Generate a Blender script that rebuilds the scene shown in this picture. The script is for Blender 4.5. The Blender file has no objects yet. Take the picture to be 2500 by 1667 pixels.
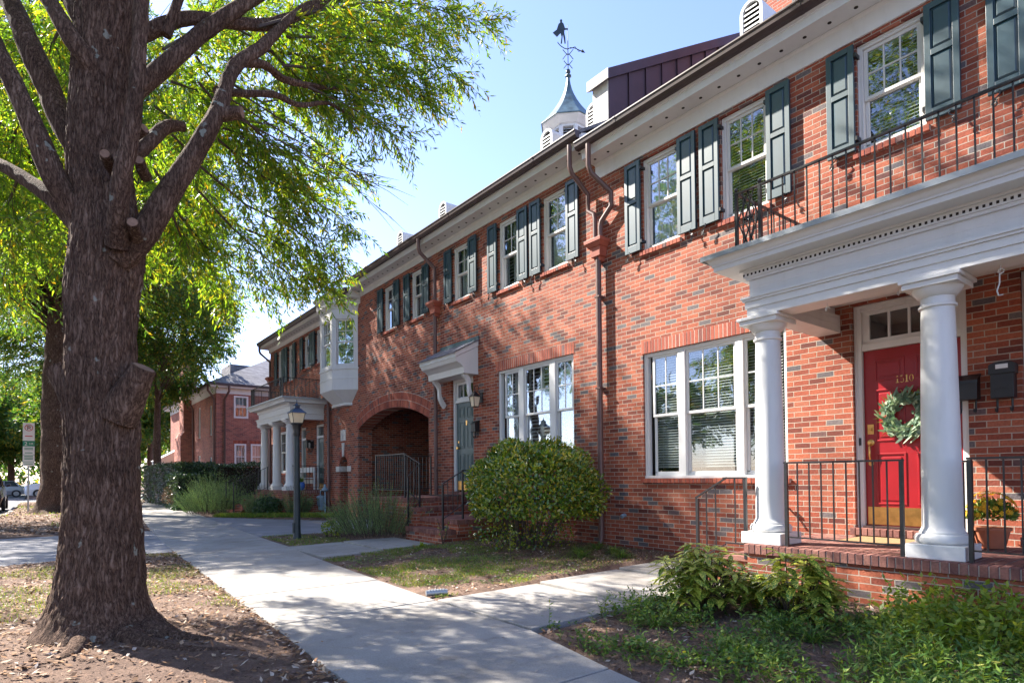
import bpy, bmesh, math, random
import numpy as np
from mathutils import Vector, Matrix, noise as mnoise
R = math.radians
scene = bpy.context.scene
C = scene.collection

# ------------------------------------------------------------------ camera
cam_d = bpy.data.cameras.new("camera")
cam = bpy.data.objects.new("camera", cam_d)
C.objects.link(cam)
cam_d.sensor_width = 36.0
cam_d.sensor_fit = 'HORIZONTAL'
cam_d.lens = 36.0 * 1469.77 / 2500.0
cam_d.shift_y = (1134.09 - 833.5) / 2500.0
cam_d.clip_start = 0.05
cam_d.clip_end = 2000.0
YAW, PIT, ROL = 0.662070830, 0.0187065933, -0.00952255
fw = Vector((math.sin(YAW) * math.cos(PIT), math.cos(YAW) * math.cos(PIT), math.sin(PIT)))
r0 = Vector((math.cos(YAW), -math.sin(YAW), 0.0))
u0 = r0.cross(fw)
cr, sr = math.cos(ROL), math.sin(ROL)
rx, ux = r0 * cr + u0 * sr, u0 * cr - r0 * sr
CAMLOC = Vector((0.0, 0.0, 1.3))
M = Matrix((rx, ux, -fw)).transposed().to_4x4()
M.translation = CAMLOC
cam.matrix_world = M
scene.camera = cam

# ------------------------------------------------------------------ world, sun, exposure
SUN = Vector((-0.335, 0.665, 0.667)).normalized()
elev = math.asin(SUN.z)
world = bpy.data.worlds.new("World")
scene.world = world
world.use_nodes = True
wn = world.node_tree.nodes
sky = wn.new('ShaderNodeTexSky')
sky.sky_type = 'NISHITA'
sky.sun_disc = False
sky.sun_elevation = elev
sky.sun_rotation = math.atan2(SUN.x, SUN.y)
sky.air_density = 1.0
sky.dust_density = 0.4
sky.ozone_density = 1.6
wn['Background'].inputs['Strength'].default_value = 0.10
tint = wn.new('ShaderNodeMix'); tint.data_type = 'RGBA'; tint.blend_type = 'MULTIPLY'
tint.inputs[0].default_value = 1.0
tint.inputs[7].default_value = (1.02, 0.955, 1.13, 1)      # camera white balance of the sky
world.node_tree.links.new(sky.outputs['Color'], tint.inputs[6])
world.node_tree.links.new(tint.outputs[2], wn['Background'].inputs['Color'])
sun_d = bpy.data.lights.new("sun", 'SUN')
sun_d.energy = 4.8
sun_d.angle = R(0.55)
sun_d.color = (1.0, 0.93, 0.83)
sun = bpy.data.objects.new("sun", sun_d)
C.objects.link(sun)
sun.rotation_euler = SUN.to_track_quat('Z', 'Y').to_euler()
sun.location = (0, 0, 40)
vs = scene.view_settings
scene.display_settings.display_device = 'sRGB'
vs.view_transform = 'Standard'
vs.look = 'None'
vs.gamma = 1.0
vs.exposure = 2.0
vs.use_curve_mapping = False
scene.cycles.max_bounces = 10
scene.cycles.diffuse_bounces = 4
scene.cycles.glossy_bounces = 4
scene.cycles.transparent_max_bounces = 12
scene.cycles.transmission_bounces = 6

rng = np.random.default_rng(7)
random.seed(7)

# ------------------------------------------------------------------ materials
def mat(name):
    m = bpy.data.materials.new(name)
    m.use_nodes = True
    nt = m.node_tree
    return m, nt, nt.nodes, nt.links, nt.nodes['Principled BSDF']

def ramp(nd, stops, interp='LINEAR'):
    r = nd.new('ShaderNodeValToRGB')
    r.color_ramp.interpolation = interp
    e = r.color_ramp.elements
    while len(e) < len(stops):
        e.new(0.5)
    for i, (p, c) in enumerate(stops):
        e[i].position = p
        e[i].color = (c[0], c[1], c[2], 1)
    return r

def noise(nd, ln, scale, detail=4, vec=None, rough=0.55):
    n = nd.new('ShaderNodeTexNoise')
    n.inputs['Scale'].default_value = scale
    n.inputs['Detail'].default_value = detail
    n.inputs['Roughness'].default_value = rough
    if vec is not None:
        ln.new(vec, n.inputs['Vector'])
    return n

def geo_pos(nd):
    return nd.new('ShaderNodeNewGeometry').outputs['Position']

def mixc(nd, ln, a, b, fac, mode='MIX'):
    m = nd.new('ShaderNodeMix')
    m.data_type = 'RGBA'
    m.blend_type = mode
    for sock, v in ((m.inputs[0], fac), (m.inputs[6], a), (m.inputs[7], b)):
        if isinstance(v, (int, float)):
            sock.default_value = v
        elif isinstance(v, tuple):
            sock.default_value = (v[0], v[1], v[2], 1)
        else:
            ln.new(v, sock)
    return m.outputs[2]

def bump(nd, ln, h, strength, dist, bs):
    b = nd.new('ShaderNodeBump')
    b.inputs['Strength'].default_value = strength
    b.inputs['Distance'].default_value = dist
    ln.new(h, b.inputs['Height'])
    ln.new(b.outputs['Normal'], bs.inputs['Normal'])
    return b

def simple(name, col, rough=0.6, metal=0.0, var=0.12, scale=6.0, bmp=0.0, bscale=60.0, spec=0.5):
    m, nt, nd, ln, bs = mat(name)
    p = geo_pos(nd)
    n = noise(nd, ln, scale, 5, p)
    lo = tuple(c * (1 - var) for c in col)
    hi = tuple(min(1, c * (1 + var)) for c in col)
    r = ramp(nd, [(0.3, lo), (0.7, hi)])
    ln.new(n.outputs['Fac'], r.inputs['Fac'])
    ln.new(r.outputs['Color'], bs.inputs['Base Color'])
    bs.inputs['Roughness'].default_value = rough
    bs.inputs['Metallic'].default_value = metal
    bs.inputs['Specular IOR Level'].default_value = spec
    if bmp > 0:
        n2 = noise(nd, ln, bscale, 4, p)
        bump(nd, ln, n2.outputs['Fac'], bmp, 0.004, bs)
    return m

BRICKS = [(0.0, (0.085, 0.075, 0.085)), (0.055, (0.15, 0.125, 0.125)), (0.09, (0.13, 0.035, 0.025)), (0.25, (0.22, 0.052, 0.030)),
          (0.5, (0.30, 0.074, 0.040)), (0.75, (0.37, 0.102, 0.052)), (1.0, (0.33, 0.112, 0.066))]

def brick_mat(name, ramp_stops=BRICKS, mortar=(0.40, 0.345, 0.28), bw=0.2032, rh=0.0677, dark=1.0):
    m, nt, nd, ln, bs = mat(name)
    p = geo_pos(nd)
    sp = nd.new('ShaderNodeSeparateXYZ')
    ln.new(p, sp.inputs[0])
    ad = nd.new('ShaderNodeMath'); ad.operation = 'ADD'
    ln.new(sp.outputs['X'], ad.inputs[0]); ln.new(sp.outputs['Y'], ad.inputs[1])
    cb = nd.new('ShaderNodeCombineXYZ')
    ln.new(ad.outputs[0], cb.inputs['X']); ln.new(sp.outputs['Z'], cb.inputs['Y'])
    # wobble so joints are not ruler straight
    wv = noise(nd, ln, 9.0, 2, p)
    wm = nd.new('ShaderNodeVectorMath'); wm.operation = 'MULTIPLY_ADD'
    ln.new(wv.outputs['Color'], wm.inputs[0])
    wm.inputs[1].default_value = (0.010, 0.007, 0)
    ln.new(cb.outputs[0], wm.inputs[2])
    bt = nd.new('ShaderNodeTexBrick')
    bt.offset = 0.5
    bt.inputs['Color1'].default_value = (0, 0, 0, 1)
    bt.inputs['Color2'].default_value = (1, 1, 1, 1)
    bt.inputs['Scale'].default_value = 1.0
    bt.inputs['Mortar Size'].default_value = 0.0048
    bt.inputs['Mortar Smooth'].default_value = 0.12
    bt.inputs['Brick Width'].default_value = bw
    bt.inputs['Row Height'].default_value = rh
    ln.new(wm.outputs[0], bt.inputs['Vector'])
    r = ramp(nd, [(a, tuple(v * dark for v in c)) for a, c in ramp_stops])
    ln.new(bt.outputs['Color'], r.inputs['Fac'])
    n1 = noise(nd, ln, 45.0, 5, p, 0.7)
    sp2 = ramp(nd, [(0.3, (0.72, 0.70, 0.70)), (0.62, (1.12, 1.12, 1.12))])
    ln.new(n1.outputs['Fac'], sp2.inputs['Fac'])
    c1 = mixc(nd, ln, r.outputs['Color'], sp2.outputs['Color'], 1.0, 'MULTIPLY')
    n2 = noise(nd, ln, 0.9, 6, p, 0.62)
    sp3 = ramp(nd, [(0.34, (0.74, 0.75, 0.77)), (0.5, (0.98, 0.97, 0.96)), (0.68, (1.12, 1.10, 1.07))])
    ln.new(n2.outputs['Fac'], sp3.inputs['Fac'])
    c2 = mixc(nd, ln, c1, sp3.outputs['Color'], 1.0, 'MULTIPLY')
    mcol = mixc(nd, ln, tuple(v * dark for v in mortar), sp3.outputs['Color'], 0.8, 'MULTIPLY')
    c3 = mixc(nd, ln, c2, mcol, bt.outputs['Fac'])
    ln.new(c3, bs.inputs['Base Color'])
    bs.inputs['Roughness'].default_value = 0.82
    bs.inputs['Specular IOR Level'].default_value = 0.35
    inv = nd.new('ShaderNodeMath'); inv.operation = 'MULTIPLY_ADD'
    ln.new(bt.outputs['Fac'], inv.inputs[0]); inv.inputs[1].default_value = -1.6
    ln.new(n1.outputs['Fac'], inv.inputs[2])
    bump(nd, ln, inv.outputs[0], 0.8, 0.006, bs)
    return m

def island_mat(name, stops, rough=0.8, bmp=0.5, bscale=50, dist=0.005, spec=0.35, trans=0.0, tcol=None, interp='LINEAR', nvar=0.25):
    m, nt, nd, ln, bs = mat(name)
    g = nd.new('ShaderNodeNewGeometry')
    r = ramp(nd, stops, interp)
    ln.new(g.outputs['Random Per Island'], r.inputs['Fac'])
    n = noise(nd, ln, bscale, 4, g.outputs['Position'])
    vr = ramp(nd, [(0.3, (1 - nvar,) * 3), (0.7, (1 + nvar * 0.5,) * 3)])
    ln.new(n.outputs['Fac'], vr.inputs['Fac'])
    c = mixc(nd, ln, r.outputs['Color'], vr.outputs['Color'], 1.0, 'MULTIPLY')
    ln.new(c, bs.inputs['Base Color'])
    bs.inputs['Roughness'].default_value = rough
    bs.inputs['Specular IOR Level'].default_value = spec
    if bmp > 0:
        bump(nd, ln, n.outputs['Fac'], bmp, dist, bs)
    if trans > 0:
        t = nd.new('ShaderNodeBsdfTranslucent')
        gm = nd.new('ShaderNodeMix'); gm.data_type = 'RGBA'; gm.blend_type = 'MULTIPLY'
        gm.inputs[0].default_value = 1.0
        ln.new(c, gm.inputs[6])
        gm.inputs[7].default_value = (tcol or (2.2, 1.9, 0.7)) + (1,)
        ln.new(gm.outputs[2], t.inputs['Color'])
        mx = nd.new('ShaderNodeMixShader')
        mx.inputs[0].default_value = trans
        ln.new(bs.outputs[0], mx.inputs[1]); ln.new(t.outputs[0], mx.inputs[2])
        ln.new(mx.outputs[0], nd['Material Output'].inputs['Surface'])
    return m

MT = {}
MT['brick'] = brick_mat('brick_red_running_bond')
MT['brick_shaded'] = brick_mat('brick_red_shaded', dark=0.85)  # same red brick, darkened in the colour for the shade inside the passage
MT['brick_far'] = brick_mat('brick_far_house', [(0, (0.22, 0.09, 0.08)), (0.4, (0.36, 0.12, 0.09)), (1, (0.44, 0.17, 0.12))])
MT['unit'] = island_mat('brick_single_units', [(0, (0.15, 0.09, 0.085)), (0.07, (0.20, 0.05, 0.035)), (0.4, (0.31, 0.07, 0.042)), (1, (0.42, 0.115, 0.065))], nvar=0.3)
MT['paver'] = island_mat('brick_pavers', [(0, (0.14, 0.06, 0.052)), (0.5, (0.21, 0.09, 0.073)), (1, (0.29, 0.135, 0.105))], nvar=0.3)
MT['mortar'] = simple('mortar', (0.46, 0.40, 0.34), 0.9, bmp=0.4)
def white_paint():
    m, nt, nd, ln, bs = mat('white_paint')
    p = geo_pos(nd)
    mp = nd.new('ShaderNodeMapping')
    mp.inputs['Scale'].default_value = (2.2, 2.2, 0.5)
    ln.new(p, mp.inputs['Vector'])
    n = noise(nd, ln, 2.5, 6, mp.outputs[0], 0.65)
    r = ramp(nd, [(0.2, (0.56, 0.555, 0.53)), (0.42, (0.635, 0.635, 0.625)), (0.7, (0.67, 0.67, 0.66))])
    ln.new(n.outputs['Fac'], r.inputs['Fac'])
    ln.new(r.outputs['Color'], bs.inputs['Base Color'])
    bs.inputs['Roughness'].default_value = 0.42
    n2 = noise(nd, ln, 30, 3, p)
    bump(nd, ln, n2.outputs['Fac'], 0.12, 0.003, bs)
    return m
MT['white'] = white_paint()
MT['white_shaded'] = simple('white_trim_shadowed', (0.60, 0.59, 0.56), 0.5, var=0.06, scale=2)  # white trim toned down in the colour for shade; also on blinds
MT['green'] = simple('shutter_paint', (0.010, 0.043, 0.060), 0.42, var=0.2, scale=4, bmp=0.06, bscale=120, spec=0.9)
MT['brown'] = simple('gutter_brown', (0.048, 0.028, 0.028), 0.4, var=0.25, scale=3, bmp=0.05)
MT['pipe'] = simple('downspout_brown', (0.115, 0.060, 0.052), 0.42, var=0.2, scale=4, bmp=0.05)
MT['headbox'] = simple('header_box_rust', (0.33, 0.085, 0.05), 0.55, var=0.15, scale=8)
MT['iron'] = simple('black_iron', (0.016, 0.017, 0.020), 0.38, var=0.3, scale=20, bmp=0.15, bscale=80)
MT['red'] = simple('red_door_paint', (0.27, 0.006, 0.011), 0.35, var=0.08, scale=5)
MT['dgreen'] = simple('green_door_paint', (0.035, 0.075, 0.08), 0.35, var=0.1)
MT['brass'] = simple('brass', (0.62, 0.36, 0.12), 0.28, 1.0, var=0.2, scale=12)
MT['seam'] = simple('bronze_metal_cladding', (0.060, 0.034, 0.045), 0.5, 0.3, var=0.15, scale=3)
MT['copper'] = simple('aged_copper', (0.085, 0.135, 0.15), 0.45, 0.35, var=0.4, scale=5)
MT['stone'] = simple('limestone', (0.55, 0.53, 0.50), 0.8, var=0.15, scale=14, bmp=0.4)
MT['black'] = simple('black_mailbox', (0.010, 0.011, 0.013), 0.4, var=0.3)
MT['lampgreen'] = simple('lamp_post_paint', (0.018, 0.030, 0.036), 0.45, var=0.25, scale=9, bmp=0.15)
MT['lampblue'] = simple('lamp_cap_paint', (0.012, 0.03, 0.07), 0.3, var=0.2)
MT['signwhite'] = simple('sign_white', (0.72, 0.72, 0.70), 0.5, var=0.05)
MT['signgreen'] = simple('sign_green', (0.02, 0.22, 0.12), 0.5)
MT['signred'] = simple('sign_red', (0.5, 0.02, 0.02), 0.5)
MT['steel'] = simple('galvanised_steel', (0.32, 0.34, 0.36), 0.45, 0.7)
MT['bluegrey'] = simple('meter_paint', (0.22, 0.31, 0.38), 0.5)
MT['dark'] = simple('dark_room', (0.035, 0.034, 0.034), 0.95)
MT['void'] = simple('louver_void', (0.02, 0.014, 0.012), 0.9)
MT['curtain'] = simple('curtain', (0.62, 0.61, 0.58), 0.9, var=0.1, scale=3)
MT['mat'] = simple('coir_mat', (0.27, 0.165, 0.075), 0.95, var=0.3, scale=60, bmp=0.6, bscale=200)
MT['tyre'] = simple('tyre', (0.02, 0.02, 0.02), 0.85)
MT['carglass'] = simple('car_glass', (0.02, 0.025, 0.03), 0.06)
MT['carwhite'] = simple('car_white', (0.75, 0.76, 0.78), 0.25, var=0.03)
MT['cardark'] = simple('car_dark', (0.03, 0.02, 0.028), 0.2, var=0.03)
MT['carsilver'] = simple('car_silver', (0.42, 0.44, 0.47), 0.25, 0.4, var=0.03)
MT['terracotta'] = simple('terracotta', (0.36, 0.12, 0.06), 0.8)
MT['potblue'] = simple('blue_pot', (0.05, 0.14, 0.42), 0.4)

def shingles():
    m, nt, nd, ln, bs = mat('roof_shingles')
    p = geo_pos(nd)
    sp = nd.new('ShaderNodeSeparateXYZ'); ln.new(p, sp.inputs[0])
    ad = nd.new('ShaderNodeMath'); ad.operation = 'ADD'
    ln.new(sp.outputs['X'], ad.inputs[0]); ln.new(sp.outputs['Y'], ad.inputs[1])
    cb = nd.new('ShaderNodeCombineXYZ')
    ln.new(ad.outputs[0], cb.inputs['X']); ln.new(sp.outputs['Z'], cb.inputs['Y'])
    bt = nd.new('ShaderNodeTexBrick')
    bt.inputs['Color1'].default_value = (0.105, 0.105, 0.125, 1)
    bt.inputs['Color2'].default_value = (0.20, 0.20, 0.225, 1)
    bt.inputs['Mortar'].default_value = (0.06, 0.06, 0.07, 1)
    bt.inputs['Scale'].default_value = 1
    bt.inputs['Brick Width'].default_value = 0.3
    bt.inputs['Row Height'].default_value = 0.09
    bt.inputs['Mortar Size'].default_value = 0.006
    ln.new(cb.outputs[0], bt.inputs['Vector'])
    ln.new(bt.outputs['Color'], bs.inputs['Base Color'])
    bs.inputs['Roughness'].default_value = 0.9
    inv = nd.new('ShaderNodeMath'); inv.operation = 'SUBTRACT'
    inv.inputs[0].default_value = 1
    ln.new(bt.outputs['Fac'], inv.inputs[1])
    bump(nd, ln, inv.outputs[0], 0.5, 0.008, bs)
    return m
MT['shingle'] = shingles()

def glass_mat(name, base=0.09, tint=(0.84, 0.88, 0.89), mx_=0.40):
    m, nt, nd, ln, bs = mat(name)
    nd.remove(bs)
    tr = nd.new('ShaderNodeBsdfTransparent'); tr.inputs['Color'].default_value = tint + (1,)
    gl = nd.new('ShaderNodeBsdfGlossy'); gl.inputs['Roughness'].default_value = 0.015
    gl.inputs['Color'].default_value = (0.95, 0.97, 1, 1)
    n = noise(nd, ln, 1.6, 2, geo_pos(nd))
    b = nd.new('ShaderNodeBump'); b.inputs['Strength'].default_value = 0.06; b.inputs['Distance'].default_value = 0.05
    ln.new(n.outputs['Fac'], b.inputs['Height']); ln.new(b.outputs['Normal'], gl.inputs['Normal'])
    lw = nd.new('ShaderNodeLayerWeight'); lw.inputs['Blend'].default_value = 0.32
    mr = nd.new('ShaderNodeMapRange'); mr.inputs['To Min'].default_value = base; mr.inputs['To Max'].default_value = 0.42
    ln.new(lw.outputs['Fresnel'], mr.inputs['Value'])
    mx = nd.new('ShaderNodeMixShader')
    ln.new(mr.outputs[0], mx.inputs[0]); ln.new(tr.outputs[0], mx.inputs[1]); ln.new(gl.outputs[0], mx.inputs[2])
    ln.new(mx.outputs[0], nd['Material Output'].inputs['Surface'])
    return m
MT['glass'] = glass_mat('window_glass')
MT['bayglass'] = glass_mat('bay_window_glass', 0.5, mx_=0.8)
MT['lampglass'] = simple('frosted_lamp_glass', (0.72, 0.60, 0.42), 0.3, var=0.08)

def concrete():
    m, nt, nd, ln, bs = mat('sidewalk_concrete')
    p = geo_pos(nd)
    n1 = noise(nd, ln, 1.1, 6, p, 0.62)
    r1 = ramp(nd, [(0.30, (0.25, 0.232, 0.208)), (0.5, (0.325, 0.305, 0.28)), (0.72, (0.38, 0.36, 0.335))])
    ln.new(n1.outputs['Fac'], r1.inputs['Fac'])
    n2 = noise(nd, ln, 90, 4, p, 0.7)
    r2 = ramp(nd, [(0.33, (0.80, 0.80, 0.80)), (0.6, (1.06, 1.06, 1.06))])
    ln.new(n2.outputs['Fac'], r2.inputs['Fac'])
    c = mixc(nd, ln, r1.outputs['Color'], r2.outputs['Color'], 1.0, 'MULTIPLY')
    v = nd.new('ShaderNodeTexVoronoi'); v.feature = 'F1'; v.inputs['Scale'].default_value = 5.0
    ln.new(p, v.inputs['Vector'])
    r3 = ramp(nd, [(0.02, (0.55, 0.52, 0.50)), (0.06, (1, 1, 1))])
    ln.new(v.outputs['Distance'], r3.inputs['Fac'])
    c2 = mixc(nd, ln, c, r3.outputs['Color'], 0.5, 'MULTIPLY')
    n5 = noise(nd, ln, 3.2, 8, p, 0.75)
    r5 = ramp(nd, [(0.36, (0.72, 0.69, 0.66)), (0.47, (1, 1, 1))])
    ln.new(n5.outputs['Fac'], r5.inputs['Fac'])
    c2 = mixc(nd, ln, c2, r5.outputs['Color'], 0.8, 'MULTIPLY')
    ln.new(c2, bs.inputs['Base Color'])
    bs.inputs['Roughness'].default_value = 0.85
    bump(nd, ln, n2.outputs['Fac'], 0.35, 0.004, bs)
    return m
MT['concrete'] = concrete()

def soil():
    m, nt, nd, ln, bs = mat('soil_and_mulch')
    p = geo_pos(nd)
    n1 = noise(nd, ln, 2.2, 6, p, 0.65)
    r1 = ramp(nd, [(0.3, (0.075, 0.046, 0.036)), (0.5, (0.15, 0.098, 0.074)), (0.7, (0.25, 0.175, 0.135))])
    ln.new(n1.outputs['Fac'], r1.inputs['Fac'])
    n2 = noise(nd, ln, 55, 6, p, 0.75)
    r2 = ramp(nd, [(0.3, (0.5, 0.48, 0.45)), (0.62, (1.5, 1.4, 1.3))])
    ln.new(n2.outputs['Fac'], r2.inputs['Fac'])
    c = mixc(nd, ln, r1.outputs['Color'], r2.outputs['Color'], 1.0, 'MULTIPLY')
    ln.new(c, bs.inputs['Base Color'])
    bs.inputs['Roughness'].default_value = 0.95
    bump(nd, ln, n2.outputs['Fac'], 1.0, 0.02, bs)
    return m
MT['soil'] = soil()
MT['asphalt'] = simple('asphalt', (0.13, 0.13, 0.135), 0.9, var=0.25, scale=1.5, bmp=0.5, bscale=120)
MT['drive'] = simple('driveway_concrete', (0.25, 0.245, 0.255), 0.88, var=0.2, scale=1.4, bmp=0.3, bscale=120)

def bark():
    m, nt, nd, ln, bs = mat('oak_bark')
    p = geo_pos(nd)
    wob = noise(nd, ln, 7.0, 3, p)
    wa = nd.new('ShaderNodeVectorMath'); wa.operation = 'MULTIPLY_ADD'
    ln.new(wob.outputs['Color'], wa.inputs[0]); wa.inputs[1].default_value = (0.055, 0.055, 0.05); ln.new(p, wa.inputs[2])
    mp = nd.new('ShaderNodeMapping'); mp.inputs['Scale'].default_value = (36, 36, 5.0)
    ln.new(wa.outputs[0], mp.inputs['Vector'])
    nr = noise(nd, ln, 1.0, 3, mp.outputs[0], 0.6)
    ab = nd.new('ShaderNodeMath'); ab.operation = 'SUBTRACT'; ab.inputs[1].default_value = 0.5; ln.new(nr.outputs['Fac'], ab.inputs[0])
    a2 = nd.new('ShaderNodeMath'); a2.operation = 'ABSOLUTE'; ln.new(ab.outputs[0], a2.inputs[0])
    mp3 = nd.new('ShaderNodeMapping'); mp3.inputs['Scale'].default_value = (110, 110, 26)
    ln.new(p, mp3.inputs['Vector'])
    nf = noise(nd, ln, 1.0, 5, mp3.outputs[0], 0.7)
    a3 = nd.new('ShaderNodeMath'); a3.operation = 'MULTIPLY_ADD'; ln.new(a2.outputs[0], a3.inputs[0]); a3.inputs[1].default_value = 2.4
    a4 = nd.new('ShaderNodeMath'); a4.operation = 'MULTIPLY'; ln.new(nf.outputs['Fac'], a4.inputs[0]); a4.inputs[1].default_value = 0.62
    ln.new(a4.outputs[0], a3.inputs[2])
    n1 = a3
    r1 = ramp(nd, [(0.26, (0.030, 0.017, 0.012)), (0.42, (0.098, 0.060, 0.042)), (0.62, (0.160, 0.104, 0.076)), (0.85, (0.235, 0.165, 0.125))])
    ln.new(n1.outputs[0], r1.inputs['Fac'])
    n2 = noise(nd, ln, 2.4, 4, p, 0.6)
    r2 = ramp(nd, [(0.35, (0.75, 0.72, 0.70)), (0.65, (1.15, 1.13, 1.12))])
    ln.new(n2.outputs['Fac'], r2.inputs['Fac'])
    c = mixc(nd, ln, r1.outputs['Color'], r2.outputs['Color'], 1.0, 'MULTIPLY')
    v = nd.new('ShaderNodeTexNoise'); v.inputs['Scale'].default_value = 7.5; v.inputs['Detail'].default_value = 3
    ln.new(p, v.inputs['Vector'])
    r3 = ramp(nd, [(0.69, (0, 0, 0)), (0.72, (0.75, 0.75, 0.75))])
    ln.new(v.outputs['Fac'], r3.inputs['Fac'])
    c2 = mixc(nd, ln, c, (0.30, 0.32, 0.27), r3.outputs['Color'])
    ln.new(c2, bs.inputs['Base Color'])
    bs.inputs['Roughness'].default_value = 0.92
    bs.inputs['Specular IOR Level'].default_value = 0.2
    bump(nd, ln, n1.outputs[0], 0.9, 0.022, bs)
    return m
MT['bark'] = bark()
MT['cutwood'] = simple('cut_wood_face', (0.22, 0.13, 0.085), 0.85, var=0.3, scale=25)
MT['twig'] = simple('twig_wood', (0.07, 0.05, 0.04), 0.9)
MT['oakleaf'] = island_mat('oak_leaf', [(0, (0.055, 0.135, 0.016)), (0.4, (0.105, 0.20, 0.022)), (0.76, (0.20, 0.285, 0.030)), (0.96, (0.28, 0.26, 0.025)), (1, (0.36, 0.20, 0.02))], 0.38, 0, 3, spec=0.6, trans=0.55, tcol=(2.4, 2.2, 0.8))
MT['treeleaf'] = island_mat('tree_leaf_far', [(0, (0.025, 0.075, 0.02)), (0.5, (0.06, 0.14, 0.03)), (0.85, (0.14, 0.19, 0.03)), (1, (0.32, 0.24, 0.03))], 0.5, 0, 3, trans=0.42, tcol=(2.3, 2.2, 0.9))
MT['bushleaf'] = island_mat('shrub_leaf', [(0, (0.028, 0.085, 0.012)), (0.4, (0.075, 0.165, 0.018)), (0.75, (0.20, 0.25, 0.024)), (1, (0.36, 0.30, 0.035))], 0.22, 0, 8, spec=0.6, trans=0.2, tcol=(2.2, 2.0, 0.6))
MT['hedgeleaf'] = island_mat('hedge_leaf', [(0, (0.014, 0.045, 0.016)), (0.6, (0.035, 0.085, 0.028)), (1, (0.07, 0.13, 0.04))], 0.3, 0, 8, spec=0.6, trans=0.15)
MT['rosemary'] = island_mat('rosemary_needles', [(0, (0.075, 0.145, 0.06)), (0.5, (0.15, 0.24, 0.10)), (1, (0.29, 0.36, 0.15))], 0.6, 0, 8, trans=0.25, tcol=(1.8, 1.9, 1.0))
MT['grass'] = island_mat('grass_blades', [(0, (0.065, 0.15, 0.02)), (0.6, (0.13, 0.23, 0.03)), (0.85, (0.27, 0.29, 0.055)), (1, (0.33, 0.26, 0.10))], 0.55, 0, 8, trans=0.35)
MT['weed'] = island_mat('groundcover_leaf', [(0, (0.045, 0.11, 0.024)), (0.55, (0.10, 0.20, 0.04)), (0.85, (0.20, 0.30, 0.055)), (1, (0.25, 0.26, 0.06))], 0.45, 0, 8, trans=0.3)
MT['lime'] = island_mat('lime_leaf', [(0, (0.09, 0.17, 0.02)), (0.6, (0.18, 0.27, 0.03)), (1, (0.32, 0.36, 0.06))], 0.4, 0, 8, trans=0.35)
MT['litter'] = island_mat('fallen_leaves', [(0, (0.10, 0.05, 0.03)), (0.35, (0.22, 0.12, 0.06)), (0.6, (0.34, 0.18, 0.09)), (0.75, (0.42, 0.30, 0.20)), (1, (0.52, 0.44, 0.37))], 0.85, 0, 20)
MT['chips'] = island_mat('mulch_chips', [(0, (0.05, 0.03, 0.022)), (0.5, (0.13, 0.08, 0.055)), (0.85, (0.24, 0.16, 0.11)), (1, (0.38, 0.30, 0.24))], 0.9, 0, 20)
MT['mum'] = island_mat('yellow_flowers', [(0, (0.55, 0.28, 0.01)), (1, (0.75, 0.48, 0.02))], 0.6, 0, 8, trans=0.2)
MT['euca'] = island_mat('wreath_leaf', [(0, (0.10, 0.19, 0.11)), (0.6, (0.22, 0.33, 0.23)), (1, (0.40, 0.46, 0.30))], 0.6, 0, 8, trans=0.2, tcol=(1.5, 1.6, 1.1))
def aucuba():
    m, nt, nd, ln, bs = mat('speckled_leaf')
    g = nd.new('ShaderNodeNewGeometry')
    r = ramp(nd, [(0, (0.05, 0.13, 0.018)), (0.55, (0.12, 0.22, 0.025)), (1, (0.36, 0.38, 0.04))])
    ln.new(g.outputs['Random Per Island'], r.inputs['Fac'])
    v = noise(nd, ln, 75, 3, g.outputs['Position'])
    r2 = ramp(nd, [(0.50, (0, 0, 0)), (0.58, (1, 1, 1))])
    ln.new(v.outputs['Fac'], r2.inputs['Fac'])
    c = mixc(nd, ln, r.outputs['Color'], (0.62, 0.58, 0.10), r2.outputs['Color'])
    ln.new(c, bs.inputs['Base Color'])
    bs.inputs['Roughness'].default_value = 0.28
    t = nd.new('ShaderNodeBsdfTranslucent'); ln.new(c, t.inputs['Color'])
    mx = nd.new('ShaderNodeMixShader'); mx.inputs[0].default_value = 0.25
    ln.new(bs.outputs[0], mx.inputs[1]); ln.new(t.outputs[0], mx.inputs[2])
    ln.new(mx.outputs[0], nd['Material Output'].inputs['Surface'])
    return m
MT['aucuba'] = aucuba()

# ------------------------------------------------------------------ object helpers
ORG = {}          # origin of every object (translation only)

def tag(o, label=None, cat=None, group=None, kind=None):
    if label: o['label'] = label
    if cat: o['category'] = cat
    if group: o['group'] = group
    if kind: o['kind'] = kind
    return o

def thing(name, loc, label, cat, group=None):
    o = bpy.data.objects.new(name, None)
    o.empty_display_size = 0.2
    o.location = loc
    C.objects.link(o)
    ORG[o.name] = Vector(loc)
    return tag(o, label, cat, group)

def link_mesh(name, me, m, parent=None, origin=(0, 0, 0)):
    o = bpy.data.objects.new(name, me)
    if m is not None:
        me.materials.append(m)
    C.objects.link(o)
    if parent is not None:
        o.parent = parent
        ORG[o.name] = ORG[parent.name]
    else:
        o.location = origin
        ORG[o.name] = Vector(origin)
    return o

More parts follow.
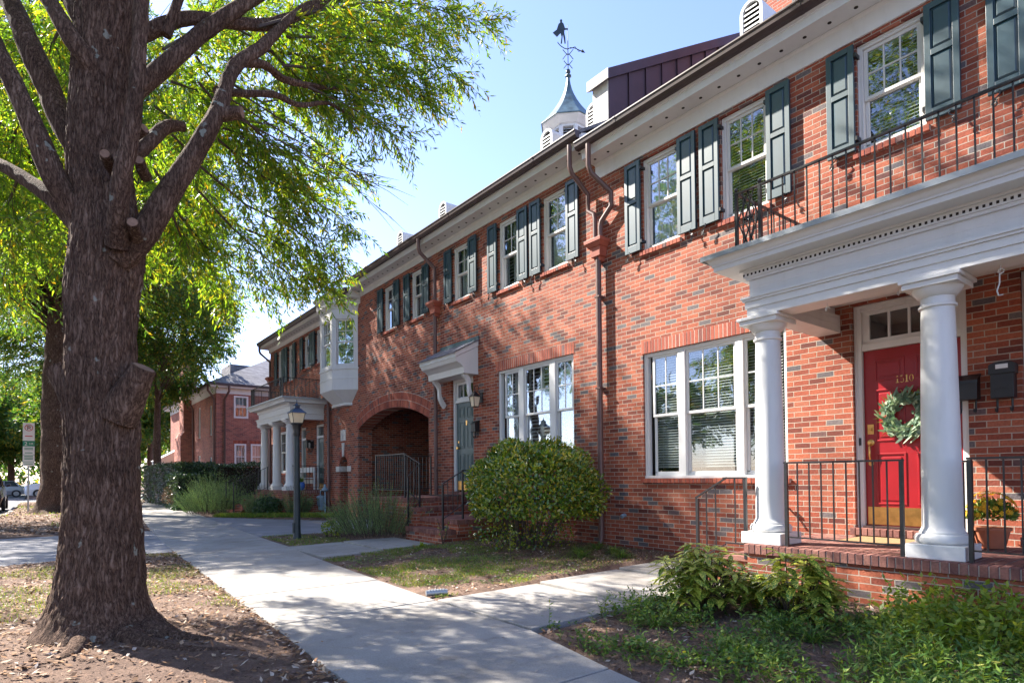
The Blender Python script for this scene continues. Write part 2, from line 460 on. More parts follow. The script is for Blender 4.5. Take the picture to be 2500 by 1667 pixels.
class MB:
    def __init__(self):
        self.v = []; self.f = []; self.mi = []; self.cur = 0
    def add(self, vs, fs):
        o = len(self.v)
        self.v += [tuple(p) for p in vs]
        self.f += [tuple(i + o for i in f) for f in fs]
        self.mi += [self.cur] * len(fs)
        return self
    def box(self, x0, x1, y0, y1, z0, z1):
        if x0 > x1: x0, x1 = x1, x0
        if y0 > y1: y0, y1 = y1, y0
        if z0 > z1: z0, z1 = z1, z0
        return self.add([(x0, y0, z0), (x1, y0, z0), (x1, y1, z0), (x0, y1, z0), (x0, y0, z1), (x1, y0, z1), (x1, y1, z1), (x0, y1, z1)],
                        [(0, 3, 2, 1), (4, 5, 6, 7), (0, 1, 5, 4), (1, 2, 6, 5), (2, 3, 7, 6), (3, 0, 4, 7)])
    def quad(self, a, b, c, d):
        return self.add([a, b, c, d], [(0, 1, 2, 3)])
    def prism(self, poly, axis, a, b):
        """poly: list of 2-D points; axis 'x': (y,z), 'y': (x,z), 'z': (x,y)"""
        n = len(poly)
        def P(p, t):
            return (t, p[0], p[1]) if axis == 'x' else ((p[0], t, p[1]) if axis == 'y' else (p[0], p[1], t))
        ar = sum(poly[i][0] * poly[(i + 1) % n][1] - poly[(i + 1) % n][0] * poly[i][1] for i in range(n))
        flip = (ar > 0) == (axis != 'y')
        if not flip: poly = poly[::-1]
        if a > b: a, b = b, a
        vs = [P(p, a) for p in poly] + [P(p, b) for p in poly]
        fs = [tuple(range(n))[::-1], tuple(range(n, 2 * n))] + [(i, (i + 1) % n, (i + 1) % n + n, i + n) for i in range(n)]
        return self.add(vs, fs)
    def tube(self, pts, rad, n=8, cap=True):
        pts = [Vector(p) for p in pts]
        if isinstance(rad, (int, float)): rad = [rad] * len(pts)
        vs = []; fs = []
        t = (pts[1] - pts[0]).normalized()
        up = Vector((0, 0, 1)) if abs(t.z) < 0.9 else Vector((1, 0, 0))
        s = t.cross(up).normalized()
        for i, p in enumerate(pts):
            if i == 0: t = pts[1] - pts[0]
            elif i == len(pts) - 1: t = pts[-1] - pts[-2]
            else: t = (pts[i + 1] - pts[i]).normalized() + (pts[i] - pts[i - 1]).normalized()
            t = t.normalized()
            s = (s - t * s.dot(t)).normalized()
            w = t.cross(s)
            for k in range(n):
                a = 2 * math.pi * k / n + math.pi / n
                vs.append(p + (s * math.cos(a) + w * math.sin(a)) * rad[i])
        for i in range(len(pts) - 1):
            for k in range(n):
                fs.append((i * n + k, i * n + (k + 1) % n, (i + 1) * n + (k + 1) % n, (i + 1) * n + k))
        if cap:
            fs.append(tuple(range(n))[::-1]); fs.append(tuple(range((len(pts) - 1) * n, len(pts) * n)))
        return self.add(vs, fs)
    def lathe(self, cx, cy, prof, n=32):
        vs = []; fs = []
        for r, z in prof:
            for k in range(n):
                a = 2 * math.pi * k / n + math.pi / n
                vs.append((cx + r * math.cos(a), cy + r * math.sin(a), z))
        m = len(prof)
        for i in range(m - 1):
            for k in range(n):
                fs.append((i * n + k, i * n + (k + 1) % n, (i + 1) * n + (k + 1) % n, (i + 1) * n + k))
        fs.append(tuple(range(n))[::-1]); fs.append(tuple(range((m - 1) * n, m * n)))
        return self.add(vs, fs)
    def build(self, name, m, parent=None, origin=None, smooth=False, bevel=0.0, seg=2):
        og = ORG[parent.name] if parent is not None else Vector(origin or (0, 0, 0))
        me = bpy.data.meshes.new(name)
        me.from_pydata([(p[0] - og[0], p[1] - og[1], p[2] - og[2]) for p in self.v], [], self.f)
        ms = m if isinstance(m, (list, tuple)) else [m]
        for q in ms[1:]: pass
        o = link_mesh(name, me, ms[0], parent, tuple(og))
        for q in ms[1:]: me.materials.append(q)
        if len(ms) > 1:
            me.polygons.foreach_set('material_index', self.mi)
        if smooth:
            me.polygons.foreach_set('use_smooth', [True] * len(me.polygons))
            me.set_sharp_from_angle(angle=R(40))
        me.update()
        if bevel > 0:
            b = o.modifiers.new('bevel', 'BEVEL')
            b.width = bevel; b.segments = seg; b.limit_method = 'ANGLE'; b.angle_limit = R(35)
        return o

def quads_mesh(name, V, nv, m, parent=None, origin=None, extra=None):
    """V: (N*nv,3) array, nv vertices per face (nv in 3,4) one face each"""
    og = ORG[parent.name] if parent is not None else Vector(origin or (0, 0, 0))
    V = np.asarray(V, dtype=np.float32) - np.array(og, dtype=np.float32)
    n = len(V) // nv
    me = bpy.data.meshes.new(name)
    me.vertices.add(len(V)); me.vertices.foreach_set('co', V.ravel())
    me.loops.add(len(V)); me.loops.foreach_set('vertex_index', np.arange(len(V), dtype=np.int32))
    me.polygons.add(n); me.polygons.foreach_set('loop_start', np.arange(0, len(V), nv, dtype=np.int32))
    try: me.polygons.foreach_set('loop_total', np.full(n, nv, dtype=np.int32))
    except Exception: pass
    me.update(calc_edges=True)
    return link_mesh(name, me, m, parent, tuple(og))

def unit(a):
    return a / np.maximum(np.linalg.norm(a, axis=-1, keepdims=True), 1e-9)

def leaf_verts(P, D, L, W, up=None, rg=rng, shape=0.42):
    """P base (N,3), D direction, L length (N,), W width (N,) -> (N*4,3)"""
    D = unit(D)
    if up is None: up = rg.normal(size=P.shape)
    S = unit(np.cross(D, up))
    L = L[:, None]; W = W[:, None]
    mid = P + D * L * shape
    return np.stack([P, mid + S * W * 0.5, P + D * L, mid - S * W * 0.5], axis=1).reshape(-1, 3)

def rand_dirs(n, rg=rng):
    return unit(rg.normal(size=(n, 3)))

def ss(a, b, x):
    t = np.clip((x - a) / (b - a), 0, 1)
    return t * t * (3 - 2 * t)
# ------------------------------------------------------------------ ground, paths, street
SW_L = [(-6, 1.05), (0, 1.38), (3.67, 1.53), (13.73, 1.93), (20, 2.35), (28, 3.0), (36, 4.0), (46, 5.4)]
SW_R = [(-6, 2.3), (1.2, 2.75), (2.5, 2.95), (4.0, 3.27), (5.5, 3.28), (9.6, 3.5), (11.63, 3.72), (14.26, 3.81), (22.6, 4.40), (28, 4.85), (36, 5.7), (46, 7.2)]
def swl(y): return float(np.interp(y, [p[0] for p in SW_L], [p[1] for p in SW_L]))
def swr(y): return float(np.interp(y, [p[0] for p in SW_R], [p[1] for p in SW_R]))
def kx(y): return np.interp(y, [22, 32], [-1.75, -1.0])
def gz(x, y):
    """height of the earth"""
    x = np.asarray(x, float); y = np.asarray(y, float)
    l = np.interp(y, [p[0] for p in SW_L], [p[1] for p in SW_L]); r = np.interp(y, [p[0] for p in SW_R], [p[1] for p in SW_R])
    z = np.where(x < l, -0.012 + 0.035 * ss(0.0, 0.9, l - x), 0.0)
    z = np.where((x >= l) & (x <= r), -0.05, z)
    z = np.where(x > r, -0.012 + 0.10 * ss(0, 3.4, x - r), z)
    walk = ((y > 3.9) & (y < 5.6) & (x > 3) & (x < 7.7)) | ((y > 9.7) & (y < 11.6) & (x > 3) & (x < 6))
    z = np.where(walk, -0.05, z)
    far = np.interp(x, [1.9, 3.8, 4.4, 7.0, 7.75, 30], [17.7, 22.6, 22.6, 17.8, 17.7, 17.7]); near = np.interp(x, [-2, 1.9, 3.8, 7.75, 30], [11.8, 12.4, 14.25, 13.4, 13.4])
    z = np.where((y > near - 0.05) & (y < far + 0.05) & (x > -2), -0.06, z)
    z = np.where((y > near) & (y < far) & (x > 6.5), -0.06 + 0.1 * ss(6.5, 7.7, x) * 0, z)
    mound = 0.10 * np.exp(-(((x - 0.4) / 0.9) ** 2 + ((y - 5.85) / 0.9) ** 2))
    z = z + np.where(x < l, mound, 0)
    lot = ((y > 46.5) & (y < 61) & (x < 6)) | ((y > 46.5) & (y < 61))
    z = np.where(lot, -0.2, z)
    return np.where(x < kx(y), -0.22, z)

def ground():
    xs = np.unique(np.concatenate([[-400, -150, -60, -30, -15, -9], np.arange(-3, 9.01, 0.12), [10, 13, 20, 40, 80, 200, 400]]))
    ys = np.unique(np.concatenate([[-120, -50, -20, -8], np.arange(-3, 26.01, 0.12), np.arange(26, 64, 0.5), [70, 90, 130, 200, 320, 500]]))
    X, Y = np.meshgrid(xs, ys, indexing='ij')
    Z = gz(X, Y)
    nz = np.array([mnoise.noise(Vector((x * 1.7, y * 1.7, 0))) * 0.016 + mnoise.noise(Vector((x * 5, y * 5, 3))) * 0.010 for x, y in zip(X.ravel(), Y.ravel())]).reshape(X.shape)
    Z = Z + np.where(Z > -0.03, nz, 0)
    V = np.stack([X, Y, Z], -1).reshape(-1, 3)
    ny = len(ys)
    f = [(i * ny + j, (i + 1) * ny + j, (i + 1) * ny + j + 1, i * ny + j + 1) for i in range(len(xs) - 1) for j in range(ny - 1)]
    me = bpy.data.meshes.new('ground')
    me.from_pydata(V.tolist(), [], f)
    me.polygons.foreach_set('use_smooth', [True] * len(f))
    o = link_mesh('ground', me, MT['soil'])
    tag(o, kind='structure')
ground()

def slabs():
    b = MB()
    js = [-6, -4.5, -3.0, -1.6, -0.2, 1.25, 2.82, 3.96, 5.54, 7.1, 8.65, 10.2, 11.75, 13.3, 14.9, 16.5, 18.1, 19.7, 21.3, 23, 24.6, 26.2, 27.8, 29.5, 31.2, 33, 34.8, 36.6, 38.5, 40.5, 42.5, 44.5, 46]
    g = 0.007
    for a, c in zip(js[:-1], js[1:]):
        dz = 0.004 * math.sin(a * 7.3)
        ya, yc = a + g, c - g
        b.prism([(swl(ya), ya), (swr(ya) - g, ya), (swr(yc) - g, yc), (swl(yc), yc)], 'z', -0.12, dz)
    return b
tag(slabs().build('sidewalk', MT['concrete'], bevel=0.006), kind='structure')
def walkways():
    b = MB(); g = 0.007
    for x0, x1 in ((3.28, 4.7), (4.7, 6.1), (6.1, 7.6)):
        b.prism([(x0 + g, 3.96 + g), (x1 - g, 3.99), (x1 - g, 5.56), (x0 + g, 5.52)], 'z', -0.12, 0.006 + 0.02 * (x0 - 3.28))
    o = b.build('walkway', MT['concrete'], bevel=0.006); tag(o, kind='structure')
    b = MB()
    for x0, x1 in ((3.62, 4.75), (4.75, 5.88)):
        y0 = 9.7 if x0 < 4 else 9.85
        b.prism([(x0 + g, y0), (x1 - g, y0 + 0.12), (x1 - g, 11.72), (x0 + g, 11.62)], 'z', -0.12, 0.006 + 0.02 * (x0 - 3.6))
    o = b.build('walkway', MT['concrete'], bevel=0.006); tag(o, kind='structure')
walkways()
def driveway():
    b = MB()
    b.prism([(-1.9, 11.3), (-0.6, 11.85), (swl(12.3) - 0.012, 12.35), (swl(17.7) - 0.012, 17.7), (-0.6, 17.9), (-1.9, 18.5)], 'z', -0.14, -0.004)
    b.prism([(3.83, 14.27), (5.9, 14.1), (7.75, 13.42), (17.0, 13.42), (17.0, 17.75), (7.75, 17.75), (7.0, 17.9), (4.42, 22.6), (swr(20) + 0.012, 20.0)], 'z', -0.14, -0.008)
    tag(b.build('driveway', MT['drive'], bevel=0.005), kind='structure')
driveway()
def street():
    b = MB()
    b.prism([(-10.5, -60), (-1.93, -60), (-1.93, 22), (-1.18, 32), (-1.18, 46.8), (60, 46.8), (60, 60.5), (-1.18, 60.5), (-1.18, 220), (-10.5, 220), (-10.5, 60.5), (-60, 60.5), (-60, 46.8), (-10.5, 46.8)], 'z', -0.3, -0.16)
    tag(b.build('street', MT['asphalt']), kind='structure')
    b = MB()
    for y0, y1 in ((-60, 11.3), (18.5, 45.5)):
        y = y0
        while y < y1 - 0.1:
            e = min(y + 3.0, y1)
            k0, k1 = float(kx(y)), float(kx(e)); b.prism([(k0 - 0.18, y + 0.006), (k0 - 0.02, y + 0.006), (k1 - 0.02, e - 0.006), (k1 - 0.18, e - 0.006)], 'z', -0.3, -0.015)
            y = e
    b.box(-10.66, -10.5, -60, 46.8, -0.3, -0.02)
    tag(b.build('kerb', MT['concrete'], bevel=0.015), kind='structure')
street()

# ------------------------------------------------------------------ building helpers
XW = 7.75

def wall_x(b, x, y0, y1, z0, z1, holes, depth=0.1, skip_bottom=()):
    """front face at x looking to -X, rectangular holes (ya,yb,za,zb) with reveals going to +X"""
    ys = sorted({y0, y1, *[h[0] for h in holes], *[h[1] for h in holes]})
    zs = sorted({z0, z1, *[h[2] for h in holes], *[h[3] for h in holes]})
    ys = [v for v in ys if y0 <= v <= y1]; zs = [v for v in zs if z0 <= v <= z1]
    for a, c in zip(ys[:-1], ys[1:]):
        for d, e in zip(zs[:-1], zs[1:]):
            my, mz = (a + c) / 2, (d + e) / 2
            if any(h[0] < my < h[1] and h[2] < mz < h[3] for h in holes): continue
            b.quad((x, a, d), (x, a, e), (x, c, e), (x, c, d))
    for h in holes:
        dp = h[4] if len(h) > 4 else depth
        ya, yb, za, zb = h[:4]; X2 = x + dp
        b.quad((x, ya, za), (X2, ya, za), (X2, ya, zb), (x, ya, zb))
        b.quad((x, yb, za), (x, yb, zb), (X2, yb, zb), (X2, yb, za))
        b.quad((x, ya, zb), (X2, ya, zb), (X2, yb, zb), (x, yb, zb))
        b.quad((x, ya, za), (x, yb, za), (X2, yb, za), (X2, ya, za))

def soldier(b, x0, x1, ya, yb, z0, z1, w=0.0677, g=0.009):
    """row of upright brick units with mortar gaps along Y"""
    n = max(1, round((yb - ya) / w)); w = (yb - ya) / n
    for i in range(n):
        j = random.uniform(-0.002, 0.002)
        b.box(x0 + j, x1, ya + i * w + g / 2, ya + (i + 1) * w - g / 2, z0, z1)

def window(house, ya, yb, za, zb, x=XW, sashes=None, cols=3, rows=2, blinds='blind', lower=True, meet=0.5, m='white', glass='glass', sill=True, sill_ext=0.04, blind_low=0.0, sillz=0.07):
    """double hung window(s) in an opening; x is the wall face"""
    xc = x + 0.045
    b = MB()
    t = 0.055
    b.box(xc, xc + 0.10, ya + 0.002, ya + t, za, zb - t); b.box(xc, xc + 0.10, yb - t, yb - 0.002, za, zb - t)
    b.box(xc, xc + 0.10, ya + 0.002, yb - 0.002, zb - t, zb - 0.002)
    b.box(xc - 0.03, xc + 0.10, ya + 0.002, yb - 0.002, za + 0.001, za + 0.045)
    b.box(xc - 0.012, xc, ya + 0.002, ya + 0.02, za + 0.045, zb - 0.002); b.box(xc - 0.012, xc, yb - 0.02, yb - 0.002, za + 0.045, zb - 0.002)
    b.box(xc - 0.012, xc, ya + 0.02, yb - 0.02, zb - 0.022, zb - 0.002)
    ss_ = sashes or [(ya + t, yb - t, cols)]
    for (p, q) in zip(ss_[:-1], ss_[1:]):          # mullions between sashes (list runs from low y to high y)
        b.box(xc - 0.004, xc + 0.10, p[1], q[0], za + 0.045, zb - t)
    w = b.build('window', MT[m], house, bevel=0.004)
    for s0, s1, nc in ss_:
        zm = za + 0.045 + (zb - za - 0.1) * meet
        zt = zb - t
        fr = 0.042
        # upper sash (outer), lower sash (inner)
        for k, (z0, z1, xo) in enumerate(((zm - 0.02, zt, xc + 0.025), (za + 0.046, zm + 0.018, xc + 0.06))):
            s = MB()
            a, c = s0 + 0.003, s1 - 0.003
            s.box(xo, xo + 0.033, a, a + fr, z0 + fr, z1 - fr); s.box(xo, xo + 0.033, c - fr, c, z0 + fr, z1 - fr)
            s.box(xo, xo + 0.033, a, c, z1 - fr, z1); s.box(xo, xo + 0.033, a, c, z0, z0 + fr + (0.02 if k else 0))
            if k == 0:
                mt = 0.018
                for i in range(1, nc):
                    yy = a + fr + (c - a - 2 * fr) * i / nc
                    s.box(xo + 0.006, xo + 0.026, yy - mt / 2, yy + mt / 2, z0 + fr, z1 - fr)
                for i in range(1, rows):
                    zz = z0 + fr + (z1 - z0 - 2 * fr) * i / rows
                    s.box(xo + 0.004, xo + 0.028, a + fr, c - fr, zz - mt / 2, zz + mt / 2)
            so = s.build('sash', MT[m], w, bevel=0.003, seg=1)
            MB().box(xo + 0.014, xo + 0.018, a + fr * 0.8, c - fr * 0.8, z0 + fr * 0.8, z1 - fr * 0.8).build('pane', MT[glass], w)
        if blinds == 'blind':
            s = MB()
            z = zt - 0.04
            while z > za + 0.08 + blind_low:
                s.add([(xc + 0.125, s0 + 0.01, z), (xc + 0.155, s0 + 0.01, z + 0.030), (xc + 0.155, s1 - 0.01, z + 0.030), (xc + 0.125, s1 - 0.01, z)], [(0, 1, 2, 3)])
                z -= 0.042
            for yy in (s0 + (s1 - s0) * 0.2, s1 - (s1 - s0) * 0.2):
                s.box(xc + 0.143, xc + 0.146, yy - 0.002, yy + 0.002, za + 0.08 + blind_low, zt)
            s.box(xc + 0.12, xc + 0.17, s0 + 0.005, s1 - 0.005, zt - 0.03, zt)
            s.build('blind', MT['white_shaded'], w)
        elif blinds == 'curtain':
            s = MB(); n = 24
            pts = [(xc + 0.17 + 0.02 * math.sin(i * 1.9), s0 + (s1 - s0) * i / n) for i in range(n + 1)]
            for (p, q) in zip(pts[:-1], pts[1:]):
                s.quad((p[0], p[1], za + 0.05), (p[0], p[1], zt), (q[0], q[1], zt), (q[0], q[1], za + 0.05))
            s.build('curtain', MT['curtain'], w)
        elif blinds == 'shutters':
            s = MB(); z = za + 0.1
            hw = (s1 - s0) / 2
            for c0, c1 in ((s0, s0 + hw), (s0 + hw, s1)):
                s.box(xc + 0.14, xc + 0.17, c0 + 0.002, c0 + 0.05, za + 0.06, zt); s.box(xc + 0.14, xc + 0.17, c1 - 0.05, c1 - 0.002, za + 0.06, zt)
                zz = za + 0.1
                while zz < zt - 0.05:
                    s.add([(xc + 0.12, c0 + 0.05, zz), (xc + 0.18, c0 + 0.05, zz + 0.045), (xc + 0.18, c1 - 0.05, zz + 0.045), (xc + 0.12, c1 - 0.05, zz)], [(0, 1, 2, 3)])
                    zz += 0.075
            s.build('interior_shutter', MT['white_shaded'], w)
    if sill:
        s = MB()
        soldier(s, x - 0.05, x + 0.05, ya - sill_ext, yb + sill_ext, za - sillz, za - 0.004)
        s.cur = 1
        s.box(x - 0.042, x + 0.05, ya - sill_ext + 0.004, yb + sill_ext - 0.004, za - sillz + 0.004, za - 0.010)
        s.build('sill', [MT['unit'], MT['mortar']], w, bevel=0.002, seg=1)
    # dark room behind
    r = MB()
    X2 = x + 1.6
    r.quad((x + 0.22, ya, za), (x + 0.22, ya, zb), (X2, ya, zb), (X2, ya, za)); r.quad((x + 0.22, yb, za), (X2, yb, za), (X2, yb, zb), (x + 0.22, yb, zb))
    r.quad((X2, ya, za), (X2, ya, zb), (X2, yb, zb), (X2, yb, za)); r.quad((x + 0.1, ya, za), (X2, ya, za), (X2, yb, za), (x + 0.1, yb, za)); r.quad((x + 0.1, ya, zb), (x + 0.1, yb, zb), (X2, yb, zb), (X2, ya, zb))
    r.build('interior', MT['dark'], w)
    return w

def dog(b, y, z, s=1):
    """S-shaped iron shutter holder"""
    x = XW - 0.085
    pts = [(x + 0.02, y, z + 0.02)]
    for i in range(9):
        a = i / 8 * math.pi * 1.55
        pts.append((x, y + s * (0.030 - 0.030 * math.cos(a)) - s * 0.01, z - 0.02 - 0.075 * (i / 8) - 0.012 * math.sin(a)))
    c = (y + s * 0.042, z - 0.115)
    for i in range(9):
        a = -0.4 + i / 8 * math.pi * 1.7
        pts.append((x, c[0] - s * 0.030 * math.sin(a) * (1 - i * 0.05), c[1] - 0.028 * math.cos(a) * (1 - i * 0.05) * 1.0))
    b.tube(pts, 0.0075, 5)
    b.tube([(XW, y, z + 0.012), (x, y, z + 0.012)], 0.008, 5)

def shutter(house, ya, yb, za, zb, hinge, x=XW):
    """raised-panel shutter; hinge = +1 when the window is on its high-y side"""
    b = MB(); t = 0.038
    xf = x - 0.075                  # front face
    w = yb - ya; st = 0.062 if w > 0.3 else 0.052
    b.box(xf, xf + t, ya, ya + st, za, zb); b.box(xf, xf + t, yb - st, yb, za, zb)
    rails = [(za, za + 0.115), (za + (zb - za) * 0.545, za + (zb - za) * 0.545 + 0.065), (zb - 0.07, zb)]
    for r0_, r1_ in rails: b.box(xf + 0.0005, xf + t, ya + st, yb - st, r0_, r1_)
    o = b.build('shutter', MT['green'], house, bevel=0.003)
    for (p, q) in ((rails[0][1], rails[1][0]), (rails[1][1], rails[2][0])):
        b = MB(); y0, y1 = ya + st, yb - st
        e = 0.020
        xb, xm = xf + 0.024, xf + 0.007
        outer = [(xb, y0, p), (xb, y0, q), (xb, y1, q), (xb, y1, p)]
        k = 0.012
        o1 = [(xb, y0 + k, p + k), (xb, y0 + k, q - k), (xb, y1 - k, q - k), (xb, y1 - k, p + k)]
        inner = [(xm, y0 + k + e, p + k + e), (xm, y0 + k + e, q - k - e), (xm, y1 - k - e, q - k - e), (xm, y1 - k - e, p + k + e)]
        fs = [(i, (i + 1) % 4, (i + 1) % 4 + 4, i + 4) for i in range(4)] + [(i + 4, (i + 1) % 4 + 4, (i + 1) % 4 + 8, i + 8) for i in range(4)] + [(8, 9, 10, 11)]
        b.add(outer + o1 + inner, fs)
        b.build('panel', MT['green'], o)
    h = MB()
    dog(h, (ya + w * 0.28) if hinge > 0 else (yb - w * 0.30), za, 1 if hinge < 0 else -1)
    h.build('shutter_dog', MT['iron'], o)
    h = MB()
    yh = yb if hinge > 0 else ya
    for zz in (za + 0.12, zb - 0.16):
        h.box(xf + 0.004, x + 0.05, yh - 0.006 if hinge > 0 else yh - 0.03, yh + 0.03 if hinge > 0 else yh + 0.006, zz, zz + 0.05)
    h.build('hinge', MT['iron'], o)
    return o

def eave(house, ya, yb, zf, zs, zg, wallx=XW, end_hi=True, end_lo=True):
    """frieze bottom zf, soffit zs, gutter lip zg"""
    xs = XW - 0.34
    b = MB()
    b.box(XW - 0.028, XW + 0.05, ya, yb, zf, zs)                       # frieze board
    b.prism([(XW - 0.028, zs - 0.05), (XW - 0.055, zs - 0.012), (XW - 0.055, zs), (XW - 0.028, zs)], 'y', ya, yb)
    b.box(xs, XW - 0.029, ya, yb, zs + 0.001, zs + 0.02)                      # soffit
    b.build('frieze', MT['white'], house, bevel=0.003)
    b = MB()
    b.prism([(xs - 0.002, zs - 0.012), (xs - 0.022, zs - 0.012), (xs - 0.022, zs + 0.09), (xs - 0.045, zs + 0.10), (xs - 0.045, zs + 0.125), (xs - 0.06, zs + 0.135), (xs - 0.06, zg - 0.02), (xs - 0.002, zg - 0.02)], 'y', ya, yb)
    # boxed ends
    for e, yy in ((end_lo, ya), (end_hi, yb)):
        if e:
            b.prism([(xs - 0.001, zs - 0.010), (XW + 0.3, zs - 0.010), (XW + 0.3, zg + 0.2), (xs - 0.001, zg)], 'y', yy - 0.012, yy + 0.012)
    b.build('fascia', MT['white'], house, bevel=0.002, seg=1)
    y = ya + 0.2; first = None
    while y < yb - 0.1:
        if first is None:
            v = MB(); v.lathe(xs + 0.16, y, [(0.024, zs - 0.004), (0.024, zs + 0.0005)], 10); first = v.build('soffit_vent', MT['void'], house); y0 = y
        else:
            o = first.copy(); C.objects.link(o); o.parent = house; o.location = (0, y - y0, 0); ORG[o.name] = ORG[house.name]
        y += 0.305
    # K-style gutter
    xg = xs - 0.064
    pr = [(xg, zg), (xg, zg - 0.13), (xg - 0.075, zg - 0.13), (xg - 0.105, zg - 0.085), (xg - 0.115, zg - 0.03), (xg - 0.127, zg - 0.018), (xg - 0.127, zg), (xg - 0.117, zg), (xg - 0.117, zg - 0.01), (xg - 0.105, zg - 0.028), (xg - 0.094, zg - 0.084), (xg - 0.07, zg - 0.12), (xg - 0.01, zg - 0.12), (xg - 0.01, zg)]
    g = MB()
    for i in range(len(pr)):
        p, q = pr[i], pr[(i + 1) % len(pr)]
        g.quad((p[0], ya - 0.03, p[1]), (q[0], ya - 0.03, q[1]), (q[0], yb + 0.03, q[1]), (p[0], yb + 0.03, p[1]))
    cap = [(xg, zg), (xg, zg - 0.13), (xg - 0.075, zg - 0.13), (xg - 0.105, zg - 0.085), (xg - 0.115, zg - 0.03), (xg - 0.127, zg - 0.018), (xg - 0.127, zg)]
    g.prism(cap, 'y', ya - 0.034, ya - 0.030); g.prism(cap, 'y', yb + 0.030, yb + 0.034)
    y = ya + 1.1
    while y < yb:
        g.prism([(a - (0.004 if a < xg - 0.01 else 0), c - (0.003 if c < zg - 0.1 else 0)) for a, c in cap], 'y', y, y + 0.05); y += 3.0
    g.build('gutter', MT['brown'], house)
    return xg

def roof(house, ya, yb, zg, slope=0.6, ridge_x=12.75, ends='gable', back=18.1):
    xe = XW - 0.42
    zr = zg + 0.03 + slope * (ridge_x - xe)
    b = MB(); t = 0.06
    for x0, z0, x1, z1 in ((xe, zg + 0.02, ridge_x, zr), (back, zg + 0.02, ridge_x, zr)):
        b.add([(x0, ya, z0), (x1, ya, z1), (x1, yb, z1), (x0, yb, z0), (x0, ya, z0 - t), (x1, ya, z1 - t), (x1, yb, z1 - t), (x0, yb, z0 - t)],
              [(0, 1, 2, 3), (7, 6, 5, 4), (0, 4, 5, 1), (2, 6, 7, 3), (0, 3, 7, 4)])
    return b.build('roof', MT['shingle'], house)

def roof_vent(parent, y, xb, zb, w=0.34, h=0.62, depth=0.9):
    """half-round louvred roof vent facing the street"""
    b = MB(); n = 14
    prof = [(-w / 2, 0)] + [(-w / 2 * math.cos(math.pi * i / n), h - w / 2 + w / 2 * math.sin(math.pi * i / n)) for i in range(n + 1)] + [(w / 2, 0)]
    vs = [(xb, y + p[0], zb + p[1]) for p in prof] + [(xb + depth, y + p[0], zb + p[1]) for p in prof]
    m = len(prof)
    b.add(vs, [(i, i + 1, i + 1 + m, i + m) for i in range(m - 1)])
    ri = w / 2 - 0.045
    pi = [(-ri, 0)] + [(-ri * math.cos(math.pi * i / n), h - w / 2 + ri * math.sin(math.pi * i / n)) for i in range(n + 1)] + [(ri, 0)]
    b.add([(xb - 0.02, y + p[0], zb + p[1]) for p in prof] + [(xb - 0.02, y + p[0], zb + p[1]) for p in pi] + [(xb + 0.03, y + p[0], zb + p[1]) for p in pi],
          [(i, i + 1, i + 1 + m, i + m) for i in range(m - 1)] + [(i + m, i + 1 + m, i + 1 + 2 * m, i + 2 * m) for i in range(m - 1)])
    b.add([(xb - 0.02, y + p[0], zb + p[1]) for p in prof] + [(xb, y + p[0], zb + p[1]) for p in prof], [(i, i + m, i + 1 + m, i + 1) for i in range(m - 1)])
    o = b.build('roof_vent', MT['white'], parent, smooth=True)
    l = MB(); z = zb + 0.02
    while z < zb + h - 0.08:
        dz = z + 0.03 - (zb + h - w / 2)
        hw = ri if dz < 0 else math.sqrt(max(ri * ri - dz * dz, 0.0004))
        l.add([(xb - 0.012, y - hw, z), (xb + 0.035, y - hw, z + 0.042), (xb + 0.035, y + hw, z + 0.042), (xb - 0.012, y + hw, z),
               (xb - 0.012, y - hw, z - 0.026), (xb + 0.041, y - hw, z + 0.016), (xb + 0.041, y + hw, z + 0.016), (xb - 0.012, y + hw, z - 0.026)],
              [(0, 1, 2, 3), (7, 6, 5, 4), (0, 3, 7, 4)])
        z += 0.072
    l.build('louvre', MT['white'], o)
    v = MB(); v.add([(xb + 0.06, y + p[0] * 0.98, zb + p[1] * 0.99) for p in pi], [tuple(range(m))])
    v.build('backing', MT['void'], o)
    return o

def column(house, cx, cy, z0, z1, rb=0.155, rt=0.128, pl=0.45):
    h = z1 - z0
    b = MB(); b.box(cx - pl / 2, cx + pl / 2, cy - pl / 2, cy + pl / 2, z0, z0 + 0.125)
    base = b.build('column', MT['white'], house, bevel=0.006)
    zb = z0 + 0.125; zt = z1 - 0.26
    prof = [(rb + 0.035, zb), (rb + 0.058, zb + 0.02), (rb + 0.062, zb + 0.05), (rb + 0.045, zb + 0.082), (rb + 0.022, zb + 0.088), (rb + 0.022, zb + 0.105), (rb + 0.012, zb + 0.115), (rb, zb + 0.15)]
    for i in range(1, 11):
        t = i / 10
        prof.append((rb + (rt - rb) * (t ** 1.5), zb + 0.15 + (zt - zb - 0.15) * t))
    prof += [(rt + 0.018, zt + 0.006), (rt + 0.02, zt + 0.026), (rt + 0.004, zt + 0.034), (rt + 0.002, zt + 0.095), (rt + 0.018, zt + 0.10), (rt + 0.035, zt + 0.12), (rt + 0.062, zt + 0.155), (rt + 0.068, zt + 0.175)]
    MB().lathe(cx, cy, prof, 40).build('shaft', MT['white'], base, smooth=True)
    a = rt + 0.085
    b = MB(); b.box(cx - a, cx + a, cy - a, cy + a, zt + 0.175, zt + 0.225); a += 0.022; b.box(cx - a, cx + a, cy - a, cy + a, zt + 0.225, z1)
    b.build('capital', MT['white'], base, bevel=0.004)
    return base

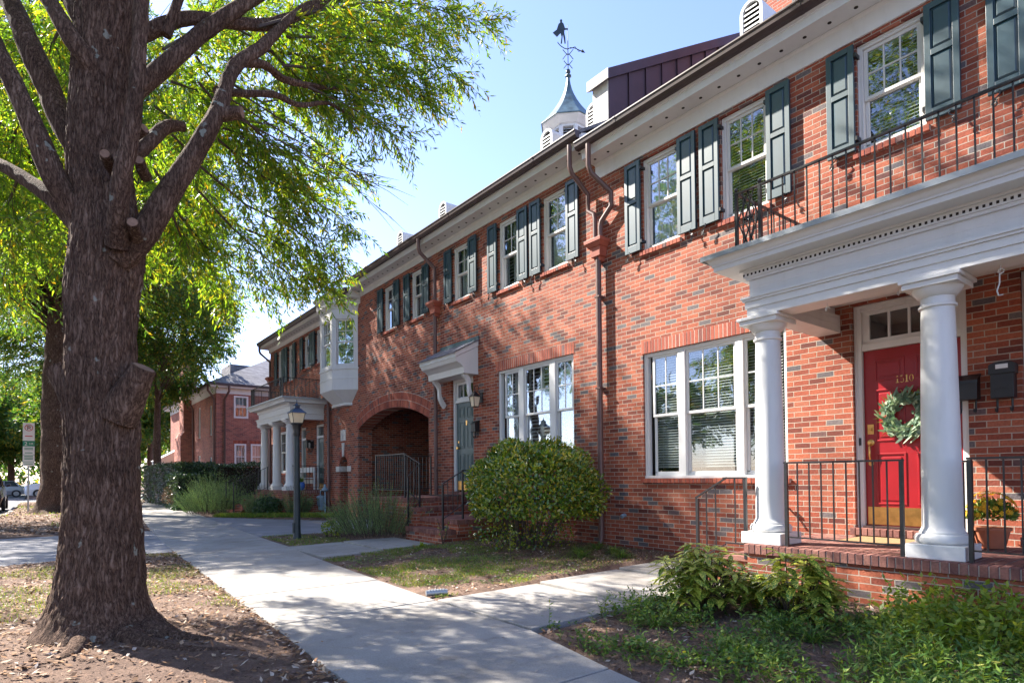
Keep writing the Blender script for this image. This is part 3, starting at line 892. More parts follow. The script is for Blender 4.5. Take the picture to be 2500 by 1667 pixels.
POSTS = set(); RN_ = [0]
def rail_run(b, p, q, zt0, zt1, zb0, zb1, sp=0.115, post0=None, post1=None, cap=True, bar=0.006, postr=0.016):
    """iron railing between plan points p and q; top heights, bottom rail heights; optional posts down to a height"""
    p = Vector((p[0], p[1], 0)); q = Vector((q[0], q[1], 0))
    L = (q - p).length
    d = (q - p) / L
    nrm = Vector((-d.y, d.x, 0))
    def bar_box(a, c, hw, hh):
        A = [a + nrm * s * hw + Vector((0, 0, t * hh)) for s, t in ((-1, -1), (1, -1), (1, 1), (-1, 1))]
        B = [c + nrm * s * hw + Vector((0, 0, t * hh)) for s, t in ((-1, -1), (1, -1), (1, 1), (-1, 1))]
        b.add(A + B, [(0, 1, 2, 3), (7, 6, 5, 4), (0, 4, 5, 1), (1, 5, 6, 2), (2, 6, 7, 3), (3, 7, 4, 0)])
    RN_[0] += 1; jj = (RN_[0] % 5) * 0.0006
    bar_box(p + Vector((0, 0, zt0 + jj)) - d * 0.02, q + Vector((0, 0, zt1 + jj)) + d * 0.02, 0.019 - jj, 0.009)
    if zb0 is not None: bar_box(p + Vector((0, 0, zb0)), q + Vector((0, 0, zb1)), 0.012, 0.007)
    n = max(1, round(L / sp))
    for i in range(1, n):
        t = i / n
        c = p + d * L * t
        zb = (zb0 + (zb1 - zb0) * t) if zb0 is not None else post0 + (post1 - post0) * t
        zt = zt0 + (zt1 - zt0) * t
        b.box(c.x - bar, c.x + bar, c.y - bar, c.y + bar, zb, zt - 0.009)
    for pt, zp, zt in ((p, post0, zt0), (q, post1, zt1)):
        key = (id(b), round(pt.x, 2), round(pt.y, 2))
        if zp is not None and key not in POSTS:
            POSTS.add(key)
            b.box(pt.x - postr, pt.x + postr, pt.y - postr, pt.y + postr, zp, zt - 0.009)

def lozenge(b, p, q, z0, z1):
    """crossed wrought iron panel between p and q"""
    p = Vector((p[0], p[1], 0)); q = Vector((q[0], q[1], 0))
    def at(t, h): return tuple(p + (q - p) * t + Vector((0, 0, z0 + (z1 - z0) * h)))
    r = 0.008
    for path in ([(0.5, 1), (1, 0.5), (0.5, 0), (0, 0.5), (0.5, 1)], [(0.22, 0), (0.78, 0.62), (0.5, 1)], [(0.78, 0), (0.22, 0.62), (0.5, 1)], [(0.22, 1), (0.78, 0.38), (0.5, 0)], [(0.78, 1), (0.22, 0.38), (0.5, 0)]):
        for a, c in zip(path[:-1], path[1:]): b.tube([at(*a), at(*c)], r, 4)
    c = Vector(at(0.5, 0.5))
    for k in range(6):
        a = k * math.pi / 3
        e = c + (q - p).normalized() * 0.035 * math.cos(a) + Vector((0, 0, 0.035 * math.sin(a)))
        b.tube([c, (c + e) / 2, e], [0.006, 0.014, 0.004], 5)

def deck(house, x0, x1, ya, yb, z, ground_z, wallm='brick', name='porch_deck'):
    """brick porch deck: rowlock edge, paved top, brick base"""
    b = MB()
    b.box(x0 + 0.03, x1, ya + 0.03, yb - 0.03, ground_z - 0.2, z - 0.10)
    d = b.build(name, MT[wallm], house)
    b = MB()
    soldier(b, x0, x0 + 0.2, ya, yb, z - 0.1, z)
    n = max(1, round((x1 - x0 - 0.2) / 0.0677)); w = (x1 - x0 - 0.2) / n
    for yy0, yy1 in ((ya, ya + 0.1), (yb - 0.1, yb)):
        for i in range(n): b.box(x0 + 0.2 + i * w + 0.0045, x0 + 0.2 + (i + 1) * w - 0.0045, yy0, yy1, z - 0.1, z)
    b.cur = 1
    b.box(x0 + 0.008, x1, ya + 0.008, yb - 0.008, z - 0.099, z - 0.008)
    b.build('rowlock_edge', [MT['paver'], MT['mortar']], d, bevel=0.004, seg=1)
    b = MB(); yy = ya + 0.1; row = 0
    while yy < yb - 0.1 - 0.02:
        xx = x0 + 0.2 - (0.1 if row % 2 else 0)
        while xx < x1 - 0.01:
            a, c = max(xx, x0 + 0.2) + 0.005, min(xx + 0.203, x1) - 0.005
            if c - a > 0.02: b.quad((a, yy + 0.005, z - 0.001), (c, yy + 0.005, z - 0.001), (c, min(yy + 0.1, yb - 0.1) - 0.005, z - 0.001), (a, min(yy + 0.1, yb - 0.1) - 0.005, z - 0.001))
            xx += 0.203
        yy += 0.1016; row += 1
    b.build('paving', MT['paver'], d)
    return d

def panel_door(house, ya, yb, z0, z1, x, m, rows, kick=0.0, open_side=1):
    b = MB(); b.box(x, x + 0.045, ya, yb, z0, z1)
    w = yb - ya; st = 0.12; gap = 0.11
    d = b.build('door', MT[m], house, bevel=0.003)
    pw = (w - 2 * st - gap) / 2
    for (a, c) in rows:
        for k in range(2):
            y0 = ya + st + k * (pw + gap); y1 = y0 + pw
            q = MB()
            # moulding frame around a raised field
            for (p0, p1, r0_, r1_) in ((y0, y1, z0 + a, z0 + a + 0.022), (y0, y1, z0 + c - 0.022, z0 + c), (y0, y0 + 0.022, z0 + a + 0.022, z0 + c - 0.022), (y1 - 0.022, y1, z0 + a + 0.022, z0 + c - 0.022)):
                q.box(x - 0.010, x + 0.002, p0, p1, r0_, r1_)
            q.box(x - 0.008, x + 0.002, y0 + 0.05, y1 - 0.05, z0 + a + 0.05, z0 + c - 0.05)
            q.build('panel', MT[m], d, bevel=0.004)
    if kick > 0:
        MB().box(x - 0.004, x + 0.001, ya + 0.02, yb - 0.02, z0 + 0.012, z0 + kick).build('kick_plate', MT['brass'], d)
    return d

def bend_pipe(b, pts, r=0.042, n=10):
    b.tube(pts, r, n)
def obox(b, o, d, s0, s1, z0, z1, n0, n1):
    """oriented box on a slanted vertical plane: o plan origin, d unit direction, outward normal = (d.y,-d.x)"""
    d = Vector((d[0], d[1])).normalized(); n = Vector((d.y, -d.x))
    def P(s, k, z): return (o[0] + d.x * s + n.x * k, o[1] + d.y * s + n.y * k, z)
    return b.add([P(s0, n0, z0), P(s1, n0, z0), P(s1, n1, z0), P(s0, n1, z0), P(s0, n0, z1), P(s1, n0, z1), P(s1, n1, z1), P(s0, n1, z1)],
                 [(0, 3, 2, 1), (4, 5, 6, 7), (0, 1, 5, 4), (1, 2, 6, 5), (2, 3, 7, 6), (3, 0, 4, 7)])

def entablature(house, xf, ya, yb, zb, beam=0.30, scale=1.0, dent=True, ceil=0.33):
    """porch beam and cornice; front face xf, both ends returned to the wall"""
    b = MB()
    for z0, z1, p in ((0, 0.09, 0.06), (0.09, 0.165, 0.075), (0.165, 0.19, 0.095), (0.19, 0.215, 0.11)):
        X, A, B = xf - p, ya - p + 0.06, yb + p - 0.06
        b.box(X, X + beam, A, B, zb + z0, zb + z1)
        b.box(X + beam, XW - 0.001, B - 0.22 - p, B, zb + z0, zb + z1); b.box(X + beam, XW - 0.001, A, A + 0.22 + p, zb + z0, zb + z1)
    o = b.build('entablature', MT['white'], house, bevel=0.003)
    b = MB()
    z = zb + 0.215
    b.box(xf, XW - 0.001, ya, yb, z + 0.11, z + 0.20)
    b.box(xf, xf + beam, ya, yb, z, z + 0.11); b.box(xf + beam, XW - 0.001, yb - 0.22, yb, z, z + 0.11); b.box(xf + beam, XW - 0.001, ya, ya + 0.22, z, z + 0.11)
    z += 0.20
    def ring(p, z0, z1): b.box(xf - p, XW - 0.001, ya - p, yb + p, z0, z1)
    ring(0.03, z, z + 0.03); ring(0.045, z + 0.03, z + 0.095); ring(0.075, z + 0.095, z + 0.115)
    ring(0.27, z + 0.115, z + 0.165); ring(0.285, z + 0.165, z + 0.185)
    q = [(0.285, z + 0.185), (0.30, z + 0.20), (0.315, z + 0.225), (0.345, z + 0.25), (0.36, z + 0.255), (0.36, z + 0.265)]
    for (p0, z0), (p1, z1) in zip(q[:-1], q[1:]):
        c0 = [(xf - p0, ya - p0, z0), (xf - p0, yb + p0, z0), (XW, yb + p0, z0), (XW, ya - p0, z0)]
        c1 = [(xf - p1, ya - p1, z1), (xf - p1, yb + p1, z1), (XW, yb + p1, z1), (XW, ya - p1, z1)]
        b.add(c0 + c1, [(0, 1, 5, 4), (1, 2, 6, 5), (3, 0, 4, 7)])
    if dent:
        d = b; d.cur = 1
        y = ya - 0.02
        while y < yb + 0.03:
            d.box(xf - 0.0475, xf - 0.0455, y, y + 0.021, z + 0.047, z + 0.072); y += 0.046
        x = xf
        while x < XW - 0.1:
            d.box(x, x + 0.021, yb + 0.0455, yb + 0.0475, z + 0.047, z + 0.072); d.box(x, x + 0.021, ya - 0.0475, ya - 0.0455, z + 0.047, z + 0.072); x += 0.046
    b.build('cornice', [MT['white'], MT['void']], o, bevel=0.0025, seg=1)
    f = MB()
    zt = z + 0.265
    f.box(xf - 0.362, XW - 0.002, ya - 0.362, yb + 0.362, zt + 0.001, zt + 0.02)
    f.box(xf - 0.372, xf - 0.363, ya - 0.372, yb + 0.372, zt - 0.03, zt + 0.023); f.box(xf - 0.363, XW - 0.002, yb + 0.363, yb + 0.372, zt - 0.03, zt + 0.023); f.box(xf - 0.363, XW - 0.002, ya - 0.372, ya - 0.363, zt - 0.03, zt + 0.023)
    f.build('flashing', MT['steel'], o)
    return o, zt + 0.02

def hang_hook(house, x, y, z, long=False):
    b = MB()
    pts = [(x, y, z), (x, y, z - 0.03)] + [(x, y + 0.022 * math.sin(a), z - 0.052 - 0.022 * math.cos(a) + 0.0) for a in (0.6, 1.4, 2.2, 3.1, 3.9, 4.6)]
    b.tube(pts, 0.0045, 5)
    if long:
        b.tube([(x, y - 0.02, z - 0.06), (x, y + 0.01, z - 0.075), (x, y + 0.012, z - 0.15), (x, y + 0.03, z - 0.21), (x, y + 0.02, z - 0.25), (x, y - 0.01, z - 0.25)], 0.006, 5)
    b.build('hook', MT['white'], house)

def downspout(house, y, z0, z1, xg, zg, yg, box=None, x=7.66):
    b = MB()
    r = 0.048
    pts = [(xg - 0.06, yg, zg - 0.13), (xg - 0.06, yg, zg - 0.36), (xg - 0.03, yg + (y - yg) * 0.1, zg - 0.46), (x, y, zg - 0.82), (x, y, zg - 1.0), (x, y, z1), (x, y, z0 + 0.2), (x, y, z0)]
    bend_pipe(b, pts, r, 12)
    for z in np.arange(z0 + 0.6, z1 - 0.3, 1.9):
        b.box(x - 0.052, XW, y - 0.054, y + 0.054, z, z + 0.03)
    o = b.build('downspout', MT['pipe'], house, smooth=True)
    if box is not None: header_box(o, x - 0.015, y, box)
    return o

def header_box(parent, x, y, z, w=0.20):
    b = MB()
    def fr(z0, w0, d0, z1, w1, d1):
        A = [(XW - 0.002, y - w0, z0), (XW - 0.002, y + w0, z0), (XW - d0, y + w0, z0), (XW - d0, y - w0, z0)]
        B = [(XW - 0.002, y - w1, z1), (XW - 0.002, y + w1, z1), (XW - d1, y + w1, z1), (XW - d1, y - w1, z1)]
        b.add(A + B, [(0, 3, 2, 1), (4, 5, 6, 7), (0, 1, 5, 4), (1, 2, 6, 5), (2, 3, 7, 6), (3, 0, 4, 7)])
    fr(z - 0.36, 0.06, 0.12, z - 0.29, 0.075, 0.135)
    fr(z - 0.29, 0.105, 0.17, z - 0.13, 0.125, 0.185)
    fr(z - 0.13, 0.14, 0.20, z - 0.06, 0.185, 0.24)
    fr(z - 0.06, 0.195, 0.25, z, 0.20, 0.255)
    b.build('header_box', MT['headbox'], parent, bevel=0.004)

# ================================================================== RIGHT TOWNHOUSE
RT = thing('brick_townhouse', (7.75, 3.5, 0.1), 'red brick townhouse with a columned white porch over the red front door', 'house')
YR0, YR1 = -3.6, 7.44
b = MB()
upR = [(2.37, 3.09, 5.15, 6.46), (4.22, 4.94, 4.95, 6.46), (5.67, 6.39, 4.95, 6.46), (0.76, 1.48, 5.15, 6.46), (-1.08, -0.36, 4.95, 6.46), (-2.54, -1.82, 4.95, 6.46)]
lowR = (4.02, 6.43, 1.24, 3.27)
doorR = [(2.05, 3.20, 0.56, 3.32), (0.52, 1.60, 0.56, 3.32)]
wall_x(b, XW, YR0, YR1, -0.2, 6.62, upR + [lowR] + doorR + [(-2.6, -0.2, 1.24, 3.27)], 0.12)
b.quad((XW, YR0, -0.2), (18, YR0, -0.2), (18, YR0, 6.9), (XW, YR0, 6.9))
b.quad((18, YR0, -0.2), (18, YR1, -0.2), (18, YR1, 6.9), (18, YR0, 6.9))
b.build('wall', MT['brick'], RT)
for k, (ya, yb, za, zb) in enumerate(upR):
    window(RT, ya, yb, za, zb, blinds='blind' if k != 2 else 'curtain', blind_low=0.0, m='white_shaded', sillz=0.075)
for (ya, yb, za, zb) in upR:
    shutter(RT, yb + 0.005, yb + 0.325, za + 0.02, zb - 0.0, -1); shutter(RT, ya - 0.335, ya - 0.01, za + 0.02, zb - 0.0, 1)
for off in (4.02, -2.61):
    window(RT, off, off + 2.41, 1.24, 3.27, sashes=[(off + 0.13, off + 0.65, 2), (off + 0.77, off + 1.63, 3), (off + 1.76, off + 2.27, 2)], rows=2, m='white', blinds='blind', blind_low=0.06)
b = MB()
soldier(b, XW - 0.004, XW + 0.1, 4.02 - 0.03, 6.43 + 0.03, 3.272, 3.472, 0.0677)
b.cur = 1; b.box(XW - 0.0015, XW + 0.08, 4.02 - 0.03, 6.46, 3.2721, 3.4719)
b.build('soldier_course', [MT['unit'], MT['mortar']], RT, bevel=0.002, seg=1)
xg = eave(RT, YR0, YR1 - 0.02, 6.53, 6.80, 7.06)
roof(RT, YR0, YR1, 7.06)
roof_vent(RT, 4.74, 8.3, 7.58, 0.36, 0.78)
roof_vent(RT, 0.6, 8.3, 7.58, 0.36, 0.78)
b = MB()
b.box(11.6, 12.6, 5.0, 6.6, 9.2, 11.6)
ch = b.build('chimney', MT['brick'], RT)
b = MB(); b.box(11.55, 12.65, 4.95, 6.65, 11.6, 11.68); b.box(11.5, 12.7, 4.9, 6.7, 11.68, 11.76); b.box(11.62, 12.58, 5.02, 6.58, 11.76, 11.95)
b.build('chimney_cap', MT['brick'], ch)

# doors of the right porch
def red_door(ya, yb, m):
    b = MB()
    xc = XW + 0.07
    b.box(xc, xc + 0.12, ya + 0.002, ya + 0.075, 0.64, 3.318); b.box(xc, xc + 0.12, yb - 0.075, yb - 0.002, 0.64, 3.318)
    b.box(xc, xc + 0.12, ya + 0.075, yb - 0.075, 3.24, 3.318); b.box(xc + 0.015, xc + 0.12, ya + 0.075, yb - 0.075, 2.77, 2.85)
    b.box(xc - 0.02, xc, ya + 0.002, ya + 0.03, 0.64, 3.318); b.box(xc - 0.02, xc, yb - 0.03, yb - 0.002, 0.64, 3.318); b.box(xc - 0.02, xc, ya + 0.03, yb - 0.03, 3.29, 3.318)
    f = b.build('door_frame', MT['white'], RT, bevel=0.004)
    b = MB(); xo = xc + 0.04
    y0, y1 = ya + 0.075, yb - 0.075
    b.box(xo, xo + 0.04, y0, y1, 2.85, 2.90); b.box(xo, xo + 0.04, y0, y1, 3.20, 3.24); b.box(xo, xo + 0.04, y0, y0 + 0.08, 2.90, 3.20); b.box(xo, xo + 0.04, y1 - 0.08, y1, 2.90, 3.20)
    for i in (1, 2, 3):
        yy = y0 + 0.08 + (y1 - y0 - 0.16) * i / 4; b.box(xo + 0.005, xo + 0.035, yy - 0.014, yy + 0.014, 2.90, 3.20)
    b.build('transom', MT['white'], f, bevel=0.003)
    MB().box(xo + 0.018, xo + 0.022, y0 + 0.06, y1 - 0.06, 2.88, 3.22).build('pane', MT['glass'], f)
    r = MB(); r.box(XW + 0.2, XW + 1.2, ya, yb, 2.86, 3.25); r.build('interior', MT['dark'], f)
    d = panel_door(RT, y0 + 0.004, y1 - 0.004, 0.67, 2.765, xc + 0.05, m, [(0.25, 0.86), (1.00, 1.62), (1.72, 1.98)], 0.22)
    b = MB(); b.box(XW + 0.02, XW + 0.2, y0, y1, 0.645, 0.668); b.build('threshold', MT['brown'], f)
    b = MB(); soldier(b, XW - 0.10, XW + 0.12, ya - 0.03, yb + 0.03, 0.56, 0.642); b.build('door_step', MT['paver'], RT, bevel=0.003, seg=1)
    return f, d, xc + 0.05
f1, d1, xd = red_door(2.05, 3.20, 'red')
f2, d2, _ = red_door(0.52, 1.60, 'red')
def handle(d, y, x, z):
    b = MB()
    b.box(x - 0.008, x + 0.001, y - 0.035, y + 0.035, z + 0.10, z + 0.22)
    b.lathe(0, 0, [(0.0, 0)], 3) if False else None
    b.tube([(x - 0.008, y, z + 0.16), (x - 0.022, y, z + 0.16)], 0.02, 10)
    o = b.build('lock', MT['brass'], d, bevel=0.003)
    b = MB()
    b.tube([(x + 0.001, y, z), (x - 0.008, y, z), (x - 0.012, y, z)], [0.04, 0.04, 0.03], 14)
    b.tube([(x - 0.005, y, z - 0.02), (x - 0.05, y, z - 0.05), (x - 0.055, y, z - 0.14), (x - 0.035, y, z - 0.21), (x - 0.004, y, z - 0.24)], 0.011, 8)
    b.tube([(x + 0.001, y, z - 0.25), (x - 0.008, y, z - 0.25)], 0.03, 12)
    b.build('handle', MT['brass'], d, smooth=True)
handle(d1, 3.055, xd, 1.66)
handle(d2, 0.66, xd, 1.66)
def text_mesh(name, body, size, loc, rot, m, parent, depth=0.004):
    cu = bpy.data.curves.new('t', 'FONT'); cu.body = body; cu.size = size; cu.extrude = depth; cu.align_x = 'CENTER'
    t = bpy.data.objects.new('t', cu); C.objects.link(t)
    bpy.context.view_layer.update()
    me = bpy.data.meshes.new_from_object(t.evaluated_get(bpy.context.evaluated_depsgraph_get()))
    bpy.data.objects.remove(t)
    Mx = Matrix.Translation(Vector(loc) - ORG[parent.name]) @ rot
    me.transform(Mx)
    me.materials.clear()
    return link_mesh(name, me, m, parent)
ROT_W = Matrix.Rotation(R(-90), 4, 'Z') @ Matrix.Rotation(R(90), 4, 'X')   # faces -X, reads left to right for a viewer in front
def numerals(x, yc, z, parent):
    # serif figures 1 5 1 0, each from strokes
    b = MB(); h = 0.082; xx0, xx1 = x - 0.006, x
    def S(y0, y1, z0, z1): b.box(xx0, xx1, yc - y0, yc - y1, z + z0 * h, z + z1 * h)
    def digit1(c):
        S(c - 0.006, c + 0.006, 0.08, 1.0); S(c - 0.017, c + 0.017, 0, 0.08); S(c - 0.013, c - 0.006, 0.86, 0.93)
    def arc(c, cz, ry, rz, a0, a1, w=0.0045):
        n = 14
        pts = [(x - 0.003, yc - (c + ry * math.cos(a0 + (a1 - a0) * i / n)), z + h * (cz + rz * math.sin(a0 + (a1 - a0) * i / n))) for i in range(n + 1)]
        b.tube(pts, w, 5)
    digit1(-0.072)
    c = -0.024
    S(c - 0.014, c + 0.016, 0.9, 1.0); S(c - 0.014, c - 0.007, 0.52, 0.9)
    arc(c - 0.002, 0.32, 0.019, 0.30, 2.1, -2.4)
    digit1(0.024)
    arc(0.072, 0.5, 0.019, 0.47, 0, 2 * math.pi)
    b.build('house_numerals', MT['brass'], parent)
numerals(xd, 2.685, 2.345, d1)
# door bell on the casing
MB().box(XW + 0.055, XW + 0.07, 3.145, 3.165, 1.63, 1.72).build('doorbell', MT['black'], f1)

# porch: columns, beam, ceiling, deck, railings
DZ = 0.54
for cy in (3.49, 1.885, 0.30): column(RT, 6.33, cy, DZ, 3.02)
ent, zroof = entablature(RT, 6.18, 0.16, 3.61, 3.02)
for yy, lg in ((2.83, False), (2.17, False), (1.42, True)): hang_hook(RT, 6.30, yy, 3.02, lg)
dk = deck(RT, 6.02, XW, 0.0, 3.64, DZ, 0.05)
# side steps at the far end of the porch
b = MB()
for i, (y0, y1, z) in enumerate(((3.63, 3.95, 0.39), (3.95, 4.27, 0.24))):
    b.box(6.15, XW, y0, y1, -0.1, z - 0.06)
st = b.build('porch_step', MT['brick'], RT)
b = MB()
for i, (y0, y1, z) in enumerate(((3.63, 3.95, 0.39), (3.95, 4.27, 0.24))):
    for k in range(23): b.box(6.13 + k * 0.07, 6.13 + k * 0.07 + 0.061, y0 + 0.005, y1 + 0.015, z - 0.06, z)
b.build('tread', MT['paver'], st, bevel=0.003, seg=1)
b = MB()
rail_run(b, (6.12, 3.20), (6.12, 2.13), 1.41, 1.41, 0.64, 0.64, 0.119, DZ, DZ)
b.build('railing', MT['iron'], RT)
b = MB()
rail_run(b, (6.12, 1.62), (6.12, 0.72), 1.41, 1.41, 0.64, 0.64, 0.119, DZ, DZ)
b.build('railing', MT['iron'], RT)
b = MB()
rail_run(b, (6.56, 1.93), (7.32, 1.93), 1.40, 1.40, 0.66, 0.66, 0.105, None, DZ)
b.build('railing', MT['iron'], RT)
b = MB()
rail_run(b, (6.14, 4.30), (6.14, 3.93), 1.02, 1.255, 0.30, 0.50, 0.12, 0.1, None)
rail_run(b, (6.14, 3.93), (6.14, 3.68), 1.255, 1.255, 0.52, 0.52, 0.12, None, 0.36)
b.build('stair_rail', MT['iron'], RT)
# balcony railing on the porch roof
b = MB(); zt = 4.33; xb_ = 5.93
rail_run(b, (xb_, 3.60), (xb_, 3.33), zt, zt, None, None, 0.5, zroof, zroof)
lozenge(b, (xb_, 3.585), (xb_, 3.345), zroof, zt - 0.01)
rail_run(b, (xb_, 3.33), (xb_, 0.62), zt, zt, None, None, 0.122, zroof, zroof)
lozenge(b, (xb_, 0.605), (xb_, 0.365), zroof, zt - 0.01)
rail_run(b, (xb_, 0.62), (xb_, 0.35), zt, zt, None, None, 0.5, zroof, zroof)
rail_run(b, (xb_, 3.60), (XW, 3.60), zt, zt + 0.02, None, None, 0.13, zroof, zroof)
rail_run(b, (xb_, 0.35), (XW, 0.35), zt, zt + 0.02, None, None, 0.13, zroof, zroof)
for yy in (3.60, 3.33, 0.62, 0.35):
    b.lathe(xb_, yy, [(0.006, zt + 0.005), (0.008, zt + 0.02), (0.019, zt + 0.035), (0.022, zt + 0.047), (0.017, zt + 0.06), (0.004, zt + 0.068)], 10)
b.build('balcony_railing', MT['iron'], RT)
# hose tap and vents on the wall
b = MB(); b.tube([(XW, 4.02, 0.84), (XW - 0.08, 4.02, 0.84), (XW - 0.12, 4.02, 0.80)], 0.014, 8); b.lathe(XW - 0.07, 4.02, [(0.03, 0.875), (0.032, 0.885)], 8); b.box(XW - 0.012, XW, 4.06, 4.12, 0.78, 0.88)
b.build('hose_tap', MT['steel'], RT)
b = MB(); b.tube([(XW, 6.85, 0.62), (XW - 0.05, 6.85, 0.62), (XW - 0.09, 6.85, 0.60)], [0.03, 0.03, 0.035], 10); b.build('wall_vent', MT['bluegrey'], RT)

# double downspout at the party line
b = MB(); x = 7.655
xgm = XW - 0.34 - 0.064
bend_pipe(b, [(xgm - 0.06, 7.16, 6.92), (xgm - 0.06, 7.16, 6.55), (xgm - 0.02, 7.13, 6.42), (x, 6.99, 6.14), (x, 6.99, 5.90), (x, 7.22, 5.72), (x, 7.25, 5.62), (x, 7.25, 5.36)], 0.045, 12)
bend_pipe(b, [(xgm - 0.06, 7.62, 7.10), (xgm - 0.06, 7.62, 6.72), (xgm - 0.02, 7.60, 6.60), (x, 7.54, 6.30), (x, 7.54, 6.00), (x, 7.40, 5.90), (x, 7.375, 5.80), (x, 7.375, 5.36)], 0.042, 12)
bend_pipe(b, [(x, 7.31, 5.1), (x, 7.31, 0.25), (x - 0.03, 7.31, 0.12)], 0.05, 12)
for z in (0.9, 2.8, 4.4): b.box(x - 0.054, XW, 7.31 - 0.056, 7.31 + 0.056, z, z + 0.03)
ds = b.build('downspout', MT['pipe'], RT, smooth=True)
header_box(ds, x, 7.31, 5.40)
# ================================================================== MIDDLE TOWNHOUSE
MTN = thing('brick_townhouse', (7.75, 12.0, 0.1), 'red brick townhouse with a green door under a small canopy beside the arched passage', 'house')
YM0, YM1 = 7.44, 17.80
def seg_arc(ya, yb, zs, rise, n=28):
    hw = (yb - ya) / 2; r = (hw * hw + rise * rise) / (2 * rise); cy = (ya + yb) / 2; cz = zs + rise - r
    a0 = math.asin(hw / r)
    return cy, cz, r, a0, [(cy + r * math.sin(-a0 + 2 * a0 * i / n), cz + r * math.cos(-a0 + 2 * a0 * i / n)) for i in range(n + 1)]
upM = [(8.18, 8.89, 5.27, 6.76), (9.65, 10.34, 5.27, 6.76), (11.46, 12.16, 5.46, 6.76), (13.59, 14.25, 5.46, 6.74), (15.20, 15.86, 5.46, 6.74)]
lowM = (8.06, 10.42, 1.56, 3.56)
doorM = (11.36, 12.30, 0.86, 3.62)
AY0, AY1, AZS, ARISE = 13.38, 17.72, 2.80, 0.46
b = MB()
wall_x(b, XW, YM0, YM1, -0.2, 6.95, upM + [lowM, doorM, (AY0, AY1, -0.2, 3.70, 0.0001)], 0.12)
cy, cz, rr, a0, arc = seg_arc(AY0, AY1, AZS, ARISE)
for (p, q) in zip(arc[:-1], arc[1:]):
    b.quad((XW, p[0], p[1]), (XW, p[0], 3.70), (XW, q[0], 3.70), (XW, q[0], q[1]))
    b.quad((XW, p[0], p[1]), (XW, q[0], q[1]), (XW + 0.45, q[0], q[1]), (XW + 0.45, p[0], p[1]))
for yy in (AY0, AY1):
    b.quad((XW, yy, -0.2), (XW, yy, AZS), (XW + 0.45, yy, AZS), (XW + 0.45, yy, -0.2))
b.build('wall', MT['brick'], MTN)
b = MB(); b.quad((18, YM0, -0.2), (18, YM1, -0.2), (18, YM1, 7.3), (18, YM0, 7.3)); b.build('rear_wall', MT['brick'], MTN)
b = MB()
for k in range(2):
    R0 = rr + 0.003 + k * 0.208; n = round(2 * a0 * (rr + 0.2) / 0.0677)
    for i in range(n):
        t0 = -a0 + 2 * a0 * (i + 0.07) / n; t1 = -a0 + 2 * a0 * (i + 0.93) / n
        P = [(cy + r_ * math.sin(t), cz + r_ * math.cos(t)) for r_, t in ((R0, t0), (R0 + 0.196, t0), (R0 + 0.196, t1), (R0, t1))]
        b.prism(P, 'x', XW - 0.006, XW + 0.05)
b.cur = 1
n = 30
for i in range(n):
    t0 = -a0 + 2 * a0 * i / n; t1 = -a0 + 2 * a0 * (i + 1) / n
    b.add([(XW - 0.002, cy + r_ * math.sin(t), cz + r_ * math.cos(t)) for r_, t in ((rr + 0.001, t0), (rr + 0.42, t0), (rr + 0.42, t1), (rr + 0.001, t1))], [(0, 1, 2, 3)])
b.build('arch', [MT['unit'], MT['mortar']], MTN)
# vaulted passage behind the arch
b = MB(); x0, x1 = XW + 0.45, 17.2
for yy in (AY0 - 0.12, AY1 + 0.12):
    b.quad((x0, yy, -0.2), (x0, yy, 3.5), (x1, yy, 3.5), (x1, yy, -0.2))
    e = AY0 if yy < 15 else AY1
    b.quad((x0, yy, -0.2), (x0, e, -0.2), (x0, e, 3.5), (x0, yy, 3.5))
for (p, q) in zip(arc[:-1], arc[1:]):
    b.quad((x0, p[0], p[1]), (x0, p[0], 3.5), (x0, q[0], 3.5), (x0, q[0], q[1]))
b.quad((x1, AY0 - 0.12, -0.2), (x1, AY0 - 0.12, 3.5), (x1, AY1 + 0.12, 3.5), (x1, AY1 + 0.12, -0.2))  # closed end wall added to keep outside light from the passage
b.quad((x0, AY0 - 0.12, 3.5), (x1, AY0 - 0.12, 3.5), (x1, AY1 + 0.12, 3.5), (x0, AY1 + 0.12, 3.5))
b.build('passage', MT['brick_shaded'], MTN)

for k, (ya, yb, za, zb) in enumerate(upM):
    window(MTN, ya, yb, za, zb, cols=2, blinds=('curtain', 'shutters', 'curtain', 'curtain', 'curtain')[k], m='white_shaded' if k != 1 else 'white')
    shutter(MTN, yb + 0.015, yb + 0.335, za + 0.02, zb, -1); shutter(MTN, ya - 0.345, ya - 0.02, za + 0.02, zb, 1)
window(MTN, *lowM, sashes=[(8.06 + 0.08, 8.06 + 0.56, 2), (8.06 + 0.72, 8.06 + 1.53, 3), (8.06 + 1.69, 8.06 + 2.19, 2)], rows=2, blinds='shutters', m='white')
b = MB()
soldier(b, XW - 0.004, XW + 0.1, 8.03, 10.47, 3.562, 3.765)
b.cur = 1; b.box(XW - 0.0015, XW + 0.08, 8.03, 10.47, 3.5621, 3.7649)
b.build('soldier_course', [MT['unit'], MT['mortar']], MTN, bevel=0.002, seg=1)
eave(MTN, YM0 + 0.02, 17.45, 6.88, 7.06, 7.29)
roof(MTN, YM0, YM1, 7.29, ends='gable')
for yy in (15.9, 13.5, 9.35): roof_vent(MTN, yy, 8.3, 7.8, 0.36, 0.74)
roof_vent(MTN, 8.45, 8.75, 8.1, 0.36, 0.72)
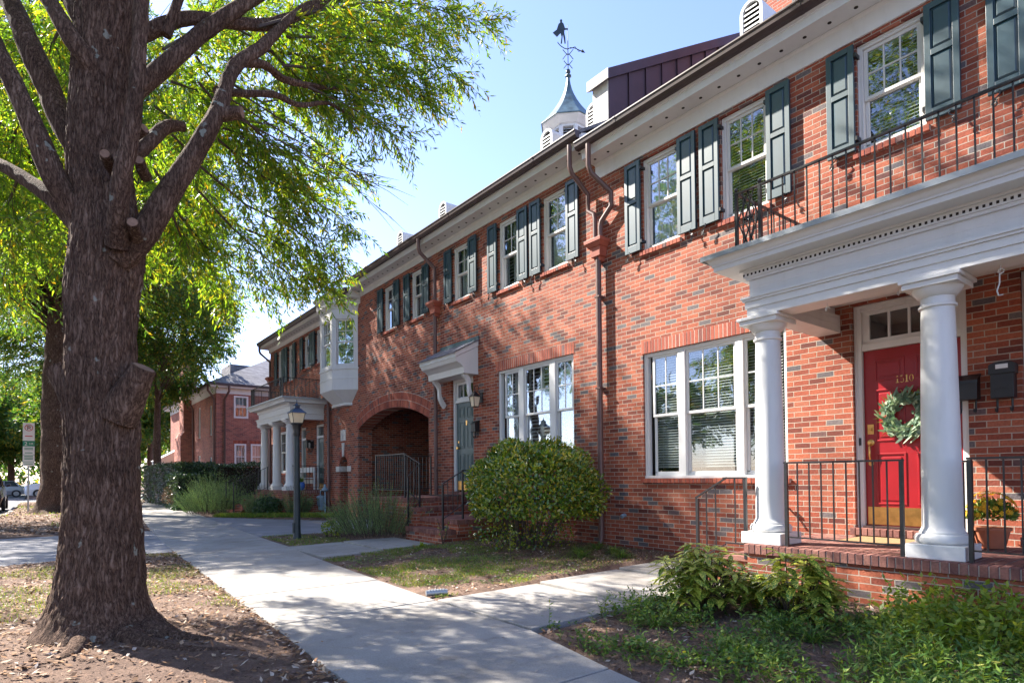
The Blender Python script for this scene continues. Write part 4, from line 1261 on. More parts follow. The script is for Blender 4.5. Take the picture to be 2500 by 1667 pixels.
# party wall clad in standing-seam metal
b = MB()
def zt_(x): return 8.78 + 0.6 * (x - 8.2)
b.prism([(8.2, 7.2), (8.2, zt_(8.2) - 0.16), (12.75, zt_(12.75) - 0.16), (17.3, zt_(8.2) - 0.16), (17.3, 7.2)], 'y', 7.50, 7.92)
pw = b.build('party_wall', MT['seam'], MTN)
b = MB()
x = 8.72
while x < 12.6:
    b.box(x, x + 0.022, 7.47, 7.499, 7.3, zt_(x) - 0.16); x += 0.5
b.build('seam', MT['seam'], pw)
b = MB()
for xa, xb, za, zb in ((8.12, 12.75, zt_(8.12), zt_(12.75)), (17.38, 12.75, zt_(8.12), zt_(12.75))):
    vs = []
    for yy in (7.44, 7.98):
        vs += [(xa, yy, za - 0.19), (xb, yy, zb - 0.19), (xb, yy, zb), (xa, yy, za)]
    b.add(vs, [(0, 1, 2, 3), (7, 6, 5, 4), (3, 2, 6, 7), (0, 4, 5, 1), (0, 3, 7, 4)])
b.build('coping', MT['seam'], pw)
# front face of the party wall, coloured pale for the sunlight on it
b = MB(); b.box(8.185, 8.199, 7.52, 7.90, 7.3, zt_(8.2) - 0.17); b.box(8.10, 8.119, 7.44, 7.98, zt_(8.12) - 0.19, zt_(8.12)); b.build('sunlit_end_panel', MT['stone'], pw)

# green door
b = MB(); xc = XW + 0.06; ya, yb = doorM[:2]
b.box(xc, xc + 0.12, ya + 0.002, ya + 0.075, 0.95, 3.618); b.box(xc, xc + 0.12, yb - 0.075, yb - 0.002, 0.95, 3.618)
b.box(xc, xc + 0.12, ya + 0.075, yb - 0.075, 3.54, 3.618); b.box(xc + 0.01, xc + 0.12, ya + 0.075, yb - 0.075, 3.05, 3.12)
fm = b.build('door_frame', MT['white'], MTN, bevel=0.004)
b = MB(); y0, y1 = ya + 0.075, yb - 0.075; xo = xc + 0.04
b.box(xo, xo + 0.04, y0, y1, 3.12, 3.18); b.box(xo, xo + 0.04, y0, y1, 3.48, 3.54); b.box(xo, xo + 0.04, y0, y0 + 0.07, 3.18, 3.48); b.box(xo, xo + 0.04, y1 - 0.07, y1, 3.18, 3.48)
for i in (1, 2):
    yy = y0 + 0.07 + (y1 - y0 - 0.14) * i / 3; b.box(xo + 0.005, xo + 0.035, yy - 0.013, yy + 0.013, 3.18, 3.48)
b.build('transom', MT['white'], fm, bevel=0.003)
MB().box(xo + 0.018, xo + 0.022, y0 + 0.05, y1 - 0.05, 3.16, 3.5).build('pane', MT['glass'], fm)
MB().box(XW + 0.2, XW + 1.2, ya, yb, 3.1, 3.6).build('interior', MT['dark'], fm)
dm = panel_door(MTN, y0 + 0.004, y1 - 0.004, 0.97, 3.045, xc + 0.05, 'dgreen', [(0.26, 0.86), (1.0, 1.62), (1.72, 1.97)], 0.22)
b = MB(); soldier(b, XW - 0.1, XW + 0.12, ya - 0.03, yb + 0.03, 0.862, 0.945); b.build('door_step', MT['paver'], MTN, bevel=0.003, seg=1)
b = MB(); b.tube([(xc + 0.051, 12.14, 1.98), (xc + 0.01, 12.14, 1.98), (xc - 0.01, 12.14, 1.98)], [0.03, 0.02, 0.032], 12); b.tube([(xc + 0.051, 12.14, 2.12), (xc + 0.035, 12.14, 2.12)], 0.03, 12); b.build('handle', MT['brass'], dm, smooth=True)
# brass knocker and mail slot
b = MB(); b.box(xc + 0.04, xc + 0.051, 11.77, 11.83, 2.5, 2.62); b.build('knocker', MT['brass'], dm, bevel=0.006)

# canopy over the green door
b = MB(); ya, yb = 11.13, 12.73
xe = 7.13
b.prism([(xe, 3.93), (xe, 4.03), (XW - 0.002, 4.36), (XW - 0.002, 4.24)], 'y', ya, yb)     # roof slab with white rakes
cn = b.build('canopy', MT['white'], MTN, bevel=0.003)
b = MB()
b.prism([(xe - 0.04, 4.012), (xe - 0.04, 4.035), (XW - 0.003, 4.40), (XW - 0.003, 4.375)], 'y', ya - 0.03, yb + 0.03)
b.build('canopy_roof', MT['shingle'], cn)
b = MB(); b.box(XW - 0.022, XW - 0.001, ya - 0.02, yb + 0.02, 4.385, 4.47); b.prism([(XW - 0.12, 4.335), (XW - 0.02, 4.39), (XW - 0.02, 4.40), (XW - 0.12, 4.345)], 'y', ya, yb); b.build('flashing', MT['copper'], cn)
b = MB()
b.prism([(xe + 0.01, 3.93), (xe + 0.05, 3.84), (xe + 0.14, 3.80), (xe + 0.22, 3.74), (xe + 0.24, 3.60), (XW - 0.002, 3.60), (XW - 0.002, 4.23)], 'y', ya + 0.02, yb - 0.02)
b.build('canopy_soffit', MT['white'], cn, bevel=0.003)
for yy in (ya + 0.16, yb - 0.16):
    b = MB(); pts = []
    for i in range(11):
        t = i / 10
        pts.append((7.44 + 0.30 * t + 0.05 * math.sin(t * math.pi * 2), 3.60 - 0.62 * t + 0.03 * math.sin(t * math.pi)))
    up = [(p[0] + 0.02, p[1] + 0.06) for p in pts]; dn = [(p[0] - 0.035, p[1] - 0.03) for p in pts]
    for i in range(10):
        b.prism([dn[i], up[i], up[i + 1], dn[i + 1]], 'y', yy - 0.045, yy + 0.045)
    b.build('bracket', MT['white'], cn)

# stone/brick stair with a turned lower platform
def tread_edge(b, x0, x1, y0, y1, z, faces):
    w = 0.07
    if 'x' in faces:
        soldier(b, x0 - 0.012, x0 + 0.19, y0, y1, z - 0.09, z)
    if 'y' in faces:
        n = max(1, round((x1 - x0 - (0.19 if 'x' in faces else 0)) / w)); xs0 = x0 + (0.19 if 'x' in faces else 0); ww = (x1 - xs0) / n
        for i in range(n): b.box(xs0 + i * ww + 0.0045, xs0 + (i + 1) * ww - 0.0045, y0 - 0.012, y0 + 0.19, z - 0.09, z)
b = MB()
b.box(5.93, XW, 9.72, 11.2, -0.2, 0.20); b.box(6.2, XW, 9.62, 11.05, 0.20, 0.39); b.box(6.06, XW, 11.06, 13.0, -0.2, 0.58); b.box(6.06, XW, 11.36, 13.0, 0.58, 0.77)
stair = b.build('front_stair', MT['brick'], MTN)
b = MB()
tread_edge(b, 5.92, 6.2, 9.72, 11.2, 0.29, 'x'); b.box(6.1, 6.2, 9.7, 11.2, 0.2, 0.288); tread_edge(b, 6.11, 6.2, 9.72, 9.8, 0.288, 'y')
tread_edge(b, 6.18, XW, 9.62, 11.05, 0.48, 'xy'); tread_edge(b, 6.05, XW, 11.05, 11.36, 0.67, 'y'); tread_edge(b, 6.05, XW, 11.35, 13.0, 0.86, 'xy')
for (x0, x1, y0, y1, z) in ((6.37, XW, 9.81, 11.05, 0.479), (6.05, XW, 11.24, 11.36, 0.669), (6.24, XW, 11.54, 13.0, 0.859)):
    y = y0; row = 0
    while y < y1 - 0.03:
        x = x0 - (0.1 if row % 2 else 0)
        while x < x1 - 0.02:
            a, c = max(x, x0) + 0.004, min(x + 0.203, x1) - 0.004
            if c > a + 0.02: b.box(a, c, y + 0.004, min(y + 0.1, y1) - 0.004, z - 0.08, z)
            x += 0.203
        y += 0.1016; row += 1
b.build('tread', MT['paver'], stair, bevel=0.003, seg=1)
b = MB()
b.box(5.935, XW, 9.73, 11.19, 0.2, 0.28); b.box(6.19, XW, 9.63, 11.04, 0.39, 0.471); b.box(6.07, XW, 11.07, 12.99, 0.58, 0.661); b.box(6.07, XW, 11.37, 12.99, 0.77, 0.851)
b.build('mortar_bed', MT['mortar'], stair)
b = MB()
rail_run(b, (5.97, 9.80), (6.42, 9.80), 1.16, 1.42, 0.50, 0.76, 0.115, 0.05, 0.46)
rail_run(b, (6.42, 9.80), (XW, 9.80), 1.42, 1.42, 0.76, 0.76, 0.12, None, None)
b.build('stair_rail', MT['iron'], MTN)
b = MB()
rail_run(b, (5.97, 11.2), (6.12, 11.13), 1.24, 1.50, 0.42, 0.72, 0.1, 0.05, 0.62) if False else None
rail_run(b, (5.96, 11.15), (6.20, 11.10), 1.30, 1.58, 0.50, 0.80, 0.10, 0.05, 0.60)
rail_run(b, (6.20, 11.10), (6.10, 11.55), 1.58, 1.80, 0.80, 1.02, 0.10, None, 0.8)
rail_run(b, (6.10, 11.55), (6.10, 12.95), 1.80, 1.80, 1.02, 1.02, 0.105, None, 0.8)
rail_run(b, (6.10, 12.95), (XW - 0.2, 12.95), 1.80, 1.80, 1.02, 1.02, 0.115, None, 0.8)
b.build('landing_rail', MT['iron'], MTN)

# downspout with box, right of the arch
downspout(MTN, 12.88, 0.85, 5.3, XW - 0.404, 7.29, 13.02, box=5.62)

# ------------------------------------------------------------------ cupola with vane (part of the middle house)
CX, CYY = 12.75, 13.35
def octa(b, prof, n=8): return b.lathe(CX, CYY, prof, n)
b = MB(); b.box(CX - 0.75, CX + 0.75, CYY - 0.75, CYY + 0.75, 9.9, 10.9)
cup = b.build('cupola', MT['white'], MTN, bevel=0.01)
b = MB(); octa(b, [(0.66, 10.9), (0.66, 11.02), (0.60, 11.04), (0.60, 11.1)]); octa(b, [(0.60, 11.76), (0.60, 11.82), (0.66, 11.84), (0.74, 11.90), (0.84, 11.96), (0.86, 12.00)])
for k in range(8):
    a = 2 * math.pi * k / 8 + math.pi / 8
    b.lathe(CX + 0.57 * math.cos(a), CYY + 0.57 * math.sin(a), [(0.07, 11.1), (0.07, 11.76)], 6)
b.build('lantern', MT['white'], cup)
b = MB(); octa(b, [(0.45, 11.05), (0.45, 11.82)]); b.build('louvre_core', MT['void'], cup)
b = MB()
for k in range(8):
    a = 2 * math.pi * k / 8; d = Vector((math.cos(a), math.sin(a))); s = Vector((-d.y, d.x))
    for i in range(7):
        z = 11.2 + i * 0.075
        P = [(CX + d.x * r_ + s.x * w, CYY + d.y * r_ + s.y * w, zz) for r_, w, zz in ((0.55, -0.16, z), (0.50, -0.16, z + 0.045), (0.50, 0.16, z + 0.045), (0.55, 0.16, z))]
        b.add(P, [(0, 1, 2, 3)])
b.build('louvre', MT['white'], cup)
b = MB(); prof = [(0.90, 12.00), (0.885, 12.03)]
for i in range(1, 13):
    t = i / 12
    prof.append((0.885 * (1 - t) ** 1.75 + 0.055 * t, 12.03 + 1.54 * t))
prof += [(0.055, 13.57), (0.10, 13.60), (0.10, 13.63), (0.05, 13.66), (0.05, 13.68)]
octa(b, prof); b.build('spire', MT['copper'], cup)
vane = thing('weather_vane', (CX, CYY, 13.66), 'dark metal weather vane with a caped standing figure on the cupola spire', 'weather vane')
b = MB()
b.lathe(CX, CYY, [(0.03, 13.66), (0.06, 13.70), (0.075, 13.75), (0.055, 13.81), (0.02, 13.84)], 12)
b.tube([(CX, CYY, 13.7), (CX, CYY, 14.72)], 0.014, 6); b.tube([(CX, CYY, 14.72), (CX, CYY, 15.22)], 0.009, 5)
b.build('rod', MT['lampgreen'], vane, smooth=True)
# scrolls: in the plane facing the street corner
dv = Vector((r0.x, r0.y, 0)).normalized()
b = MB()
def pv(s, z): return (CX + dv.x * s, CYY + dv.y * s, z)
for sg in (1, -1):
    for zc, rr_ in ((13.98, 0.07), (14.30, 0.09)):
        for up in (1, -1):
            pts = [pv(sg * 0.015, zc)] + [pv(sg * (0.03 + rr_ * (0.9 - 0.6 * math.cos(t))), zc + up * (0.02 + rr_ * 0.75 * (1 + math.sin(t - 1.57)) )) for t in np.linspace(0.2, 4.6, 9)]
            b.tube(pts, 0.012, 5)
b.build('scrollwork', MT['lampgreen'], vane)
def pq(s, z): return pv(s * 0.74, 14.46 + (z - 14.68) * 0.74)
b = MB()
b.tube([pq(-0.42, 14.98), pq(-0.40, 14.93), pq(-0.30, 14.82), pq(-0.15, 14.72), pq(0, 14.68)], 0.014, 5)
b.tube([pq(0, 14.68), pq(0.1, 14.74), pq(0.3, 14.72), pq(0.5, 14.62), pq(0.66, 14.56)], 0.013, 5); b.tube([pq(0.1, 14.70), pq(0.3, 14.78), pq(0.45, 14.58), pq(0.55, 14.60)], 0.010, 5)
b.tube([pq(0.55, 14.605), pq(0.60, 14.60), pq(0.72, 14.52)], [0.02, 0.05, 0.003], 6)
b.build('arrow', MT['lampgreen'], vane)
# flat figure: cape flying to the left, hand on a staff
fig = [(-0.30, 14.92), (-0.26, 15.20), (-0.30, 15.36), (-0.45, 15.20), (-0.62, 15.38), (-0.46, 15.50), (-0.38, 15.74), (-0.31, 15.80), (-0.32, 15.90), (-0.27, 15.95), (-0.22, 15.90), (-0.23, 15.81), (-0.17, 15.76), (-0.11, 15.56), (0.0, 15.56), (0.0, 15.51), (-0.13, 15.50), (-0.14, 15.36), (-0.10, 15.15), (-0.09, 14.92), (-0.14, 14.92), (-0.17, 15.12), (-0.20, 15.30), (-0.22, 15.15), (-0.24, 14.92)]
n = len(fig); nv = Vector((-dv.y, dv.x, 0)) * 0.012
vs = [tuple(Vector(pq(s, z)) + nv) for s, z in fig] + [tuple(Vector(pq(s, z)) - nv) for s, z in fig]
b = MB(); b.add(vs, [tuple(range(n)), tuple(range(n, 2 * n))[::-1]] + [(i, i + n, (i + 1) % n + n, (i + 1) % n) for i in range(n)])
b.build('figure', MT['lampgreen'], vane)

# ================================================================== LEFT TOWNHOUSE
LT = thing('brick_townhouse', (7.75, 23.0, 0.1), 'red brick townhouse behind the street lamp with a white oriel bay and three porch columns', 'house')
YL0, YL1 = 17.80, 26.9
upL = [(25.15, 25.82, 5.15, 6.56), (23.80, 24.47, 5.15, 6.56), (21.95, 22.63, 5.38, 6.60), (20.72, 21.36, 5.38, 6.60)]
NY0, NY1, NZ = 18.56, 19.24, 1.67
doorsL = [(22.45, 23.05, 0.88, 3.2), (20.65, 21.45, 0.88, 3.2)]
lowL = (24.7, 25.7, 1.5, 3.2)
b = MB()
wall_x(b, XW, YL0, YL1, -0.2, 6.78, upL + doorsL + [lowL, (NY0, NY1, -0.2, 2.2, 0.0001)], 0.12)
ncy, nr = (NY0 + NY1) / 2, (NY1 - NY0) / 2
narc = [(ncy - nr * math.cos(math.pi * i / 20), NZ + nr * math.sin(math.pi * i / 20)) for i in range(21)]
for (p, q) in zip(narc[:-1], narc[1:]):
    b.quad((XW, p[0], p[1]), (XW, p[0], 2.2), (XW, q[0], 2.2), (XW, q[0], q[1]))
    b.quad((XW, p[0], p[1]), (XW, q[0], q[1]), (XW + 0.35, q[0], q[1]), (XW + 0.35, p[0], p[1]))
for yy in (NY0, NY1): b.quad((XW, yy, -0.2), (XW, yy, NZ), (XW + 0.35, yy, NZ), (XW + 0.35, yy, -0.2))
b.quad((XW + 0.35, NY0, -0.2), (XW + 0.35, NY0, 2.2), (XW + 0.35, NY1, 2.2), (XW + 0.35, NY1, -0.2))
b.quad((XW, YL1, -0.2), (XW, YL1, 7.0), (18, YL1, 7.0), (18, YL1, -0.2)); b.quad((18, YL0, -0.2), (18, YL1, -0.2), (18, YL1, 7.0), (18, YL0, 7.0))
b.build('wall', MT['brick'], LT)
b = MB(); n = 22
for i in range(n):
    t0 = math.pi * (i + 0.08) / n; t1 = math.pi * (i + 0.92) / n
    P = [(ncy - r_ * math.cos(t), NZ + r_ * math.sin(t)) for r_, t in ((nr + 0.002, t0), (nr + 0.2, t0), (nr + 0.2, t1), (nr + 0.002, t1))]
    b.prism(P, 'x', XW - 0.006, XW + 0.05)
b.cur = 1
for i in range(20):
    t0, t1 = math.pi * i / 20, math.pi * (i + 1) / 20
    b.add([(XW - 0.002, ncy - r_ * math.cos(t), NZ + r_ * math.sin(t)) for r_, t in ((nr + 0.001, t0), (nr + 0.205, t0), (nr + 0.205, t1), (nr + 0.001, t1))], [(0, 1, 2, 3)])
nicheo = b.build('niche_arch', [MT['unit'], MT['mortar']], LT)
b = MB()
b.prism([(ncy - 0.055, NZ + nr - 0.03), (ncy - 0.10, NZ + nr + 0.42), (ncy + 0.10, NZ + nr + 0.42), (ncy + 0.055, NZ + nr - 0.03)], 'x', XW - 0.03, XW + 0.04)
b.build('keystone', MT['stone'], nicheo, bevel=0.008)
MB().box(XW - 0.02, XW + 0.36, NY0 - 0.27, NY0 + 0.015, NZ - 0.17, NZ).build('impost_block', MT['stone'], nicheo, bevel=0.008); MB().box(XW - 0.02, XW + 0.36, NY1 - 0.015, NY1 + 0.27, NZ - 0.17, NZ).build('impost_block', MT['stone'], nicheo, bevel=0.008)
b = MB(); b.box(XW - 0.02, XW + 0.02, ncy - 0.20, ncy + 0.20, 2.50, 2.86)
tb = b.build('stone_tablet', MT['stone'], LT, bevel=0.008)
b = MB(); b.tube([(XW - 0.022, ncy + 0.08 * math.cos(t), 2.71 + 0.09 * math.sin(t)) for t in np.linspace(0, 6.28, 17)], 0.012, 6); b.tube([(XW - 0.022, ncy - 0.09, 2.54), (XW - 0.022, ncy, 2.64), (XW - 0.022, ncy + 0.09, 2.54)], 0.012, 6); b.build('carving', MT['stone'], tb)
for k, (ya, yb, za, zb) in enumerate(upL):
    window(LT, ya, yb, za, zb, cols=2, blinds='curtain', m='white')
    if k < 3 or True:
        shutter(LT, yb + 0.01, yb + 0.30, za + 0.02, zb, -1)
        if k != 3: shutter(LT, ya - 0.31, ya - 0.015, za + 0.02, zb, 1)
window(LT, *lowL, cols=3, blinds='curtain')
for (ya, yb, za, zb), mm in zip(doorsL, ('dgreen', 'dgreen')):
    b = MB(); xc = XW + 0.04
    b.box(xc, xc + 0.12, ya + 0.002, ya + 0.08, za, zb - 0.002); b.box(xc, xc + 0.12, yb - 0.08, yb - 0.002, za, zb - 0.002); b.box(xc, xc + 0.12, ya + 0.08, yb - 0.08, zb - 0.08, zb - 0.002); b.box(xc, xc + 0.12, ya + 0.08, yb - 0.08, 2.72, 2.80)
    f = b.build('door_frame', MT['white'], LT, bevel=0.003)
    MB().box(xc + 0.06, xc + 0.065, ya + 0.08, yb - 0.08, 2.8, zb - 0.08).build('pane', MT['glass'], f)
    MB().box(XW + 0.2, XW + 1.0, ya, yb, 2.72, zb).build('interior', MT['dark'], f)
    panel_door(LT, ya + 0.082, yb - 0.082, za + 0.02, 2.715, xc + 0.05, mm, [(0.25, 0.8), (0.95, 1.68)], 0.2)
eave(LT, 17.52, YL1 + 0.15, 6.70, 6.86, 7.09)
roof(LT, YL0, YL1 + 0.15, 7.09)
roof_vent(LT, 18.35, 8.3, 7.62, 0.36, 0.62)
# porch
for cy in (21.05, 22.55, 24.05): column(LT, 6.72, cy, 0.88, 3.32, 0.15, 0.128, 0.44)
entablature(LT, 6.58, 20.62, 24.35, 3.32, dent=False)
deck(LT, 6.45, XW, 20.4, 24.5, 0.88, 0.0)
b = MB()
rail_run(b, (6.72, 20.78), (XW, 20.78), 1.72, 1.72, 0.98, 0.98, 0.115, None, None)
rail_run(b, (6.5, 21.3), (6.5, 22.3), 1.72, 1.72, 0.98, 0.98, 0.115, 0.88, 0.88) if False else None
b.build('railing', MT['iron'], LT)
b = MB()
rail_run(b, (6.45, 22.75), (5.3, 22.75), 1.72, 1.15, 0.98, 0.45, 0.12, 0.88, 0.1); rail_run(b, (6.45, 23.85), (5.3, 23.85), 1.72, 1.15, 0.98, 0.45, 0.12, 0.88, 0.1)
b.build('stair_rail', MT['iron'], LT)
b = MB()
for i in range(4): b.box(5.3 + 0.29 * i, 6.45, 22.8, 23.8, -0.1, 0.18 + 0.175 * i)
b.build('porch_step', MT['brick'], LT)
b = MB(); zr = 3.32 + 0.68 + 0.02; xb_ = 6.35
rail_run(b, (xb_, 20.62), (xb_, 20.92), zr + 0.68, zr + 0.68, None, None, 0.5, zr, zr); lozenge(b, (xb_, 20.64), (xb_, 20.90), zr, zr + 0.66)
rail_run(b, (xb_, 20.92), (xb_, 24.2), zr + 0.68, zr + 0.68, None, None, 0.125, zr, zr)
lozenge(b, (xb_, 24.22), (xb_, 24.48), zr, zr + 0.66); rail_run(b, (xb_, 24.2), (xb_, 24.5), zr + 0.68, zr + 0.68, None, None, 0.5, zr, zr)
rail_run(b, (xb_, 20.62), (XW, 20.62), zr + 0.68, zr + 0.68, None, None, 0.13, zr, zr); rail_run(b, (xb_, 24.5), (XW, 24.5), zr + 0.68, zr + 0.68, None, None, 0.13, zr, zr)
b.build('balcony_railing', MT['iron'], LT)
downspout(LT, 26.62, 0.2, 5.3, XW - 0.404, 7.09, 26.85, box=5.6)
b = MB(); bend_pipe(b, [(7.66, 19.95, 3.7), (7.66, 19.95, 0.2), (7.6, 19.95, 0.08)], 0.05, 12); bend_pipe(b, [(7.66, 19.99, 6.66), (7.66, 19.99, 3.6)], 0.045, 10); b.build('downspout', MT['pipe'], LT, smooth=True)

# oriel bay
pl = [(XW, 17.72), (7.15, 18.31), (7.15, 19.36), (XW, 19.95)]
def off(p):   # offset bay outline outward
    k = p * 0.4142
    return [(XW, 17.72 - p * 1.4142), (7.15 - p, 18.31 - k), (7.15 - p, 19.36 + k), (XW, 19.95 + p * 1.4142)]
def ring(b, p, z0, z1, p1=None):
    A = off(p); B = off(p if p1 is None else p1)
    vs = [(x, y, z0) for x, y in A] + [(x, y, z1) for x, y in B]
    b.add(vs, [(0, 1, 5, 4), (1, 2, 6, 5), (2, 3, 7, 6), (0, 3, 2, 1), (4, 5, 6, 7)])
b = MB()
ring(b, 0.0, 4.05, 4.70); ring(b, 0.012, 4.40, 4.43); ring(b, 0.025, 4.69, 4.745)
bay = b.build('oriel_bay', MT['white'], LT, bevel=0.003, seg=1); b = MB(); ring(b, 0.0, 6.35, 6.64); ring(b, 0.02, 6.60, 6.64); ring(b, 0.02, 6.64, 6.72, 0.10); ring(b, 0.10, 6.72, 6.92); ring(b, 0.13, 6.92, 7.0, 0.2); ring(b, 0.2, 7.0, 7.03)
b.build('bay_cornice', MT['white'], bay, bevel=0.003, seg=1)
b = MB(); ring(b, 0.22, 7.031, 7.05); ring(b, 0.22, 7.05, 7.4, -0.35); b.build('bay_roof', MT['copper'], bay)
b = MB()
A = pl; Bq = [(XW, 18.2), (7.56, 18.36), (7.56, 19.30), (XW, 19.46)]
vs = [(x, y, 4.05) for x, y in A] + [(x, y, 3.68) for x, y in Bq]
b.add(vs, [(0, 1, 5, 4), (1, 2, 6, 5), (2, 3, 7, 6)])
b.prism([(XW, 18.17), (7.53, 18.34), (7.53, 19.32), (XW, 19.49)], 'z', 3.60, 3.68)
b.build('corbel', MT['white'], bay)
b = MB()
faces = [((XW, 17.72), (7.15, 18.31)), ((7.15, 18.31), (7.15, 19.36)), ((7.15, 19.36), (XW, 19.95))]
fr = b
def bay_window(p, q, b):
    d = (Vector(q) - Vector(p)); L = d.length; d = (d.x / L, d.y / L)
    st = 0.14 if L < 0.9 else 0.16
    # outward normal of obox is (d.y,-d.x): flip direction so that it points to the street
    o, dd = (q, (-d[0], -d[1]))
    z0, z1 = 4.745, 6.35
    obox(b, o, dd, 0, st, z0, z1, -0.12, 0); obox(b, o, dd, L - st, L, z0, z1, -0.12, 0)
    obox(b, o, dd, st, L - st, z0, z0 + 0.10, -0.12, 0.0); obox(b, o, dd, st, L - st, z1 - 0.07, z1, -0.12, 0)
    a, c = st + 0.035, L - st - 0.035
    zm = z0 + 0.10 + (z1 - z0 - 0.17) * 0.5
    for (u0, u1, k) in ((z0 + 0.10, zm + 0.02, 1), (zm - 0.02, z1 - 0.07, 0)):
        n1 = -0.05 if k == 0 else -0.075
        obox(b, o, dd, st, a, u0, u1, n1 - 0.03, n1); obox(b, o, dd, c, L - st, u0, u1, n1 - 0.03, n1)
        obox(b, o, dd, a, c, u0, u0 + 0.045, n1 - 0.03, n1); obox(b, o, dd, a, c, u1 - 0.045, u1, n1 - 0.03, n1)
        if k == 0:
            obox(b, o, dd, (a + c) / 2 - 0.011, (a + c) / 2 + 0.011, u0 + 0.045, u1 - 0.045, n1 - 0.022, n1 - 0.004)
            obox(b, o, dd, a, c, (u0 + u1) / 2 - 0.011, (u0 + u1) / 2 + 0.011, n1 - 0.024, n1 - 0.006)
    g = MB(); obox(g, o, dd, a - 0.01, c + 0.01, z0 + 0.12, z1 - 0.09, -0.085, -0.081)
    return g
gl = []
for p, q in faces: gl.append(bay_window(p, q, b))
bw = b.build('bay_window', MT['white'], bay, bevel=0.003, seg=1)
for g in gl: g.build('pane', MT['bayglass'], bw)
b = MB(); b.add([(x + 0.2 * (x < 7.5), y, z) for z in (4.72, 6.36) for x, y in ((XW - 0.01, 17.95), (7.15, 18.45), (7.15, 19.22), (XW - 0.01, 19.7))], [(0, 1, 5, 4), (1, 2, 6, 5), (2, 3, 7, 6)]); b.build('curtain', MT['curtain'], bw)
b = MB(); b.box(XW - 0.01, XW - 0.004, 17.9, 19.8, 4.1, 6.6); b.build('interior', MT['dark'], bay)
# ================================================================== HOUSE ACROSS THE SIDE COURT
FB = thing('brick_house', (7.95, 38.2, 0.1), 'far red brick house with a grey hipped roof and tall chimney above the hedge', 'house')
FX, FY = 7.95, 38.2
b = MB()
wall_x(b, FX, FY, 54, -0.4, 6.3, [(39.3, 39.9, 1.0, 2.6), (42.6, 43.3, 1.0, 2.8), (39.3, 39.9, 3.9, 5.7), (42.6, 43.3, 3.9, 5.9)], 0.1)
hl = [(8.95, 9.68, 4.94, 6.2), (8.98, 9.56, 1.2, 3.35), (9.9, 10.5, 1.2, 3.35)]
xs = sorted({FX, 20, *[h[0] for h in hl], *[h[1] for h in hl]}); zs = sorted({-0.4, 6.3, *[h[2] for h in hl], *[h[3] for h in hl]})
for a, c in zip(xs[:-1], xs[1:]):
    for d, e in zip(zs[:-1], zs[1:]):
        mx_, mz = (a + c) / 2, (d + e) / 2
        if any(h[0] < mx_ < h[1] and h[2] < mz < h[3] for h in hl): continue
        b.quad((a, FY, d), (c, FY, d), (c, FY, e), (a, FY, e))
b.quad((20, FY, -0.4), (20, 54, -0.4), (20, 54, 6.3), (20, FY, 6.3)); b.quad((FX, 54, -0.4), (20, 54, -0.4), (20, 54, 6.3), (FX, 54, 6.3))
b.build('wall', MT['brick_far'], FB)
for x0, x1, z0, z1 in hl:
    w = MB(); t = 0.06
    w.box(x0 - 0.04, x0 + t, FY - 0.02, FY + 0.1, z0 - 0.05, z1 + 0.02); w.box(x1 - t, x1 + 0.04, FY - 0.02, FY + 0.1, z0 - 0.05, z1 + 0.02); w.box(x0 + t, x1 - t, FY - 0.02, FY + 0.1, z1 - 0.08, z1 + 0.02); w.box(x0 + t, x1 - t, FY - 0.02, FY + 0.1, z0 - 0.05, z0 + t)
    zm = (z0 + z1) / 2 if z0 > 4 else z1 - 0.75
    w.box(x0 + t, x1 - t, FY, FY + 0.08, zm - 0.03, zm + 0.03)
    for i in (1, 2): w.box(x0 + t + (x1 - x0 - 2 * t) * i / 3 - 0.01, x0 + t + (x1 - x0 - 2 * t) * i / 3 + 0.01, FY + 0.02, FY + 0.06, z0 + t, z1 - t)
    o = w.build('window', MT['white'], FB)
    MB().box(x0 + 0.03, x1 - 0.03, FY + 0.055, FY + 0.06, z0, z1).build('pane', MT['glass'], o)
    MB().box(x0, x1, FY + 0.2, FY + 1.2, z0, z1).build('interior', MT['dark'], o)
    c = MB(); c.quad((x0, FY + 0.14, z1 - (z1 - z0) * 0.55), (x1, FY + 0.14, z1 - (z1 - z0) * 0.55), (x1, FY + 0.14, z1), (x0, FY + 0.14, z1)); c.build('curtain', MT['curtain'], o)
    s = MB(); soldier_n = round((x1 - x0 + 0.2) / 0.07)
    for i in range(soldier_n): s.box(x0 - 0.1 + i * 0.07 + 0.005, x0 - 0.1 + (i + 1) * 0.07 - 0.005, FY - 0.006, FY + 0.02, z1 + 0.03, z1 + 0.22)
    s.build('soldier_course', MT['unit'], o)
for ya, yb, za, zb in ((39.3, 39.9, 1.0, 2.6), (42.6, 43.3, 1.0, 2.8), (39.3, 39.9, 3.9, 5.7), (42.6, 43.3, 3.9, 5.9)):
    window(FB, ya, yb, za, zb, x=FX, cols=2, blinds='none', sill=True)
b = MB()
b.box(FX - 0.03, FX, FY - 0.03, 54, 6.3, 6.62); b.box(FX - 0.03, 20, FY - 0.03, FY, 6.3, 6.62)
b.box(FX - 0.42, FX, FY - 0.42, 54, 6.62, 6.82); b.box(FX, 20, FY - 0.42, FY, 6.62, 6.82)
b.build('cornice', MT['white'], FB)
b = MB(); b.box(FX - 0.54, FX - 0.42, FY - 0.54, 54, 6.72, 6.85); b.box(FX - 0.42, 20, FY - 0.54, FY - 0.42, 6.72, 6.85); b.build('gutter', MT['brown'], FB)
b = MB(); e = 0.5; zr = 6.84; rx_, ry_ = 14.0, 44.5; zt = zr + 3.6
c0, c1, c2, c3 = (FX - e, FY - e, zr), (20 + e, FY - e, zr), (20 + e, 54.5, zr), (FX - e, 54.5, zr)
